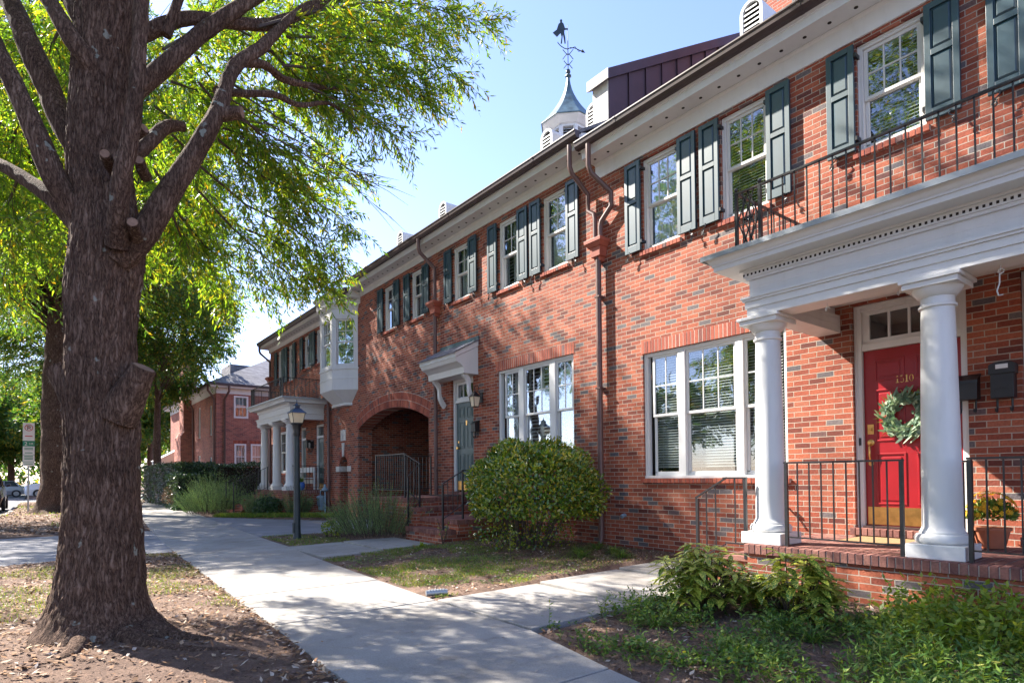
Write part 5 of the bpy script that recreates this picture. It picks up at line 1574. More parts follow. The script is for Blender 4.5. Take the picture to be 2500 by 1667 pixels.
b.add([c0, c1, c2, c3, (rx_, ry_, zt), (rx_, 48.5, zt)], [(0, 1, 4), (1, 2, 5, 4), (2, 3, 5), (3, 0, 4, 5)])
rf = b.build('roof', MT['shingle'], FB)
b = MB(); b.box(9.9, 11.6, 43.4, 46, 7.5, 9.0); b.build('dormer', MT['shingle'], FB)
b = MB(); b.box(FX - 0.75, FX - 0.002, 45.0, 47.4, -0.3, 4.1); b.prism([(FX - 0.75, 4.1), (FX - 0.5, 4.5), (FX, 4.5), (FX, 4.1)], 'y', 45.0, 47.4); b.box(FX - 0.5, FX + 0.3, 45.4, 47.0, 4.5, 10.2); b.box(FX - 0.56, FX + 0.36, 45.34, 47.06, 9.7, 9.85); b.box(FX - 0.6, FX + 0.4, 45.3, 47.1, 10.2, 10.35)
b.build('chimney', MT['brick_far'], FB)
b = MB()
for (x, y, zb) in ((FX - 0.08, FY + 0.12, 0.1), (FX + 0.45, FY - 0.08, 0.1), (FX - 0.08, 44.6, 0.1)):
    gx, gy = (FX - 0.48, y - 0.3) if x < FX else (x + 0.15, FY - 0.48)
    b.tube([(gx, gy, 6.72), (gx, gy, 6.4), ((gx + x) / 2, (gy + y) / 2, 6.2), (x, y, 5.95), (x, y, zb)], 0.06, 8)
b.build('downspout', MT['pipe'], FB, smooth=True)
b = MB(); b.prism([(6.2, 2.6), (FX, 3.6), (FX, 2.6)], 'y', 48.5, 51); b.box(6.3, FX, 48.6, 50.9, -0.3, 2.6); b.build('side_porch', MT['white'], FB)

# ================================================================== SMALL THINGS
def wall_lamp(y, z):
    t = thing('wall_lantern', (7.62, y, z), 'black scrolled lantern with glass panes on the wall beside the green door', 'lantern')
    cx = 7.56
    b = MB(); b.box(XW - 0.02, XW, y - 0.05, y + 0.05, z + 0.02, z + 0.24)
    pts = [(XW - 0.01, y, z + 0.2)] + [(cx + 0.05 + 0.06 * math.cos(a), y, z + 0.33 + 0.06 * math.sin(a)) for a in np.linspace(-1.2, 3.0, 9)] + [(cx, y, z + 0.28)]
    b.tube(pts, 0.009, 6); b.build('bracket', MT['iron'], t, smooth=True)
    b = MB()
    for z0, w0, z1, w1 in ((z + 0.13, 0.105, z + 0.2, 0.045), (z + 0.2, 0.045, z + 0.24, 0.03), (z + 0.24, 0.012, z + 0.28, 0.01)):
        A = [(cx - w0, y - w0, z0), (cx + w0, y - w0, z0), (cx + w0, y + w0, z0), (cx - w0, y + w0, z0)]; Bq = [(cx - w1, y - w1, z1), (cx + w1, y - w1, z1), (cx + w1, y + w1, z1), (cx - w1, y + w1, z1)]
        b.add(A + Bq, [(0, 3, 2, 1), (4, 5, 6, 7), (0, 1, 5, 4), (1, 2, 6, 5), (2, 3, 7, 6), (3, 0, 4, 7)])
    for sx, sy in ((1, 1), (1, -1), (-1, 1), (-1, -1)): b.tube([(cx + sx * 0.09, y + sy * 0.09, z + 0.135), (cx + sx * 0.06, y + sy * 0.06, z - 0.08)], 0.008, 4)
    b.box(cx - 0.065, cx + 0.065, y - 0.065, y + 0.065, z - 0.095, z - 0.08)
    b.build('frame', MT['iron'], t)
    b = MB(); w0, w1 = 0.055, 0.085
    A = [(cx - w0, y - w0, z - 0.078), (cx + w0, y - w0, z - 0.078), (cx + w0, y + w0, z - 0.078), (cx - w0, y + w0, z - 0.078)]; Bq = [(cx - w1, y - w1, z + 0.132), (cx + w1, y - w1, z + 0.132), (cx + w1, y + w1, z + 0.132), (cx - w1, y + w1, z + 0.132)]
    b.add(A + Bq, [(0, 1, 5, 4), (1, 2, 6, 5), (2, 3, 7, 6), (3, 0, 4, 7)]); b.build('pane', MT['lampglass'], t)
wall_lamp(11.02, 2.93)

def mailbox(y, z, w, h, label, tall=True, paper=True, hooks=True, group=None):
    t = thing('mailbox', (XW, y, z), label, 'mailbox', group)
    b = MB(); d = 0.13
    if tall:
        b.prism([(y - w / 2, z), (y + w / 2, z), (y + w / 2, z + h * 0.68), (y - w / 2, z + h * 0.68)], 'x', XW - d, XW - 0.004)
        b.build('box', MT['black'], t, bevel=0.006)
        b = MB(); n = 10; e = w / 2 + 0.012
        top = [(y - e, z + h * 0.66)] + [(y - e * math.cos(math.pi * i / n), z + h * 0.90 + h * 0.10 * math.sin(math.pi * i / n)) for i in range(n + 1)] + [(y + e, z + h * 0.66)]
        b.prism(top, 'x', XW - d - 0.012, XW - 0.003); lid = b.build('lid', MT['black'], t, bevel=0.005)
        if paper: MB().box(XW - d - 0.015, XW - d - 0.0125, y - 0.055, y + 0.045, z + h * 0.80, z + h * 0.92).build('card', MT['signwhite'], lid)
        if paper: text_mesh('lettering', 'MAIL', 0.05, (XW - d - 0.001, y, z + h * 0.22), ROT_W, MT['iron'], t, 0.003)
    else:
        b.prism([(XW - d, z), (XW - d, z + h * 0.72), (XW - 0.003, z + h), (XW - 0.003, z)], 'y', y - w / 2, y + w / 2); b.build('box', MT['black'], t, bevel=0.005)
        b = MB(); b.prism([(XW - d - 0.015, z + h * 0.62), (XW - d - 0.012, z + h * 0.75), (XW - 0.004, z + h * 1.02), (XW - 0.004, z + h * 0.98)], 'y', y - w / 2 - 0.008, y + w / 2 + 0.008); b.build('lid', MT['black'], t)
    if hooks:
        b = MB()
        for s in (-1, 1):
            yy = y + s * w * 0.32
            b.tube([(XW - 0.03, yy, z), (XW - 0.03, yy, z - 0.09), (XW - 0.05, yy, z - 0.13), (XW - 0.085, yy, z - 0.125), (XW - 0.09, yy, z - 0.095)], 0.010, 6)
        b.build('paper_hook', MT['black'], t)
mailbox(2.04, 2.05, 0.20, 0.27, 'low black mailbox with a slanted lid next to the right porch column', tall=False)
mailbox(1.735, 2.04, 0.19, 0.37, 'tall black mailbox with a white card and the word MAIL beside the red door', tall=True)
mailbox(11.19, 2.30, 0.16, 0.26, 'small black mailbox under the lantern beside the green door', tall=False)
mailbox(22.05, 2.40, 0.2, 0.3, 'taller black mailbox between the two far porch doors', tall=True, paper=False)
mailbox(21.72, 2.38, 0.2, 0.26, 'lower black mailbox between the two far porch doors', tall=False)

# wreath
wr = thing('wreath', (7.82, 2.66, 1.97), 'eucalyptus wreath of round grey-green leaves on the red door', 'wreath')
g = np.random.default_rng(3)
n = 520; a = g.uniform(0, 2 * np.pi, n); rad = 0.195 + g.normal(0, 0.036, n)
P = np.stack([7.845 - np.abs(g.normal(0.02, 0.02, n)), 2.66 + rad * np.cos(a), 1.965 + rad * np.sin(a)], 1)
tang = np.stack([g.uniform(-0.9, 0.1, n), -np.sin(a) * 0.7 + np.cos(a) * g.uniform(-0.9, 1.0, n), np.cos(a) * 0.7 + np.sin(a) * g.uniform(-0.9, 1.0, n)], 1)
up = np.stack([-np.ones(n), g.normal(0, .5, n), g.normal(0, .5, n)], 1)
long_ = g.random(n) < 0.35
L = np.where(long_, g.uniform(0.09, 0.15, n), g.uniform(0.045, 0.06, n)); W = np.where(long_, g.uniform(0.018, 0.032, n), L * 0.85)
D = unit(tang); S = unit(np.cross(D, up)); T = np.linspace(0, 2 * np.pi, 9)[:-1]
V = np.stack([P + D * (L * (0.5 - 0.5 * math.cos(t)))[:, None] + S * (W * 0.5 * math.sin(t))[:, None] for t in T], 1).reshape(-1, 3)
quads_mesh('leaves', V, 8, MT['euca'], wr)
b = MB(); b.tube([(7.84, 2.66 + 0.185 * math.cos(t), 1.965 + 0.185 * math.sin(t)) for t in np.linspace(0, 2 * math.pi, 25)], 0.014, 6); b.build('twig_ring', MT['twig'], wr)
n = 34; a = g.uniform(0, 2 * np.pi, n); P = np.stack([np.full(n, 7.82), 2.66 + 0.2 * np.cos(a), 1.965 + 0.2 * np.sin(a)], 1)
D = np.stack([g.uniform(-.3, 0, n), np.cos(a) + g.normal(0, .4, n), np.sin(a) + g.normal(0, .4, n)], 1)
quads_mesh('fern_sprig', leaf_verts(P, D, g.uniform(.09, .16, n), np.full(n, .012), np.tile([-1.0, 0, 0], (n, 1))), 4, MT['lime'], wr)

# door mats
b = MB(); b.box(6.95, 7.55, 2.15, 3.05, 0.546, 0.562)
tag(b.build('door_mat', MT['mat'], origin=(7.25, 2.6, 0.545), bevel=0.004), 'tan coir door mat on the brick porch before the red door', 'door mat')
b = MB(); b.box(7.1, 7.6, 11.4, 12.25, 0.865, 0.88)
tag(b.build('door_mat', MT['iron'], origin=(7.35, 11.8, 0.865), bevel=0.004), 'dark door mat on the brick landing before the green door', 'door mat')

# pot of yellow flowers
pt = thing('flower_pot', (7.45, 2.02 - 0.22, 0.545), 'potted yellow chrysanthemums on the porch behind the iron railing', 'flower pot')
px, py = 7.42, 1.80
b = MB(); b.lathe(px, py, [(0.11, 0.546), (0.15, 0.72), (0.165, 0.72), (0.165, 0.75), (0.14, 0.75)], 20); b.build('pot', MT['terracotta'], pt, smooth=True)
n = 900; d = rand_dirs(n, g); d[:, 2] = np.abs(d[:, 2]) * 0.9 - 0.1; P = np.array([px, py, 0.85]) + d * np.array([0.2, 0.2, 0.22]) * g.uniform(0.4, 1, (n, 1))
quads_mesh('foliage', leaf_verts(P, d + rand_dirs(n, g) * 0.6, np.full(n, .05), np.full(n, .025), rg=g), 4, MT['weed'], pt)
n = 90; d = rand_dirs(n, g); d[:, 2] = np.abs(d[:, 2]) * 0.9 + 0.05; d = unit(d); P = np.array([px, py, 0.86]) + d * np.array([0.21, 0.21, 0.24])
V = []
for p, q in zip(P, d):
    s = unit(np.cross(q, [0.3, 0.5, 0.8])); t = np.cross(q, s)
    for k in range(9):
        a_ = k * 2 * np.pi / 9; e1 = s * np.cos(a_) + t * np.sin(a_); e2 = s * np.cos(a_ + .6) + t * np.sin(a_ + .6)
        V += [p, p + e1 * 0.02 + q * 0.008, p + (e1 + e2) * 0.016 + q * 0.014, p + e2 * 0.02 + q * 0.008]
quads_mesh('flowers', np.array(V), 4, MT['mum'], pt)

# street lamp
lx, ly = 4.33, 13.12
lp = thing('street_lamp', (lx, ly, 0), 'dark green lantern post with a frosted glass head on the lawn corner', 'street lamp')
b = MB(); b.lathe(lx, ly, [(0.088, -0.05), (0.088, 0.02), (0.078, 0.06), (0.072, 0.3), (0.058, 2.2), (0.058, 2.22)], 16); b.box(lx - 0.088, lx - 0.06, ly - 0.04, ly + 0.04, 0.12, 0.34)
b.build('post', MT['lampgreen'], lp, smooth=True)
b = MB(); b.lathe(lx, ly, [(0.06, 2.2), (0.075, 2.24), (0.07, 2.30), (0.085, 2.40), (0.10, 2.45), (0.125, 2.465), (0.125, 2.49)], 16); b.build('collar', MT['iron'], lp, smooth=True)
def frust(b, z0, w0, z1, w1):
    A = [(lx - w0, ly - w0, z0), (lx + w0, ly - w0, z0), (lx + w0, ly + w0, z0), (lx - w0, ly + w0, z0)]; Bq = [(lx - w1, ly - w1, z1), (lx + w1, ly - w1, z1), (lx + w1, ly + w1, z1), (lx - w1, ly + w1, z1)]
    b.add(A + Bq, [(0, 3, 2, 1), (4, 5, 6, 7), (0, 1, 5, 4), (1, 2, 6, 5), (2, 3, 7, 6), (3, 0, 4, 7)])
b = MB(); frust(b, 2.492, 0.098, 2.70, 0.135); b.build('glass', MT['lampglass'], lp)
b = MB()
for sx, sy in ((1, 1), (1, -1), (-1, 1), (-1, -1)): b.tube([(lx + sx * 0.099, ly + sy * 0.099, 2.49), (lx + sx * 0.137, ly + sy * 0.137, 2.70)], 0.007, 4)
b.build('frame', MT['iron'], lp)
b = MB(); frust(b, 2.70, 0.165, 2.705, 0.165); frust(b, 2.705, 0.165, 2.75, 0.115); frust(b, 2.75, 0.115, 2.81, 0.058); frust(b, 2.81, 0.05, 2.865, 0.05); frust(b, 2.865, 0.068, 2.88, 0.06); b.lathe(lx, ly, [(0.05, 2.88), (0.02, 2.91), (0.008, 2.94), (0.008, 2.99), (0.003, 3.0)], 10)
b.build('cap', MT['lampblue'], lp)

# parking sign
sx_, sy_ = -0.47, 31.6
sg = thing('parking_sign', (sx_, sy_, 0), 'tall white no-parking sign panel on a thin steel post by the street trees', 'sign')
MB().box(sx_ - 0.03, sx_ + 0.03, sy_ - 0.02, sy_ + 0.02, -0.1, 3.6).build('post', MT['steel'], sg)
sd = Vector((r0.x, r0.y)); 
def pl_(b, s0, s1, z0, z1, n0, n1): obox(b, (sx_ - 0.05, sy_ - 0.05), (1.0, 0.0), s0 - 0.0, s1, z0, z1, n0, n1)
b = MB(); pl_(b, -0.13, 0.25, 2.93, 3.66, 0, 0.012); pl_(b, -0.13, 0.25, 1.9, 2.92, 0, 0.012)
pn = b.build('panel', MT['signwhite'], sg)
b = MB(); c = (sx_ - 0.05 + 0.06, 3.46); yy = sy_ - 0.068
b.tube([(c[0] + 0.125 * math.cos(t), yy, c[1] + 0.125 * math.sin(t)) for t in np.linspace(0, 2 * math.pi, 25)], 0.014, 4); b.tube([(c[0] - 0.09, yy - 0.002, c[1] + 0.09), (c[0] + 0.09, yy - 0.002, c[1] - 0.09)], 0.012, 4)
pl_(b, -0.06, 0.18, 3.10, 3.135, 0.0125, 0.016); b.build('red_marks', MT['signred'], pn)
ROT_S = Matrix.Rotation(R(90), 4, 'X')
text_mesh('letter', 'P', 0.24, (c[0], yy + 0.004, c[1] - 0.085), ROT_S, MT['black'], pn)
b = MB(); pl_(b, -0.13, 0.25, 2.70, 2.92, 0.0125, 0.015); b.build('green_band', MT['signgreen'], pn)
text_mesh('letter', '2', 0.2, (sx_ - 0.05 - 0.03, yy - 0.003, 2.74), ROT_S, MT['signwhite'], pn); text_mesh('letter', 'HR', 0.11, (sx_ - 0.05 + 0.14, yy - 0.003, 2.77), ROT_S, MT['signwhite'], pn)
b = MB()
for z in (2.62, 2.56, 2.28, 2.22, 2.16): pl_(b, -0.08, 0.2, z, z + 0.03, 0.0125, 0.015)
pl_(b, -0.06, 0.18, 2.42, 2.45, 0.0125, 0.015); pl_(b, -0.13, 0.25, 2.345, 2.36, 0.0125, 0.015); pl_(b, -0.13, 0.25, 2.06, 2.08, 0.0125, 0.015); pl_(b, -0.08, 0.2, 1.97, 2.0, 0.0125, 0.015)
b.build('text_lines', MT['signgreen'], pn)

# gas meter
gm = thing('gas_meter', (7.45, 20.15, 0.1), 'blue-grey gas meter and regulator standing by the wall corner', 'meter')
gx, gy = 7.50, 20.25
b = MB(); b.box(gx - 0.09, gx + 0.09, gy - 0.14, gy + 0.14, 0.35, 0.62); b.lathe(gx, gy, [(0.15, 0.60), (0.15, 0.66), (0.10, 0.70)], 14); b.box(gx - 0.07, gx + 0.07, gy - 0.11, gy - 0.02, 0.2, 0.35); b.box(gx - 0.07, gx + 0.07, gy + 0.02, gy + 0.11, 0.2, 0.35); b.build('body', MT['bluegrey'], gm, bevel=0.01)
b = MB(); b.tube([(gx, gy - 0.38, 0.05), (gx, gy - 0.38, 0.85), (gx, gy - 0.34, 0.95)], 0.028, 8); b.lathe(gx, gy - 0.36, [(0.04, 0.84), (0.11, 0.88), (0.11, 0.92), (0.05, 0.98), (0.03, 1.08)], 12); b.tube([(gx, gy - 0.30, 0.90), (gx, gy + 0.05, 0.86), (gx, gy + 0.07, 0.66)], 0.022, 8); b.build('pipework', MT['bluegrey'], gm, smooth=True)

# bench and pot on the far porch
bn = thing('bench', (7.5, 21.9, 0.88), 'white painted bench against the wall of the far porch', 'bench')
b = MB(); b.box(7.2, 7.6, 21.2, 22.6, 1.27, 1.31); b.build('seat', MT['white'], bn)
b = MB(); b.box(7.58, 7.63, 21.2, 22.6, 1.5, 1.68); b.box(7.58, 7.62, 21.2, 22.6, 1.1, 1.24); b.build('backrest', MT['white'], bn)
for x_, y_ in ((7.22, 21.22), (7.22, 22.55), (7.58, 21.16), (7.58, 22.6)):
    MB().box(x_, x_ + 0.05, y_, y_ + 0.05, 0.885, 1.268 if x_ < 7.4 else 1.68).build('leg', MT['white'], bn)
bp = thing('glazed_pot', (6.9, 20.62, 0.88), 'small blue pot with a pale plant stake on the far porch edge', 'pot')
b = MB(); b.lathe(6.95, 20.66, [(0.08, 0.885), (0.14, 1.0), (0.15, 1.08), (0.12, 1.14), (0.13, 1.16)], 16); b.build('pot', MT['potblue'], bp, smooth=True)
n = 60; P = np.tile([6.95, 20.66, 1.14], (n, 1)); D = rand_dirs(n, g); D[:, 2] = np.abs(D[:, 2]) + 0.6
quads_mesh('leaves', leaf_verts(P, D, g.uniform(.15, .3, n), np.full(n, .02), rg=g), 4, MT['lime'], bp)

# splash block / sprinkler-like downspout end in lawn
b = MB(); b.tube([(3.30, 5.78, 0.03), (3.45, 5.73, 0.035), (3.52, 5.70, 0.03)], 0.035, 10)
for i in range(6): b.tube([(3.33 + 0.03 * i, 5.77 - 0.01 * i, 0.033), (3.342 + 0.03 * i, 5.766 - 0.01 * i, 0.033)], 0.041, 10)
tag(b.build('drain_hose', MT['steel'], origin=(3.4, 5.75, 0.03), smooth=True), 'short grey corrugated hose end lying at the lawn corner', 'hose')

# parked cars
def car(label, loc, yaw, body, scale=1.0, suv=False):
    t = thing('parked_car', loc, label, 'car', 'cars parked along the street')
    t.rotation_euler.z = 0
    sec = [  # y along, half width low, half width top, z bottom, z belt
        (-2.25, .70, .62, .38, .72), (-2.15, .84, .76, .26, .86), (-1.6, .90, .82, .22, .96), (-0.4, .91, .84, .20, .98), (0.9, .91, .84, .20, .98), (1.7, .90, .80, .22, .94), (2.15, .82, .72, .28, .84), (2.28, .66, .58, .40, .70)]
    hs = 1.22 if suv else 1.0
    ca, sa = math.cos(yaw), math.sin(yaw)
    def W(x, y, z): return (loc[0] + (x * ca - y * sa) * scale, loc[1] + (x * sa + y * ca) * scale, loc[2] + z * scale * (hs if z > 0.3 else 1))
    b = MB(); vs = []
    for y, wl, wt, z0, z1 in sec:
        vs += [W(-wl * .92, y, z0), W(-wl, y, (z0 + z1) / 2), W(-wt, y, z1), W(wt, y, z1), W(wl, y, (z0 + z1) / 2), W(wl * .92, y, z0)]
    fs = []
    for i in range(len(sec) - 1):
        for k in range(6): fs.append((i * 6 + k, i * 6 + (k + 1) % 6, (i + 1) * 6 + (k + 1) % 6, (i + 1) * 6 + k))
    fs += [tuple(range(6)), tuple(range(len(vs) - 6, len(vs)))[::-1]]
    b.add(vs, fs); bd = b.build('body', MT[body], t, bevel=0.05, seg=3)
    rear = -2.0 if suv else -1.55
    b = MB()
    cab = [(rear, .76, .95), (rear + .35, .66, 1.40), (0.35, .66, 1.42), (1.15, .78, .95)]
    vs = [];
    for y, w, z in cab: vs += [W(-w, y, z), W(w, y, z)]
    b.add(vs, [(0, 1, 3, 2), (2, 3, 5, 4), (4, 5, 7, 6), (0, 2, 4, 6), (1, 7, 5, 3)])
    gh = b.build('window_glass', MT['carglass'], t, bevel=0.03)
    b = MB(); vs = [W(-.64, rear + .38, 1.41), W(.64, rear + .38, 1.41), W(.64, .32, 1.43), W(-.64, .32, 1.43), W(-.6, rear + .5, 1.46), W(.6, rear + .5, 1.46), W(.6, .2, 1.475), W(-.6, .2, 1.475)]
    b.add(vs, [(0, 1, 5, 4), (1, 2, 6, 5), (2, 3, 7, 6), (3, 0, 4, 7), (4, 5, 6, 7)])
    for s in (-1, 1):
        for (ya, za), (yb, zb_) in (((rear, .95), (rear + .36, 1.41)), ((0.33, 1.42), (1.15, .95)), ((-.5, .96), (-.52, 1.42))): b.tube([W(s * .775, ya, za), W(s * .665, yb, zb_)] if za < zb_ else [W(s * .665, ya, za), W(s * .785, yb, zb_)], .035, 5)
    b.build('roof', MT[body], t, bevel=0.02)
    for s in (-1, 1):
        for yy in (-1.35, 1.42):
            c = W(s * .80, yy, 0.32); e = W(s * .93, yy, 0.32)
            w = MB(); w.tube([c, e], 0.33 * scale, 20); wo = w.build('wheel', MT['tyre'], t)
            w = MB(); w.tube([W(s * .90, yy, .32), W(s * .94, yy, .32)], 0.2 * scale, 14); w.build('rim', MT['steel'], wo)
        MB().tube([W(s * .62, 2.2, .62), W(s * .58, 2.29, .62)], .09, 10).build('headlight', MT['lampglass'], t)
        MB().tube([W(s * .66, -2.2, .72), W(s * .62, -2.27, .72)], .08, 10).build('tail_light', MT['signred'], t)
        MB().tube([W(s * .9, .75, 1.0), W(s * 1.05, .72, 1.03)], .07, 8).build('wing_mirror', MT[body], t)
    return t
car('dark parked car by the kerb at the left edge of the street', (-2.32, 38.2, -0.16), 0.0, 'cardark', 1.0, True)
car('white van parked far off behind the sign post and street tree', (1.2, 63.0, -0.16), math.pi / 2, 'carwhite', 1.05, True)
car('silver car parked far off across the bright street', (-3.2, 70.0, -0.16), math.pi / 2, 'carsilver')
# ================================================================== TREES
SUNV = np.array(SUN)
FWN, RN, UN = np.array(fw), np.array(rx), np.array(ux)
def px_of(P):
    """picture position of points (fraction of width / height), used only to keep random branches out of the open sky of the photo"""
    v = np.asarray(P) - np.array(CAMLOC); w = v @ FWN
    w = np.where(w < 0.05, 0.05, w)
    return (1250 + 1469.77 * (v @ RN) / w) / 2500, (1134.09 - 1469.77 * (v @ UN) / w) / 1667, (v @ FWN)

def bark_tube(name, path, parent, nu=14, seg=0.05, amp=0.10, seed=0, flare=None, m='bark', rough_caps=False):
    """tapered limb with furrowed bark relief; path = [(x,y,z,r)...]"""
    p = np.array(path, float)
    d = np.concatenate([[0], np.cumsum(np.linalg.norm(np.diff(p[:, :3], axis=0), axis=1))])
    n = max(4, int(d[-1] / seg)); t = np.linspace(0, d[-1], n)
    # smooth interpolation (Catmull-Rom by cubic of numpy interp on dense smoothing)
    q = np.stack([np.interp(t, d, p[:, k]) for k in range(4)], 1)
    ker = max(1, int(0.10 / seg)); 
    if n > 2 * ker + 2:
        for _ in range(2):
            qq = q.copy()
            for i in range(1, n - 1):
                a, c = max(0, i - ker), min(n, i + ker + 1); s = min(i - a, c - 1 - i); qq[i] = q[i - s:i + s + 1].mean(0)
            q = qq
    T = unit(np.gradient(q[:, :3], axis=0))
    s = np.cross(T[0], [0.13, 0.2, 1.0] if abs(T[0][2]) < 0.9 else [1.0, 0.1, 0]); s /= np.linalg.norm(s)
    vs = []; 
    for i in range(n):
        s = s - T[i] * (s @ T[i]); s /= np.linalg.norm(s); w = np.cross(T[i], s)
        r = q[i, 3]
        for k in range(nu):
            a = 2 * math.pi * k / nu
            ca, sa = math.cos(a), math.sin(a)
            rr_ = r
            h = t[i]
            # lumps
            rr_ *= 1 + 0.10 * mnoise.noise(Vector((ca * 1.3 + seed, sa * 1.3, h * 1.6)))
            # furrows: ridged noise stretched along the limb
            f = mnoise.noise(Vector((ca * r * 34, sa * r * 34 + seed, h * 4.5)))
            f2 = mnoise.noise(Vector((ca * r * 75, sa * r * 75 + seed, h * 11)))
            rr_ += amp * 0.16 * ((1 - abs(f) * 2) * 0.6 + 0.4 * f2)
            if flare is not None: rr_ += flare(h, a, q[i, 2])
            vs.append(q[i, :3] + (s * ca + w * sa) * rr_)
    fs = [(i * nu + k, i * nu + (k + 1) % nu, (i + 1) * nu + (k + 1) % nu, (i + 1) * nu + k) for i in range(n - 1) for k in range(nu)]
    fs += [tuple(range(nu))[::-1], tuple(range((n - 1) * nu, n * nu))]
    b = MB(); b.add(vs, fs)
    return b.build(name, MT[m], parent, smooth=True)

def twigs_and_leaves(parent, B, D, L, per, ll, lw, m='oakleaf', wood=True, rg=rng, spread=0.75, droop=0.25, name='crown'):
    """B bases, D directions, L lengths of the twigs; per leaves on each"""
    N = len(B); D = unit(D)
    t = (np.arange(per) + 0.6) / per
    t = t[None, :, None] * np.ones((N, 1, 1))
    t = np.clip(t + rg.normal(0, 0.03, t.shape), 0.08, 1.0)
    P = B[:, None, :] + D[:, None, :] * (L[:, None, None] * t)
    P[..., 2] -= (droop * L[:, None] * (t[..., 0] ** 2))
    tang = D[:, None, :] * np.ones((1, per, 1)); tang[..., 2] -= 2 * droop * t[..., 0]
    side = rg.normal(size=(N, per, 3)); side -= tang * (side * tang).sum(-1, keepdims=True)
    dirs = unit(tang) * 0.75 + unit(side) * spread; dirs[..., 2] -= 0.18
    n = N * per
    lv = leaf_verts(P.reshape(-1, 3), dirs.reshape(-1, 3), ll * rg.uniform(0.65, 1.2, n), lw * rg.uniform(0.75, 1.25, n), up=rg.normal(size=(n, 3)) + np.array([0, 0, 0.8]), rg=rg)
    o = quads_mesh(name, lv, 4, MT[m], parent)
    if wood:
        r = 0.004
        S = unit(np.cross(D, [0.3, 0.2, 1.0])); Wv = np.cross(D, S)
        K = 4; tt = np.linspace(0, 1, K)
        C_ = B[:, None, :] + D[:, None, :] * (L[:, None, None] * tt[None, :, None]); C_[..., 2] -= droop * L[:, None] * tt[None, :] ** 2
        rr_ = (r * (1.1 - tt))[None, :, None]
        ring_ = [C_ + (S[:, None, :] * math.cos(a) + Wv[:, None, :] * math.sin(a)) * rr_ for a in (0, 2.1, 4.2)]
        q = []
        for k in range(K - 1):
            for j in range(3):
                a, c = ring_[j], ring_[(j + 1) % 3]
                q.append(np.stack([a[:, k], c[:, k], c[:, k + 1], a[:, k + 1]], 1))
        quads_mesh('twigs', np.concatenate(q).reshape(-1, 3), 4, MT['twig'], parent)
    return o

def bough_points(bo, n, spread, rg):
    """random points along a bough polyline with side scatter; returns base, outward dir"""
    p = np.array(bo, float); d = np.concatenate([[0], np.cumsum(np.linalg.norm(np.diff(p, axis=0), axis=1))])
    t = rg.uniform(0.05, 1.0, n) ** 0.8 * d[-1]
    q = np.stack([np.interp(t, d, p[:, k]) for k in range(3)], 1)
    i = np.clip(np.searchsorted(d, t) - 1, 0, len(p) - 2)
    T = unit(p[i + 1] - p[i])
    off_ = rg.normal(size=(n, 3)); off_ -= T * (off_ * T).sum(1, keepdims=True); off_ = unit(off_)
    taper = np.clip(1.15 - t / d[-1] * 0.75, 0.3, 1)[:, None]
    q2 = q + off_ * (np.abs(rg.normal(0, 1, (n, 1))) * spread * taper * 0.55)
    D = T * 0.7 + off_ * 0.7 + np.array([0, 0, -0.15])
    return q2, D, q

NEAR = thing('oak_tree', (0.39, 5.85, 0), 'big furrowed oak trunk with sawn stubs beside the pavement in the foreground', 'tree', 'street oaks along the pavement')
TRUNK = [(0.39,5.85,-0.12,0.44),(0.38,5.855,0.1,0.375),(0.37,5.86,0.26,0.352),(0.38,5.84,0.61,0.325),(0.38,5.84,0.96,0.318),(0.37,5.83,1.31,0.314),(0.37,5.83,1.66,0.306),(0.36,5.82,2.0,0.304),(0.37,5.81,2.35,0.290),(0.37,5.8,2.7,0.300),(0.38,5.79,2.91,0.310),(0.41,5.76,3.12,0.322),(0.4,5.76,3.3,0.300),(0.39,5.77,3.47,0.272),(0.35,5.8,3.75,0.245),(0.35,5.79,4.1,0.236),(0.36,5.77,4.45,0.230),(0.37,5.75,4.8,0.225),(0.4,5.73,5.15,0.215),(0.41,5.7,5.57,0.192),(0.44,5.67,6.05,0.171),(0.47,5.7,7.0,0.15),(0.42,5.8,8.5,0.12),(0.5,5.9,10.5,0.08),(0.45,5.9,12.5,0.03)]
def flare(h, a, z):
    z0 = max(z, 0)
    lobes = 0.45 + 0.55 * (0.5 + 0.5 * math.sin(a * 5 + 0.6) * 0.7 + 0.3 * math.sin(a * 3 + 2.0))
    return 0.30 * math.exp(-z0 / 0.13) * lobes + 0.075 * math.exp(-z0 / 0.45)
TRUNK = [(a, c, z, r * (0.79 if z < 3.6 else 0.86)) for a, c, z, r in TRUNK]
bark_tube('trunk', TRUNK, NEAR, nu=150, seg=0.020, amp=0.16, seed=1.0, flare=flare)
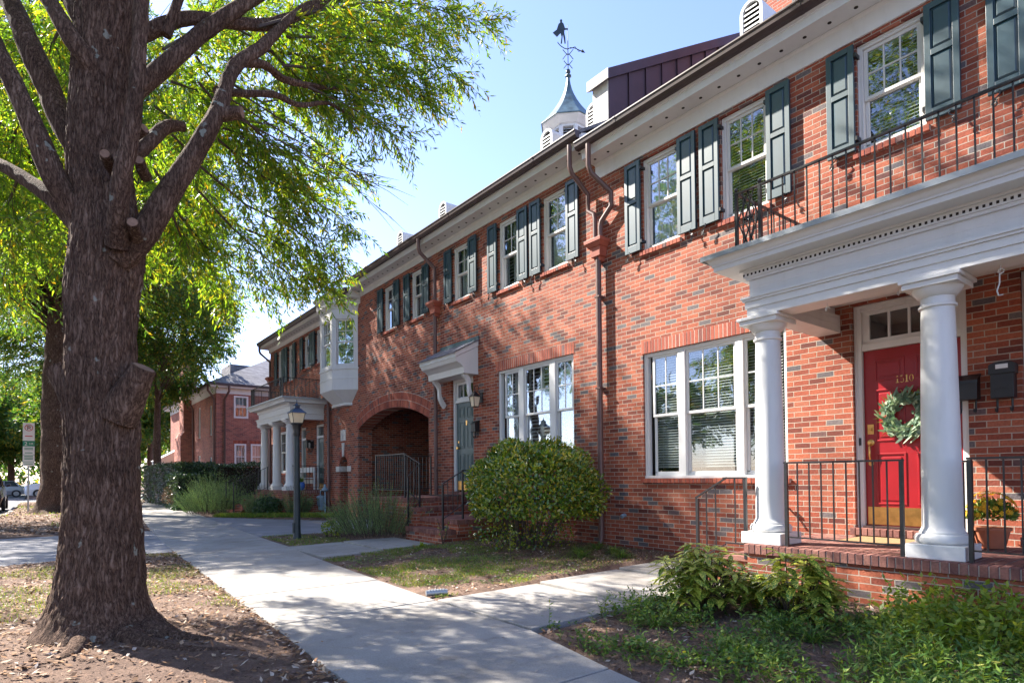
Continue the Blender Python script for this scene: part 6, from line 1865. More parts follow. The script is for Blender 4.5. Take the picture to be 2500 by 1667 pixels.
LIMBS = dict(
A=[(0.44,5.47,3.09,0.09),(0.44,5.32,3.3,0.08),(0.45,5.24,3.55,0.072),(0.5,5.2,3.8,0.063),(0.53,5.16,4.12,0.054),(0.56,5.2,4.53,0.054),(0.57,5.24,4.92,0.054),(0.6,5.39,5.41,0.051),(0.66,5.5,6.5,0.045),(0.75,5.4,8.2,0.03)],
B=[(0.45,5.6,3.02,0.13),(0.6,5.51,3.20,0.120),(0.69,5.5,3.37,0.11),(0.8,5.47,3.62,0.098),(0.96,5.46,3.95,0.088),(1.07,5.44,4.19,0.081),(1.18,5.47,4.45,0.069),(1.24,5.54,4.73,0.062),(1.33,5.6,4.96,0.062),(1.53,5.69,5.2,0.06),(1.7,5.8,5.48,0.05),(1.87,5.92,5.78,0.043),(2.13,6.09,6.17,0.039),(2.9,6.5,6.9,0.025)],
B2=[(1.3,5.62,4.96,0.05),(1.37,5.63,4.99,0.045),(1.61,5.75,5.16,0.041),(1.83,5.96,5.2,0.038),(2.12,6.11,5.34,0.032),(2.43,6.37,5.57,0.024),(3.2,6.7,6.0,0.012)],
B3=[(1.15,5.52,4.60,0.04),(1.22,5.56,4.63,0.032),(1.48,5.73,4.81,0.032),(1.76,5.9,5.0,0.03),(2.02,6.07,5.06,0.027),(2.4,6.28,5.36,0.02),(2.9,6.6,5.5,0.01)],
C=[(0.45,5.8,4.36,0.10),(0.58,5.75,4.49,0.09),(0.71,5.71,4.65,0.081),(0.87,5.7,4.87,0.077),(1.11,5.76,5.24,0.075),(1.37,5.81,5.58,0.072),(1.59,5.88,5.87,0.067),(2.02,6.04,6.46,0.06),(2.8,6.3,7.6,0.04)],
D=[(0.4,5.84,4.86,0.09),(0.53,5.84,4.94,0.078),(0.72,5.75,5.07,0.068),(0.89,5.81,5.27,0.065),(1.08,5.85,5.4,0.064),(1.31,5.85,5.46,0.062),(1.68,5.94,5.65,0.06),(2.02,6.05,5.98,0.054),(2.43,6.23,6.45,0.044),(2.89,6.49,6.99,0.036),(3.6,6.8,7.6,0.02)],
E=[(0.45,5.8,3.88,0.07),(0.58,5.82,3.97,0.062),(0.67,5.88,4.12,0.061),(0.77,5.98,4.3,0.063),(0.87,6.09,4.49,0.062),(1.01,6.11,4.51,0.043)],
F=[(0.40,5.72,3.05,0.12),(0.3,5.74,3.25,0.111),(0.21,5.75,3.38,0.1),(0.06,5.73,3.59,0.096),(-0.05,5.75,3.92,0.088),(-0.15,5.82,4.2,0.078),(-0.24,5.88,4.43,0.071),(-0.35,6.02,4.76,0.062),(-0.47,6.24,5.18,0.056),(-0.9,6.9,6.2,0.04),(-1.5,7.5,7.3,0.02)],
G=[(0.27,5.95,3.95,0.11),(0.17,6.08,4.09,0.103),(0.09,6.2,4.32,0.104),(0.03,6.31,4.59,0.105),(-0.08,6.44,4.9,0.104),(-0.17,6.63,5.25,0.1),(-0.25,6.81,5.53,0.094),(-0.4,7.17,6.05,0.08),(-0.7,7.8,7.2,0.06),(-0.9,8.5,8.5,0.03)],
H=[(0.40,5.68,4.36,0.09),(0.34,5.62,4.46,0.086),(0.26,5.62,4.55,0.085),(0.17,5.62,4.64,0.079),(0.08,5.69,4.85,0.067),(0.01,5.8,5.02,0.063),(-0.11,6.07,5.44,0.055),(-0.5,6.5,6.4,0.04),(-1.0,6.8,7.6,0.02)],
I=[(0.32,5.86,3.15,0.11),(0.28,5.95,3.29,0.102),(0.19,6.08,3.44,0.09),(0.05,6.25,3.65,0.076),(-0.09,6.48,3.82,0.066),(-0.24,6.72,3.99,0.061),(-0.43,7.11,4.21,0.053),(-1.1,8.0,4.8,0.035),(-1.7,8.8,5.3,0.02)],
J=[(0.48,5.8,4.5,0.08),(0.44,5.8,4.59,0.077),(0.31,5.82,4.81,0.073),(0.2,5.97,5.1,0.074),(0.14,6.13,5.35,0.07),(0.0,6.6,6.2,0.06),(-0.1,7.4,7.6,0.04)],
K=[(0.80,5.74,5.05,0.05),(0.83,5.73,5.14,0.045),(0.88,5.69,5.32,0.04),(0.95,5.75,5.57,0.032),(1.2,5.8,6.4,0.02)],
)
for i, (k, v) in enumerate(LIMBS.items()):
    v = [(a, c, z, r * 0.84) for a, c, z, r in v]
    bark_tube('limb', v, NEAR, nu=28, seg=0.03, amp=0.06, seed=3.7 * i + 2)
STUBS = [[(1.10,5.50,4.35,0.064),(1.16,5.49,4.37,0.062),(1.24,5.43,4.4,0.058),(1.32,5.37,4.4,0.056)], [(0.43,5.50,3.66,0.045),(0.39,5.41,3.67,0.045),(0.35,5.27,3.69,0.041)], [(0.58,5.5,3.16,0.055),(0.55,5.36,3.19,0.05),(0.52,5.25,3.22,0.047)],
         [(0.66,5.7,3.78,0.05),(0.62,5.61,3.8,0.045),(0.59,5.51,3.82,0.042)], [(0.30,5.80,1.80,0.20),(0.25,5.82,1.89,0.19),(0.15,5.86,2.02,0.15),(0.08,5.89,2.12,0.118),(0.03,5.91,2.19,0.108)], [(0.47,5.68,1.80,0.20),(0.52,5.63,1.89,0.18),(0.58,5.55,2.0,0.15),(0.635,5.48,2.10,0.118),(0.67,5.44,2.18,0.108)],
         [(0.55,5.56,4.02,0.05),(0.62,5.46,4.06,0.045)], [(1.25,5.55,4.05,0.05),(1.12,5.40,3.86,0.05),(1.20,5.36,3.9,0.048)]]
for i, s in enumerate(STUBS[:7]):
    s = [(0.38 + (a - 0.38) * 0.84, 5.8 + (c - 5.8) * 0.84, z, r * 0.8) if z < 2.5 else (a, c, z, r * 0.85) for a, c, z, r in s]
    o = bark_tube('branch_stub', s, NEAR, nu=28, seg=0.02, amp=0.05, seed=11.0 * i)
    a, c = Vector(s[-2][:3]), Vector(s[-1][:3]); d = (c - a).normalized(); r = s[-1][3]
    b = MB(); b.tube([c - d * 0.01, c + d * 0.004], [r * 0.93, r * 0.88], 20); b.build('cut_face', MT['cutwood'], o)
# surface roots
for i, rt in enumerate(([(0.66,5.52,0.10,0.10),(0.82,5.32,0.05,0.07),(1.02,5.18,0.025,0.045),(1.30,5.10,0.01,0.02)], [(0.52,5.45,0.10,0.10),(0.62,5.2,0.05,0.06),(0.84,4.98,0.03,0.04),(1.15,4.85,0.01,0.02)], [(0.25,5.5,0.10,0.09),(0.15,5.25,0.04,0.05),(-0.1,5.05,0.02,0.03)], [(0.7,5.75,0.08,0.09),(0.95,5.62,0.04,0.05),(1.2,5.55,0.01,0.02)])):
    bark_tube('root', rt, NEAR, nu=20, seg=0.03, amp=0.05, seed=23 + i)

BOUGHS = [
[(1.56,5.79,5.5),(2.16,6.06,6.09),(2.97,6.43,6.82),(3.71,6.6,7.26),(4.49,6.75,7.56),(5.01,6.85,7.72)],
[(1.9,6.02,5.69),(2.63,6.46,6.28),(3.42,6.72,6.68),(4.08,6.83,6.81),(4.55,6.85,6.76)],
[(1.87,6.05,5.41),(2.52,6.55,5.91),(3.14,6.82,6.13),(3.77,6.83,6.28),(4.19,6.76,6.38)],
[(2.13,6.11,5.33),(2.63,6.47,5.54),(3.06,6.65,5.59),(3.43,6.74,5.56),(3.64,6.7,5.53)],
[(1.71,6.18,5.57),(2.3,6.46,5.91),(2.98,6.69,6.27),(3.55,6.75,6.39),(3.94,6.7,6.33)],
[(2.06,6.52,6.33),(2.86,6.77,6.79),(3.82,7.02,7.31),(4.42,7.06,7.43)],
[(1.5,6.6,5.13),(2.09,6.91,4.99),(2.63,6.99,4.93),(3.11,7.0,5.13)],
[(1.43,7.04,5.01),(2.0,7.24,4.81),(2.58,7.41,4.8),(3.04,7.44,4.67),(3.15,7.49,4.45)],
[(1.3,7.15,4.7),(1.85,7.36,4.48),(2.43,7.42,4.35),(2.78,7.4,4.17),(2.99,7.37,3.95)],
[(1.32,7.52,4.63),(1.79,7.67,4.28),(2.22,7.71,3.99),(2.65,7.77,3.83),(3.15,7.63,3.75)],
[(1.1,7.94,4.58),(1.6,8.32,4.24),(2.07,8.46,4.01),(2.52,8.37,3.77)],
[(1.3,6.76,4.96),(1.79,7.13,5.18),(2.21,7.32,5.06),(2.35,7.47,4.66),(2.34,7.75,4.23)],
[(1.5,6.6,5.38),(1.99,7.22,5.67),(2.49,7.58,6.09),(2.97,7.72,6.01)],
[(1.9,7.58,4.28),(2.42,7.68,4.23),(2.73,7.7,4.09),(2.81,7.77,3.86)],
[(1.04,6.97,4.84),(1.32,7.51,4.95),(1.56,8.09,4.77),(1.73,8.47,4.53)],
[(1.17,7.89,4.39),(1.4,8.48,4.24),(1.77,8.7,4.07),(1.99,8.79,3.69)],
[(0.95,7.43,4.62),(1.21,8.11,4.68),(1.39,8.73,4.53)],
[(1.57,6.9,6.2),(2.14,7.59,6.62),(2.62,7.97,6.78),(3.19,8.29,6.95)],
[(1.23,6.8,5.64),(1.54,7.57,5.91),(1.89,8.31,6.12)],
[(0.93,6.78,5.58),(1.31,7.48,6.34),(1.71,7.92,6.98),(2.1,8.36,7.6)],
[(1.0,6.74,5.26),(1.31,7.25,5.56),(1.67,7.73,5.55)],
[(1.39,7.67,6.58),(2.02,8.43,7.33),(2.85,9.03,8.32)],
[(0.94,7.41,5.32),(1.29,8.4,5.74),(1.88,9.2,6.15)],
[(0.13,7.4,5.84),(0.0,8.26,5.89),(-0.04,9.05,5.77),(0.09,9.47,5.65)],
[(-0.16,7.64,5.07),(-0.28,8.5,5.0),(-0.19,9.19,4.84),(0.01,9.55,4.78)],
[(-0.03,7.78,5.74),(-0.22,8.67,6.45),(-0.43,9.33,6.85),(-0.86,10.17,7.06)],
[(-0.19,7.68,4.37),(-0.31,8.54,4.32),(-0.18,8.95,4.22),(0.05,9.28,4.18)],
[(-0.35,7.8,4.87),(-0.6,8.75,4.86),(-0.56,9.23,4.6)],
[(0.2,7.59,6.16),(0.3,8.52,6.4),(0.13,9.67,6.46)],
[(-0.03,8.82,4.74),(0.1,9.99,4.85),(-0.22,11.0,4.65)],
[(0.82,9.4,5.87),(1.41,10.2,6.01),(2.21,10.84,6.32)],
[(2.03,7.71,5.06),(2.54,8.07,5.09),(2.94,8.26,5.45),(3.19,8.31,5.9)],
[(1.56,5.79,5.5),(2.5,6.9,6.6),(3.3,7.6,7.4),(3.9,7.9,7.9)],
[(1.2,6.5,5.2),(1.9,7.5,5.3),(2.4,8.2,5.2)],
[(1.8,6.2,5.6),(2.3,6.6,5.65),(2.8,6.7,5.8),(3.2,6.8,5.75)],
]
rgN = np.random.default_rng(21)
Bs, Ds, Ls = [], [], []
for bo in BOUGHS:
    ln_ = sum(math.dist(a, c) for a, c in zip(bo[:-1], bo[1:]))
    n = int(40 * ln_ + 22)
    q, D, q0 = bough_points(bo, n, 0.34, rgN)
    Bs.append(q); Ds.append(D); Ls.append(rgN.uniform(0.16, 0.42, n))
# bough wood
b = MB()
for bo in BOUGHS:
    k = len(bo); b.tube(bo, [0.016 * (1 - 0.8 * i / (k - 1)) for i in range(k)], 5)
for bo in ([(1.45,6.39,5.09),(2.06,6.55,5.0),(2.71,6.68,4.95),(3.24,6.77,4.87)], [(1.5,6.4,5.2),(2.1,6.55,5.12),(2.6,6.6,5.0),(3.0,6.7,4.78)], [(1.4,6.4,4.95),(2.2,6.6,4.9),(2.85,6.7,4.75),(3.3,6.75,4.55)]):
    b.tube(bo, [0.010, 0.007, 0.005, 0.002], 5)
    for _ in range(7):
        i = rgN.integers(0, 3); a = Vector(bo[i]).lerp(Vector(bo[i + 1]), rgN.random()); e = a + Vector((0.25 + rgN.random() * 0.3, rgN.normal() * 0.15, rgN.normal() * 0.12 - 0.12))
        b.tube([a, a.lerp(e, 0.5) + Vector((0, 0, 0.02)), e], [0.004, 0.003, 0.0012], 4)
b.build('bough', MT['twig'], NEAR, smooth=True)
# the crown above and behind the frame: random boughs kept clear of the open sky
def crown_boughs(center, rad, n, rg, keep):
    out = []
    while len(out) < n:
        d = rg.normal(size=3); d /= np.linalg.norm(d)
        if d[2] < -0.35: continue
        e = np.array(center) + d * np.array(rad) * rg.uniform(0.75, 1.0)
        s = np.array(center) + d * np.array(rad) * rg.uniform(0.25, 0.45)
        m_ = (s + e) / 2 + rg.normal(0, 0.25, 3)
        bo = np.stack([s, m_, e])
        tt = np.linspace(0, 1, 8)[:, None]
        pts = np.concatenate([s + (m_ - s) * tt, m_ + (e - m_) * tt])
        if keep(pts): out.append(bo)
        else: out.append(None)
    return [o for o in out if o is not None]
def keep_near(p):
    x, y, w = px_of(p)
    inside = (w > 0.2) & (x > -0.06) & (x < 1.06) & (y > -0.09) & (y < 1.0)
    if inside.any(): return False
    gx, gy = p[:, 0] + 0.502 * p[:, 2], p[:, 1] - 0.997 * p[:, 2]      # where its shade falls on the ground
    sunny = ((gx > 3.4) & (gx < 6.6) & (gy > 0.6) & (gy < 3.4)) | ((gx > 3.5) & (gx < 7.6) & (gy > 6.0) & (gy < 9.3))
    return sunny.mean() < 0.12 or rgN.random() < 0.12
for bo in ([(-0.4,7.6,4.6),(-0.5,8.6,4.9),(-0.3,9.6,4.8)], [(0.1,7.5,4.8),(0.2,8.6,5.2),(0.5,9.7,5.1)], [(-0.3,8.0,5.8),(-0.5,9.4,6.2),(-0.6,10.6,6.2)], [(0.3,7.4,5.6),(0.5,8.8,5.9),(0.3,10.2,6.0)], [(0.6,7.6,4.4),(0.9,8.6,4.3),(1.0,9.4,4.1)], [(-0.6,7.4,4.2),(-0.8,8.6,4.4),(-0.7,9.6,4.2)], [(0.5,7.8,6.8),(0.4,9.4,7.4),(0.2,11.0,7.6)], [(0.2,7.0,3.9),(0.4,8.0,3.75),(0.7,8.9,3.5)], [(-0.2,7.5,3.9),(-0.3,8.4,3.8),(-0.4,9.2,3.5)]):
    q, D, q0 = bough_points(bo, 100, 0.5, rgN)
    Bs.append(q); Ds.append(D); Ls.append(rgN.uniform(0.2, 0.45, 100))
bos = crown_boughs((0.6, 6.6, 10.0), (5.2, 6.2, 5.6), 400, rgN, keep_near)
for bo in bos:
    n = 34
    q, D, q0 = bough_points(bo, n, 0.5, rgN)
    Bs.append(q); Ds.append(D); Ls.append(rgN.uniform(0.2, 0.5, n))
B_, D_, L_ = np.concatenate(Bs), np.concatenate(Ds), np.concatenate(Ls)
twigs_and_leaves(NEAR, B_, D_, L_, 15, 0.105, 0.021, rg=rgN, name='crown')

# ------------------------------------------------------------------ other trees
OPEN = [(0.20, 0.0, 2, 0.38)]
def sky_limit(y):
    """right-hand edge of distant foliage in the picture at height fraction y"""
    return float(np.interp(y, [-0.2, 0.0, 0.1, 0.2, 0.28, 0.34, 0.42, 0.50, 0.54, 0.58, 0.64, 0.72], [0.42, 0.40, 0.36, 0.30, 0.26, 0.24, 0.235, 0.232, 0.215, 0.19, 0.176, 0.172]))
def keep_far(p):
    x, y, w = px_of(p)
    ins = (w > 1) & (x > -0.02) & (x < 1.05) & (y > -0.06) & (y < 0.78)
    lim = np.array([sky_limit(v) for v in y])
    return not (ins & (x > lim)).any()
def tree(label, base, h, crown_c, crown_r, nb, rg, leaf=(0.13, 0.035), per=14, tw=36, tr=0.4, keep=keep_far, m='treeleaf', name='oak_tree', group='street oaks along the pavement', nlimb=7, spread=0.9, detail=True, extra=None):
    t = thing(name, (base[0], base[1], base[2]), label, 'tree', group)
    x, y, z = base
    path = [(x, y, z - 0.2, tr * 1.45), (x, y, z + 0.25, tr * 1.1), (x + 0.02, y, z + 1.2, tr), (x, y + 0.03, z + h * 0.28, tr * 0.9), (x + 0.05, y, z + h * 0.5, tr * 0.6), (x, y, z + h * 0.75, tr * 0.32), (x, y, z + h * 0.96, 0.03)]
    def fl(hh, a, zz): return tr * 0.7 * math.exp(-max(zz - z, 0) / 0.25) * (0.6 + 0.4 * math.sin(a * 5))
    bark_tube('trunk', path, t, nu=48 if detail else 16, seg=0.07 if detail else 0.3, amp=0.15, seed=x * 3 + y, flare=fl)
    bos = crown_boughs(crown_c, crown_r, nb, rg, keep)
    if extra: bos += crown_boughs(extra[0], extra[1], extra[2], rg, keep)
    b = MB()
    for bo in bos:
        s = bo[0]; zt_ = min(max(s[2] - 0.5 * math.hypot(s[0] - x, s[1] - y) - 0.5, z + h * 0.2), z + h * 0.9)
        b.tube([(x, y, zt_), tuple((np.array([x, y, zt_]) * 0.45 + s * 0.55) + np.array([0, 0, 0.15])), tuple(s), tuple(bo[1]), tuple(bo[2])], [tr * 0.09, tr * 0.065, tr * 0.045, 0.014, 0.005], 5)
    b.build('limbs', MT['bark'], t, smooth=True)
    Bs, Ds, Ls = [], [], []
    for bo in bos:
        q, D, _ = bough_points(bo, tw, spread, rg)
        Bs.append(q); Ds.append(D); Ls.append(rg.uniform(0.3, 0.7, tw))
    Bq = np.concatenate(Bs); Dq = np.concatenate(Ds); Lq = np.concatenate(Ls)
    xx, yy, w = px_of(Bq); lim = np.array([sky_limit(v) for v in yy])
    ok = ~((w > 1) & (xx > lim + 0.004) & (xx < 1.05) & (yy > -0.06) & (yy < 0.8)) if keep is keep_far else np.ones(len(Bq), bool)
    twigs_and_leaves(t, Bq[ok], Dq[ok], Lq[ok], per, leaf[0], leaf[1], m=m, wood=False, rg=rg, name='crown')
    return t
rgT = np.random.default_rng(5)
tree('second street oak in the row, its dark flared trunk just left of the foreground trunk', (0.42, 30.0, -0.02), 17, (0.6, 29.5, 10.0), (7.4, 7.2, 6.6), 340, rgT, tr=0.52, leaf=(0.16, 0.045))
tree('tall street oak by the kerb between the foreground oak and the second one', (-1.42, 21.5, -0.02), 17, (0.9, 21.8, 10.6), (4.2, 5.6, 6.0), 300, rgT, tr=0.25, leaf=(0.13, 0.034), extra=((-1.5, 21.0, 8.2), (3.4, 4.0, 3.6), 110))  # extra low clump added to the crown to shade the pavement
tree('third street oak, only its pale crown showing behind the second trunk', (1.6, 45.5, -0.1), 16, (1.6, 45.5, 8.6), (6.5, 6.5, 6.8), 200, rgT, tr=0.45, leaf=(0.2, 0.06), per=12)
tree('street oak across the road with its crown reaching over the lane', (-12.5, 17.0, -0.02), 20, (-12.5, 17.0, 11.5), (7.0, 7.0, 8.0), 190, rgT, tr=0.45, leaf=(0.2, 0.06), per=12, keep=keep_far, detail=False)
tree('street oak across the road nearest to the camera side', (-13.0, 4.0, -0.02), 19, (-13.0, 4.0, 11.0), (6.8, 6.8, 7.5), 170, rgT, tr=0.45, leaf=(0.22, 0.07), per=12, detail=False)
tree('slim oak across the road standing beyond the left edge', (-12.0, 33.0, -0.02), 19, (-12.0, 33.0, 10.5), (6.5, 7.5, 8.0), 190, rgT, tr=0.4, leaf=(0.2, 0.06), per=12, detail=False)
tree('farthest of the oaks across the road, beyond the slim one', (-13.0, 47.0, -0.02), 18, (-13.0, 46.0, 9.5), (6.0, 6.5, 8.0), 150, rgT, tr=0.4, leaf=(0.24, 0.08), per=11, detail=False)
for i, yy in enumerate((-14, -3, 8, 19, 30)):
    tree(('low broad tree in the garden across the road, well behind the kerb oaks'), (-24.0 - (i % 2) * 3, yy, -0.02), 10, (-24.0 - (i % 2) * 3, yy, 4.8), (6.0, 6.4, 4.8), 60, rgT, tr=0.3, leaf=(0.32, 0.14), per=9, tw=34, name='broadleaf_tree', group='garden trees across the road', spread=1.3, detail=False)
tree('young tree rising behind the hedge just right of the foreground trunk', (5.0, 38.5, -0.02), 13, (5.6, 37.0, 7.6), (4.6, 5.0, 6.0), 170, rgT, tr=0.2, leaf=(0.2, 0.07), per=12, name='broadleaf_tree', group='', spread=1.0, detail=False)
# trees beyond the cross street
spots = [(-6.0, 72, 13, 'round bright tree beyond the cross street at the far left'), (3.2, 66, 12, 'leafy tree beyond the cross street behind the sign post'), (8.5, 70, 14, 'tall tree behind the far house chimney'), (12.5, 76, 13, 'tree standing behind the roof of the far house'), (0.0, 90, 16, 'hazy tall tree farthest down the street'), (-14, 84, 15, 'broad tree at the end of the road'), (-2.5, 78, 9, 'low dense tree behind the parked silver car'), (5.0, 84, 10, 'low dense tree behind the white van'), (-9.0, 80, 10, 'low dense tree beyond the dark parked car')]
for x, y, h, lab in spots:
    tree(lab, (x, y, -0.2), h, (x, y, h * 0.52), (5.6, 5.6, h * 0.5), 130, rgT, tr=0.3, leaf=(0.34, 0.13), per=9, tw=32, name='broadleaf_tree', group='trees beyond the cross street', spread=1.3, detail=False)

n = 30000
P = np.stack([rgT.uniform(-90, 70, n), rgT.uniform(108, 122, n), 10.5 * rgT.random(n) ** 0.75], 1)
P[:, 2] *= np.array([0.72 + 0.35 * mnoise.noise(Vector((x * .11, 4.0, 1.0))) + 0.15 * mnoise.noise(Vector((x * .4, 9.0, 1.0))) for x in P[:, 0]])
o = quads_mesh('distant_wood', leaf_verts(P, rand_dirs(n, rgT), rgT.uniform(.6, 1.1, n), rgT.uniform(.3, .5, n), rg=rgT), 4, MT['treeleaf']); tag(o, kind='stuff')
# ================================================================== PLANTS
def leafy_dome(n, c, r, rg, shell=0.35, flat=0.0):
    d = rand_dirs(n, rg); d[:, 2] = np.where(d[:, 2] < -0.55, -d[:, 2], d[:, 2])
    k = 1 - shell * rg.random((n, 1)) ** 1.6
    lump = np.array([1 + 0.17 * mnoise.noise(Vector((v[0] * 2.2 + c[0], v[1] * 2.2, v[2] * 2.2))) + 0.08 * mnoise.noise(Vector((v[0] * 7, v[1] * 7 + c[1], v[2] * 7))) for v in d])[:, None]
    return np.array(c) + d * np.array(r) * k * lump, d

rp = np.random.default_rng(99)
# clipped round shrub before the right/middle lower window
BS = thing('round_shrub', (6.55, 8.1, 0.08), 'large clipped glossy green shrub with bare stems before the big lower window', 'shrub')
c = (6.58, 7.88, 1.02)
P, d = leafy_dome(17500, c, (1.08, 1.22, 0.87), rp, 0.30)
low = P[:, 2] < 0.62
P = P[~(low & (rp.random(len(P)) < 0.78))]
d = unit(P - np.array(c))
D = d * 0.6 + rand_dirs(len(P), rp) * 0.8 + np.array([0, 0, 0.25])
quads_mesh('foliage', leaf_verts(P, D, rp.uniform(.055, .092, len(P)), rp.uniform(.027, .043, len(P)), up=d + rand_dirs(len(P), rp) * .5, rg=rp), 4, MT['bushleaf'], BS)
m_ = 150; sd = rand_dirs(m_, rp); sd[:, 2] = np.abs(sd[:, 2]) * 0.9; sd = unit(sd); SB = np.array(c) + sd * np.array([1.08, 1.22, 0.87]) * 0.9
t_ = rp.uniform(0.1, 1, (m_, 14, 1)); SP = SB[:, None, :] + (unit(sd + rp.normal(0, .35, sd.shape) + np.array([0, 0, .4])) * rp.uniform(.10, .26, (m_, 1)))[:, None, :] * t_
quads_mesh('stray_shoots', leaf_verts(SP.reshape(-1, 3), rp.normal(0, 1, (m_ * 14, 3)) + np.array([0, 0, .5]), rp.uniform(.035, .07, m_ * 14), rp.uniform(.018, .03, m_ * 14), rg=rp), 4, MT['bushleaf'], BS)
# a skirt of low leaves
n = 1100; a = rp.uniform(0, 2 * np.pi, n); rr_ = rp.uniform(.35, .9, n); P = np.stack([6.45 + rr_ * np.cos(a), 8.0 + rr_ * np.sin(a), rp.uniform(.12, .5, n)], 1)
quads_mesh('low_shoots', leaf_verts(P, rand_dirs(n, rp) + np.array([0, 0, .4]), rp.uniform(.04, .07, n), rp.uniform(.02, .032, n), rg=rp), 4, MT['bushleaf'], BS)
b = MB()
for i in range(30):
    a = rp.uniform(0, 6.28); q = (6.55 + .28 * math.cos(a), 8.0 + .3 * math.sin(a)); e = (6.6 + .75 * math.cos(a + rp.normal() * .3), 8.02 + .8 * math.sin(a + rp.normal() * .3))
    b.tube([(q[0], q[1], .02), ((q[0] * 2 + e[0]) / 3 + rp.normal() * .04, (q[1] * 2 + e[1]) / 3, .45), (e[0], e[1], 1.1)], [.02, .015, .006], 5)
b.build('stems', MT['twig'], BS, smooth=True)

def rosemary(label, cx, cy, z, rx2, ry2, h, n, rg, needles=46, group='rosemary bushes beside the path', lean=0.5, nl=0.032, nw=0.0042, name='rosemary_bush'):
    t = thing(name, (cx, cy, z), label, 'shrub', group)
    a = rg.uniform(0, 2 * np.pi, n); k = np.sqrt(rg.random(n))
    B = np.stack([cx + rx2 * .75 * k * np.cos(a), cy + ry2 * .75 * k * np.sin(a), z + 0.03 + 0 * a], 1)
    D = np.stack([np.cos(a) * k * lean * rx2 / h * 1.2, np.sin(a) * k * lean * ry2 / h * 1.2, np.ones(n)], 1) + rg.normal(0, .14, (n, 3))
    L = h * (1.02 - 0.45 * k) * rg.uniform(.65, 1.08, n); D = unit(D)
    tt = rg.uniform(.12, 1, (n, needles, 1))
    P = B[:, None, :] + D[:, None, :] * (L[:, None, None] * tt); bend = (D[:, None, :] * np.array([1, 1, 0])) * (tt ** 2) * (L[:, None, None] * .25); P = P + bend
    side = rg.normal(size=P.shape); dd = D[:, None, :] * 1.0 + unit(side) * .62
    m_ = n * needles
    quads_mesh('foliage', leaf_verts(P.reshape(-1, 3), dd.reshape(-1, 3), nl * rg.uniform(.7, 1.3, m_), np.full(m_, nw), rg=rg), 4, MT['rosemary'], t)
    b = MB()
    for i in range(0, n, 2):
        e = B[i] + D[i] * L[i]; e = e + D[i] * np.array([1, 1, 0]) * L[i] * .25
        mm = (B[i] + e) / 2 - D[i] * np.array([1, 1, 0]) * L[i] * .06
        b.tube([tuple(B[i]), tuple(mm), tuple(e)], [.005, .004, .0015], 3, cap=False)
    b.build('stems', MT['twig'], t)
    return t
rosemary('tall spiky rosemary bush by the stair, largest and nearest of its kind', 5.7, 11.95, 0.03, 1.05, 1.0, 1.22, 520, rp, 92, nl=.030, nw=.0062)
rosemary('broad dark rosemary bush at the pavement bend before the far porch', 5.0, 24.6, 0.0, 1.2, 1.5, 1.25, 560, rp, 54, nl=.05, nw=.010)
rosemary('upright rosemary bush behind the broad one, close to the hedge', 5.4, 26.3, 0.0, .9, 1.0, 1.75, 480, rp, 50, nl=.05, nw=.010)
rosemary('grey lavender-like bush before the far porch steps', 6.0, 22.0, 0.05, .6, .7, 1.0, 300, rp, 50, nl=.04, nw=.009)
rosemary('pale feathery bush before the porch wall between lamp and gas meter', 6.75, 20.35, 0.05, .45, .55, .98, 260, rp, 50, nl=.04, nw=.009)

def dome_plant(label, name, c, r, n, m, ll, lw, rg, group=None, cat='shrub', shell=.5):
    t = thing(name, (c[0], c[1], max(0, c[2] - r[2])), label, cat, group)
    P, d = leafy_dome(n, c, r, rg, shell)
    P = P[P[:, 2] > 0.0]; d = unit(P - np.array(c))
    quads_mesh('foliage', leaf_verts(P, d * .6 + rand_dirs(len(P), rg) * .8 + np.array([0, 0, .2]), ll * rg.uniform(.7, 1.3, len(P)), lw * rg.uniform(.7, 1.3, len(P)), up=d + rand_dirs(len(P), rg) * .6, rg=rg), 4, MT[m], t)
    b = MB()
    for i in range(6):
        a = rg.uniform(0, 6.28); b.tube([(c[0] + .1 * math.cos(a), c[1] + .1 * math.sin(a), max(0, c[2] - r[2])), (c[0] + .5 * r[0] * math.cos(a), c[1] + .5 * r[1] * math.sin(a), c[2])], [.015, .006], 4)
    b.build('stems', MT['twig'], t)
    return t
dome_plant('small glossy dark shrub at the foot of the far porch', 'low_shrub', (6.05, 21.2, .3), (.5, .45, .35), 1500, 'hedgeleaf', .07, .04, rp)
dome_plant('white flecked low plant at the lawn corner beside the rosemary', 'low_shrub', (4.95, 12.75, .16), (.22, .24, .2), 420, 'lime', .05, .03, rp)
dome_plant('rust brown low shrub in front of the clipped hedge', 'low_shrub', (4.9, 29.5, .55), (.9, 1.2, .55), 3500, 'litter', .07, .03, rp)
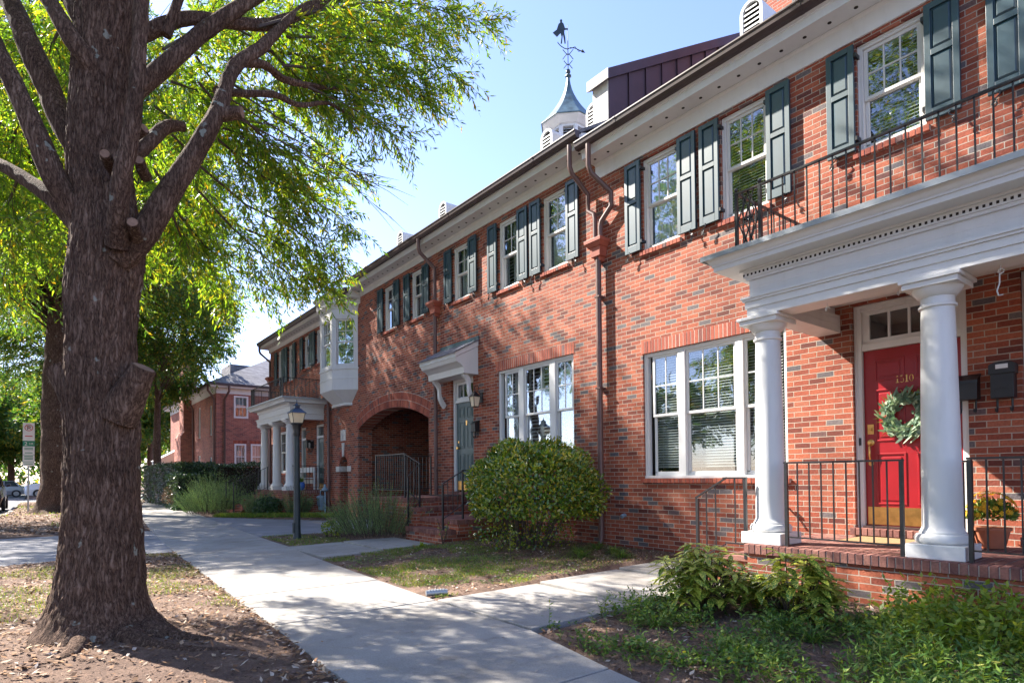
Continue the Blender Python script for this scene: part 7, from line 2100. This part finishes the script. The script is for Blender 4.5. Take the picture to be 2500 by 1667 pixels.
# hedge before the far house: three clipped blocks grown together
hg = thing('hedge', (5.6, 33.0, 0), 'long dark clipped hedge between the pavement bend and the far house', 'hedge')
V = []
Pn, Un = [], []
for (x0, x1, y0, y1, h) in ((4.6, 6.2, 29.8, 42.0, 2.05), (6.2, 10.5, 30.6, 32.4, 2.0), (4.3, 5.2, 28.0, 31.0, 1.5)):
    n = 16000 if x1 - x0 > 1.2 else 6000
    f = rp.integers(0, 4, n); u = rp.random(n); v = rp.random(n)
    z = np.where(f == 0, h, v * h); x = np.where(f == 1, x0, np.where(f == 2, x0 + u * (x1 - x0), np.where(f == 3, x1, x0 + u * (x1 - x0)))); y = np.where(f == 2, y0, np.where(f == 0, y0 + v * (y1 - y0), y0 + u * (y1 - y0)))
    p = np.stack([x, y, z], 1); nrm = np.stack([np.where(f == 1, -1., np.where(f == 3, 1., 0)), np.where(f == 2, -1., 0), np.where(f == 0, 1., 0)], 1)
    lump = np.array([0.16 * mnoise.noise(Vector((q[0] * 1.1, q[1] * 1.1, q[2] * 1.1))) + .08 * mnoise.noise(Vector((q[0] * 3, q[1] * 3, q[2] * 3))) for q in p])[:, None]
    p = p + nrm * (lump - rp.random((n, 1)) * .14)
    Pn.append(p); Un.append(nrm)
P = np.concatenate(Pn); U = np.concatenate(Un)
quads_mesh('foliage', leaf_verts(P, U * .5 + rand_dirs(len(P), rp), rp.uniform(.07, .12, len(P)), rp.uniform(.035, .055, len(P)), up=U + rand_dirs(len(P), rp) * .5, rg=rp), 4, MT['hedgeleaf'], hg)
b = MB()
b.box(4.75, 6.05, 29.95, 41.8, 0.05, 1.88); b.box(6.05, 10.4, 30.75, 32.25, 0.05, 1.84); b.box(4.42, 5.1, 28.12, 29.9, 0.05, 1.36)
b.build('dark_core', MT['void'], hg)  # solid dark boxes stand in for the shaded inside of the hedge

# speckled-leaf plants in front of the porch
def speckled(label, c, n, rg, h=0.5, spread=0.42, m='aucuba', L0=0.15, W0=0.05):
    t = thing('speckled_shrub', c, label, 'shrub', 'speckled shrubs before the porch' if m == 'aucuba' else None)
    b = MB(); V = []
    for i in range(n):
        a = rg.uniform(0, 6.28); k = math.sqrt(rg.random())
        tip = np.array([c[0] + spread * k * math.cos(a), c[1] + spread * k * math.sin(a), c[2] + h * (1.0 - .5 * k * k) * rg.uniform(.55, 1.05)])
        root = np.array([c[0] + .08 * math.cos(a), c[1] + .08 * math.sin(a), c[2] - .02])
        b.tube([tuple(root), tuple((root + tip) / 2 + np.array([0, 0, -.03])), tuple(tip)], [.007, .006, .004], 4)
        for ring_ in range(2):
            m_ = 5
            for j in range(m_):
                aa = j * 2 * np.pi / m_ + ring_ * .6 + rg.normal() * .25
                el = rg.uniform(-.25, .55) - .2 * ring_
                D = np.array([math.cos(aa) * math.cos(el), math.sin(aa) * math.cos(el), math.sin(el)]) ; D += np.array([math.cos(a), math.sin(a), 0]) * .25 * k; D /= np.linalg.norm(D)
                Lf = L0 * rg.uniform(.7, 1.15); Wf = W0 * rg.uniform(.8, 1.2)
                S = np.cross(D, [0, 0, 1.0]); S /= np.linalg.norm(S); N = np.cross(S, D)
                p0 = tip - np.array([0, 0, .07 * ring_])
                pts = []
                prof = [(0, .06), (.2, .62), (.45, 1.0), (.7, .78), (.88, .34), (1, .02)]
                for s_, w_ in prof:
                    ctr = p0 + D * Lf * s_ - np.array([0, 0, 1]) * Lf * .28 * s_ * s_
                    pts.append((ctr - S * Wf * w_ * .5 + N * Wf * w_ * .14, ctr, ctr + S * Wf * w_ * .5 + N * Wf * w_ * .14))
                V.append(pts)
    bb = MB()
    for pts in V:
        vs = [tuple(q) for tri in pts for q in tri]
        fs = []
        for i in range(5):
            o = i * 3; fs += [(o, o + 1, o + 4, o + 3), (o + 1, o + 2, o + 5, o + 4)]
        bb.add(vs, fs)
    bb.build('foliage', MT[m], t, smooth=True)
    b.build('stems', MT['twig'], t)
    return t
speckled('yellow-speckled leafy shrub at the porch corner, the larger and farther one', (4.95, 3.42, .06), 62, rp, .60, .48, L0=.17, W0=.058)
speckled('brighter yellow-speckled shrub nearer the porch front, the smaller one', (5.12, 2.62, .06), 36, rp, .56, .36, L0=.18, W0=.065)
def lily(label, c, n, rg, L0, W0, m, name='strap_leaf_plant', cat='plant', group=None, up_=0.9):
    t = thing(name, c, label, cat, group)
    bb = MB()
    for i in range(n):
        a = rg.uniform(0, 6.28); el = rg.uniform(.5, 1.3) * up_
        D = np.array([math.cos(a) * math.cos(el), math.sin(a) * math.cos(el), math.sin(el)]); S = np.array([-math.sin(a), math.cos(a), 0.]); Lf = L0 * rg.uniform(.6, 1.15); W_ = W0 * rg.uniform(.7, 1.2)
        o = np.array(c) + np.array([rg.normal() * .03, rg.normal() * .03, -.01]); vs = []
        for s_, w_ in ((0, .7), (.3, 1), (.6, .85), (.85, .5), (1, .05)):
            ctr = o + D * Lf * s_ - np.array([0, 0, 1]) * Lf * .55 * s_ ** 2.2
            ctr[2] = max(ctr[2], c[2] + .005)
            vs += [tuple(ctr - S * W_ * w_ * .5), tuple(ctr + S * W_ * w_ * .5)]
        bb.add(vs, [(j * 2, j * 2 + 1, j * 2 + 3, j * 2 + 2) for j in range(4)])
    bb.build('foliage', MT[m], t, smooth=True)
    return t
def gzf(x, y): return float(gz(x, y))
# liriope clumps by the house wall and in the bed
for i, (x, y) in enumerate(((6.55, 6.75), (6.95, 6.35), (6.3, 6.4), (6.7, 6.0), (7.1, 6.9))):
    lily('strappy green lily-turf tuft at the foot of the wall right of the round shrub', (x, y, gzf(x, y)), 130, rp, .36, .009, 'weed', group='lily-turf tufts by the wall', name='lily_turf')
for i, (x, y) in enumerate(((4.7, 2.55), (4.55, 2.2), (5.2, 2.15), (5.55, 1.75), (4.1, 3.3), (5.35, 2.0), (3.95, 2.35))):
    lily('thin arching lily-turf tuft in the front bed', (x, y, gzf(x, y)), 90, rp, .36, .009, 'weed', group='lily-turf tufts in the front bed', name='lily_turf')
lily('yellow-green rosette plant at the edge of the mulch by the stair', (5.35, 9.5, .05), 26, rp, .24, .035, 'lime', name='rosette_plant')
lily('broad-leaved green plant at the lower right corner of the bed', (3.75, 1.35, .02), 16, rp, .34, .10, 'weed', name='broad_leaf_plant')
lily('broad-leaved green seedling in the front bed near the pavement edge', (3.55, 3.05, .02), 12, rp, .20, .06, 'weed', name='broad_leaf_plant', up_=1.2)
def sapling(label, c, h, n, m, ll, lw, rg, name='sapling', k=1):
    t = thing(name, c, label, 'plant')
    b = MB(); P, D = [], []
    for s in range(k):
        a = rg.uniform(0, 6.28); e = np.array([c[0] + .25 * h * math.cos(a) * (k > 1), c[1] + .25 * h * math.sin(a) * (k > 1), c[2] + h * rg.uniform(.75, 1)])
        b.tube([c, tuple((np.array(c) + e) / 2 + rg.normal(0, .02, 3)), tuple(e)], [.008, .006, .003], 5)
        for i in range(n // k):
            u = rg.uniform(.25, 1); P.append(np.array(c) * (1 - u) + e * u); D.append([rg.normal(), rg.normal(), .35])
    P, D = np.array(P), np.array(D)
    quads_mesh('leaves', leaf_verts(P, D, ll * rg.uniform(.7, 1.2, len(P)), np.full(len(P), lw), up=np.tile([0, 0, 1.0], (len(P), 1)) + rg.normal(0, .3, (len(P), 3)), rg=rg), 4, MT[m], t)
    b.build('stem', MT['twig'], t)
sapling('thin leafy shoot standing in front of the round shrub', (5.35, 6.9, .05), .62, 70, 'lime', .06, .026, rp)
sapling('bare yellowing sapling beside the brick stair', (5.75, 9.45, .06), .5, 34, 'lime', .06, .03, rp, k=4)

# ------------------------------------------------------------------ ground cover (uncountable)
def scatter(n, poly, rg):
    poly = np.array(poly); lo, hi = poly.min(0), poly.max(0); out = []
    while sum(len(o) for o in out) < n:
        p = rg.uniform(lo, hi, (n * 2, 2)); x, y = p[:, 0], p[:, 1]; ins = np.zeros(len(p), bool); j = len(poly) - 1
        for i in range(len(poly)):
            xi, yi = poly[i]; xj, yj = poly[j]
            c_ = ((yi > y) != (yj > y)) & (x < (xj - xi) * (y - yi) / (yj - yi + 1e-12) + xi); ins ^= c_; j = i
        out.append(p[ins])
    return np.concatenate(out)[:n]
def on_ground(p, dz=0.0):
    return np.stack([p[:, 0], p[:, 1], gz(p[:, 0], p[:, 1]) + dz + np.array([mnoise.noise(Vector((x * 1.7, y * 1.7, 0))) * 0.016 + mnoise.noise(Vector((x * 5, y * 5, 3))) * .01 for x, y in p])], 1)
BED = [(3.30, 3.93), (2.98, 2.5), (2.72, 1.1), (2.3, -1.5), (5.95, -1.5), (5.95, 3.6), (6.1, 3.7), (6.1, 3.93)]
LAWN = [(3.36, 5.62), (3.56, 9.55), (4.6, 9.75), (5.85, 9.75), (6.0, 9.6), (7.6, 9.4), (7.7, 5.6)]
LAMPL = [(3.80, 11.68), (3.86, 14.15), (5.9, 14.0), (7.6, 13.3), (5.95, 13.0), (5.9, 11.75)]
STRIP = [(-1.7, -1.0), (1.3, -1.0), (1.48, 3.67), (1.86, 12.2), (-0.6, 11.75), (-1.7, 11.2)]
STRIP2 = [(-1.7, 18.6), (-0.6, 18.0), (2.1, 17.8), (2.95, 28), (4.0, 36), (-1.0, 44), (-1.7, 44)]
SIDEB = [(4.55, 22.9), (7.0, 18.0), (7.7, 17.9), (7.7, 20.3), (6.4, 20.4), (6.4, 24.5), (7.7, 24.6), (7.7, 29), (5.0, 30), (4.6, 26)]
def mask(p, s, th, seed):
    v = np.array([mnoise.noise(Vector((x * s, y * s, seed))) for x, y in p]); return v > th
def blades(name, p, h, w, m, rg):
    P = on_ground(p, -.005); n = len(P); D = rg.normal(0, .45, (n, 3)); D[:, 2] = 1
    o = quads_mesh(name, leaf_verts(P, D, h * rg.uniform(.5, 1.3, n), np.full(n, w), rg=rg, shape=.3), 4, MT[m]); tag(o, kind='stuff'); return o
def flat_leaves(name, p, ll, lw, m, rg, lift=.012, tilt=.35):
    P = on_ground(p, lift); n = len(P); a = rg.uniform(0, 6.28, n); D = np.stack([np.cos(a), np.sin(a), rg.normal(0, tilt, n)], 1)
    up = np.stack([rg.normal(0, tilt, n), rg.normal(0, tilt, n), np.ones(n)], 1)
    o = quads_mesh(name, leaf_verts(P, D, ll * rg.uniform(.5, 1.3, n), lw * rg.uniform(.6, 1.3, n), up=up, rg=rg), 4, MT[m]); tag(o, kind='stuff'); return o
p = scatter(42000, LAWN, rp); p = p[mask(p, 1.1, -.05, 2.0) & (rp.random(len(p)) < np.clip(1.5 - (p[:, 0] - 3.6) / 2.2, .05, 1))]
q = scatter(9000, LAMPL, rp); q = q[(q[:, 0] < 5.0) & mask(q, 1.5, -.15, 5.)]
s = scatter(42000, STRIP, rp); s = s[(s[:, 1] > 5.5) & mask(s, .9, -.12, 8.) & (np.hypot(s[:, 0] - .4, s[:, 1] - 5.85) > 1.3)]
s3 = scatter(16000, [(4.6, 22.5), (6.95, 17.95), (7.5, 18.1), (5.0, 23.2)], rp)
s2 = scatter(5000, STRIP2, rp); s2 = s2[mask(s2, .5, .12, 9.)]
blades('grass', np.concatenate([p, q, s]), .05, .005, 'grass', rp)
blades('grass', s3, .14, .009, 'grass', rp); blades('grass', s2, .10, .02, 'grass', rp)
# low weeds
p = scatter(20000, LAWN, rp); p = p[mask(p, 1.4, .0, 12.) & (p[:, 0] < 6)]
flat_leaves('clover', p, .026, .018, 'weed', rp, .02, .3)
p = scatter(40000, BED, rp); keep = mask(p, 1.5, -.02, 4.0) & mask(p, 4.0, -.3, 6.0); p = p[keep]
P = on_ground(p, 0); n = len(P); P[:, 2] += rp.random(n) ** 1.5 * .16 * (0.4 + 1.2 * np.clip(np.array([mnoise.noise(Vector((x * 2.1, y * 2.1, 7))) for x, y in p]) + .4, 0, 1))
D = rand_dirs(n, rp); D[:, 2] = np.abs(D[:, 2]) * .5
o = quads_mesh('ground_cover', leaf_verts(P, D, rp.uniform(.022, .058, n), rp.uniform(.012, .03, n), up=np.tile([0, 0, 1.], (n, 1)) + rp.normal(0, .5, (n, 3)), rg=rp), 4, MT['weed']); tag(o, kind='stuff')
n = 380; p = scatter(n, BED, rp); p = p[mask(p, 1.5, -.1, 4.)]
Bq = on_ground(p, 0); Dq = rp.normal(0, .35, (len(p), 3)); Dq[:, 2] = 1
o = twigs_and_leaves(None, Bq, Dq, rp.uniform(.10, .26, len(p)), 16, .034, .012, m='weed', wood=False, rg=rp, droop=.1, name='ground_cover') if False else None
# taller weeds built as one mass with stalks
def weed_mass(name, pts, hmin, hmax, per, ll, lw, m, rg):
    Bq = on_ground(pts, 0); N = len(Bq); D = rg.normal(0, .28, (N, 3)); D[:, 2] = 1; D = unit(D); L = rg.uniform(hmin, hmax, N)
    t = np.tile(((np.arange(per) + 1) / per)[None, :, None], (N, 1, 1)); P = Bq[:, None, :] + D[:, None, :] * L[:, None, None] * t
    dd = rg.normal(size=P.shape); dd[..., 2] = np.abs(dd[..., 2]) * .5 + .1; n = N * per
    lv = leaf_verts(P.reshape(-1, 3), dd.reshape(-1, 3), ll * rg.uniform(.6, 1.3, n), lw * rg.uniform(.7, 1.3, n), up=np.tile([0, 0, 1.], (n, 1)) + rg.normal(0, .4, (n, 3)), rg=rg)
    S = unit(np.cross(D, [.3, 1, .1])) * .0025; e = Bq + D * L[:, None]
    st_ = np.stack([Bq - S, Bq + S, e + S * .4, e - S * .4], 1).reshape(-1, 3)
    o = quads_mesh(name, np.concatenate([lv, st_]), 4, MT[m]); tag(o, kind='stuff')
bq = scatter(1500, BED, rp); bq = bq[mask(bq, 1.5, -.02, 4.0) | (rp.random(len(bq)) < .12)]
weed_mass('ground_cover', bq, .06, .26, 13, .045, .016, 'weed', rp)
q = scatter(420, [(5.0, 2.0), (5.9, 1.95), (5.9, -.5), (4.6, .6), (4.6, 1.5)], rp); weed_mass('ground_cover', q, .14, .42, 13, .07, .028, 'lime', rp)
q = scatter(240, [(3.7, 1.7), (4.7, 1.9), (4.6, .4), (3.4, .4)], rp); weed_mass('ground_cover', q, .10, .30, 20, .06, .014, 'weed', rp)
# fallen leaves and mulch chips
pts = [scatter(2400, BED, rp), scatter(2300, LAWN, rp), scatter(500, LAMPL, rp), scatter(15000, STRIP, rp), scatter(11000, STRIP2, rp)]
e_ = np.stack([np.interp(yy_ := rp.uniform(-1, 12.2, 1500), [p[0] for p in SW_L], [p[1] for p in SW_L]) + rp.normal(-.03, .06, 1500), yy_], 1)
pts[3] = np.concatenate([pts[3][mask(pts[3], .8, -.22, 3.3) | (rp.random(len(pts[3])) < .35)], e_])
flat_leaves('fallen_leaves', np.concatenate(pts[:4]), .06, .026, 'litter', rp, .014, .3)
flat_leaves('fallen_leaves', pts[4], .10, .05, 'litter', rp, .02, .3)
pts = [scatter(15000, BED, rp), scatter(14000, [(4.6, 9.7), (5.9, 9.6), (7.7, 9.4), (7.7, 5.6), (6.0, 5.65), (5.4, 7.5)], rp), scatter(5000, [(4.6, 11.8), (4.6, 14), (7.5, 13.2), (5.9, 11.8)], rp), scatter(16000, STRIP, rp), scatter(5000, LAWN, rp)]
flat_leaves('mulch', np.concatenate(pts), .035, .010, 'chips', rp, .008, .3)
# a few dry leaves on the paving
p = np.stack([rp.uniform(1.7, 3.2, 26), rp.uniform(2.6, 12, 26)], 1)
P = np.concatenate([p, np.zeros((26, 1)) + .012], 1); a = rp.uniform(0, 6.28, 26)
o = quads_mesh('fallen_leaves', leaf_verts(P, np.stack([np.cos(a), np.sin(a), np.full(26, .1)], 1), rp.uniform(.03, .07, 26), rp.uniform(.012, .03, 26), up=np.tile([0.2, 0.1, 1.], (26, 1)), rg=rp), 4, MT['litter']); tag(o, kind='stuff')
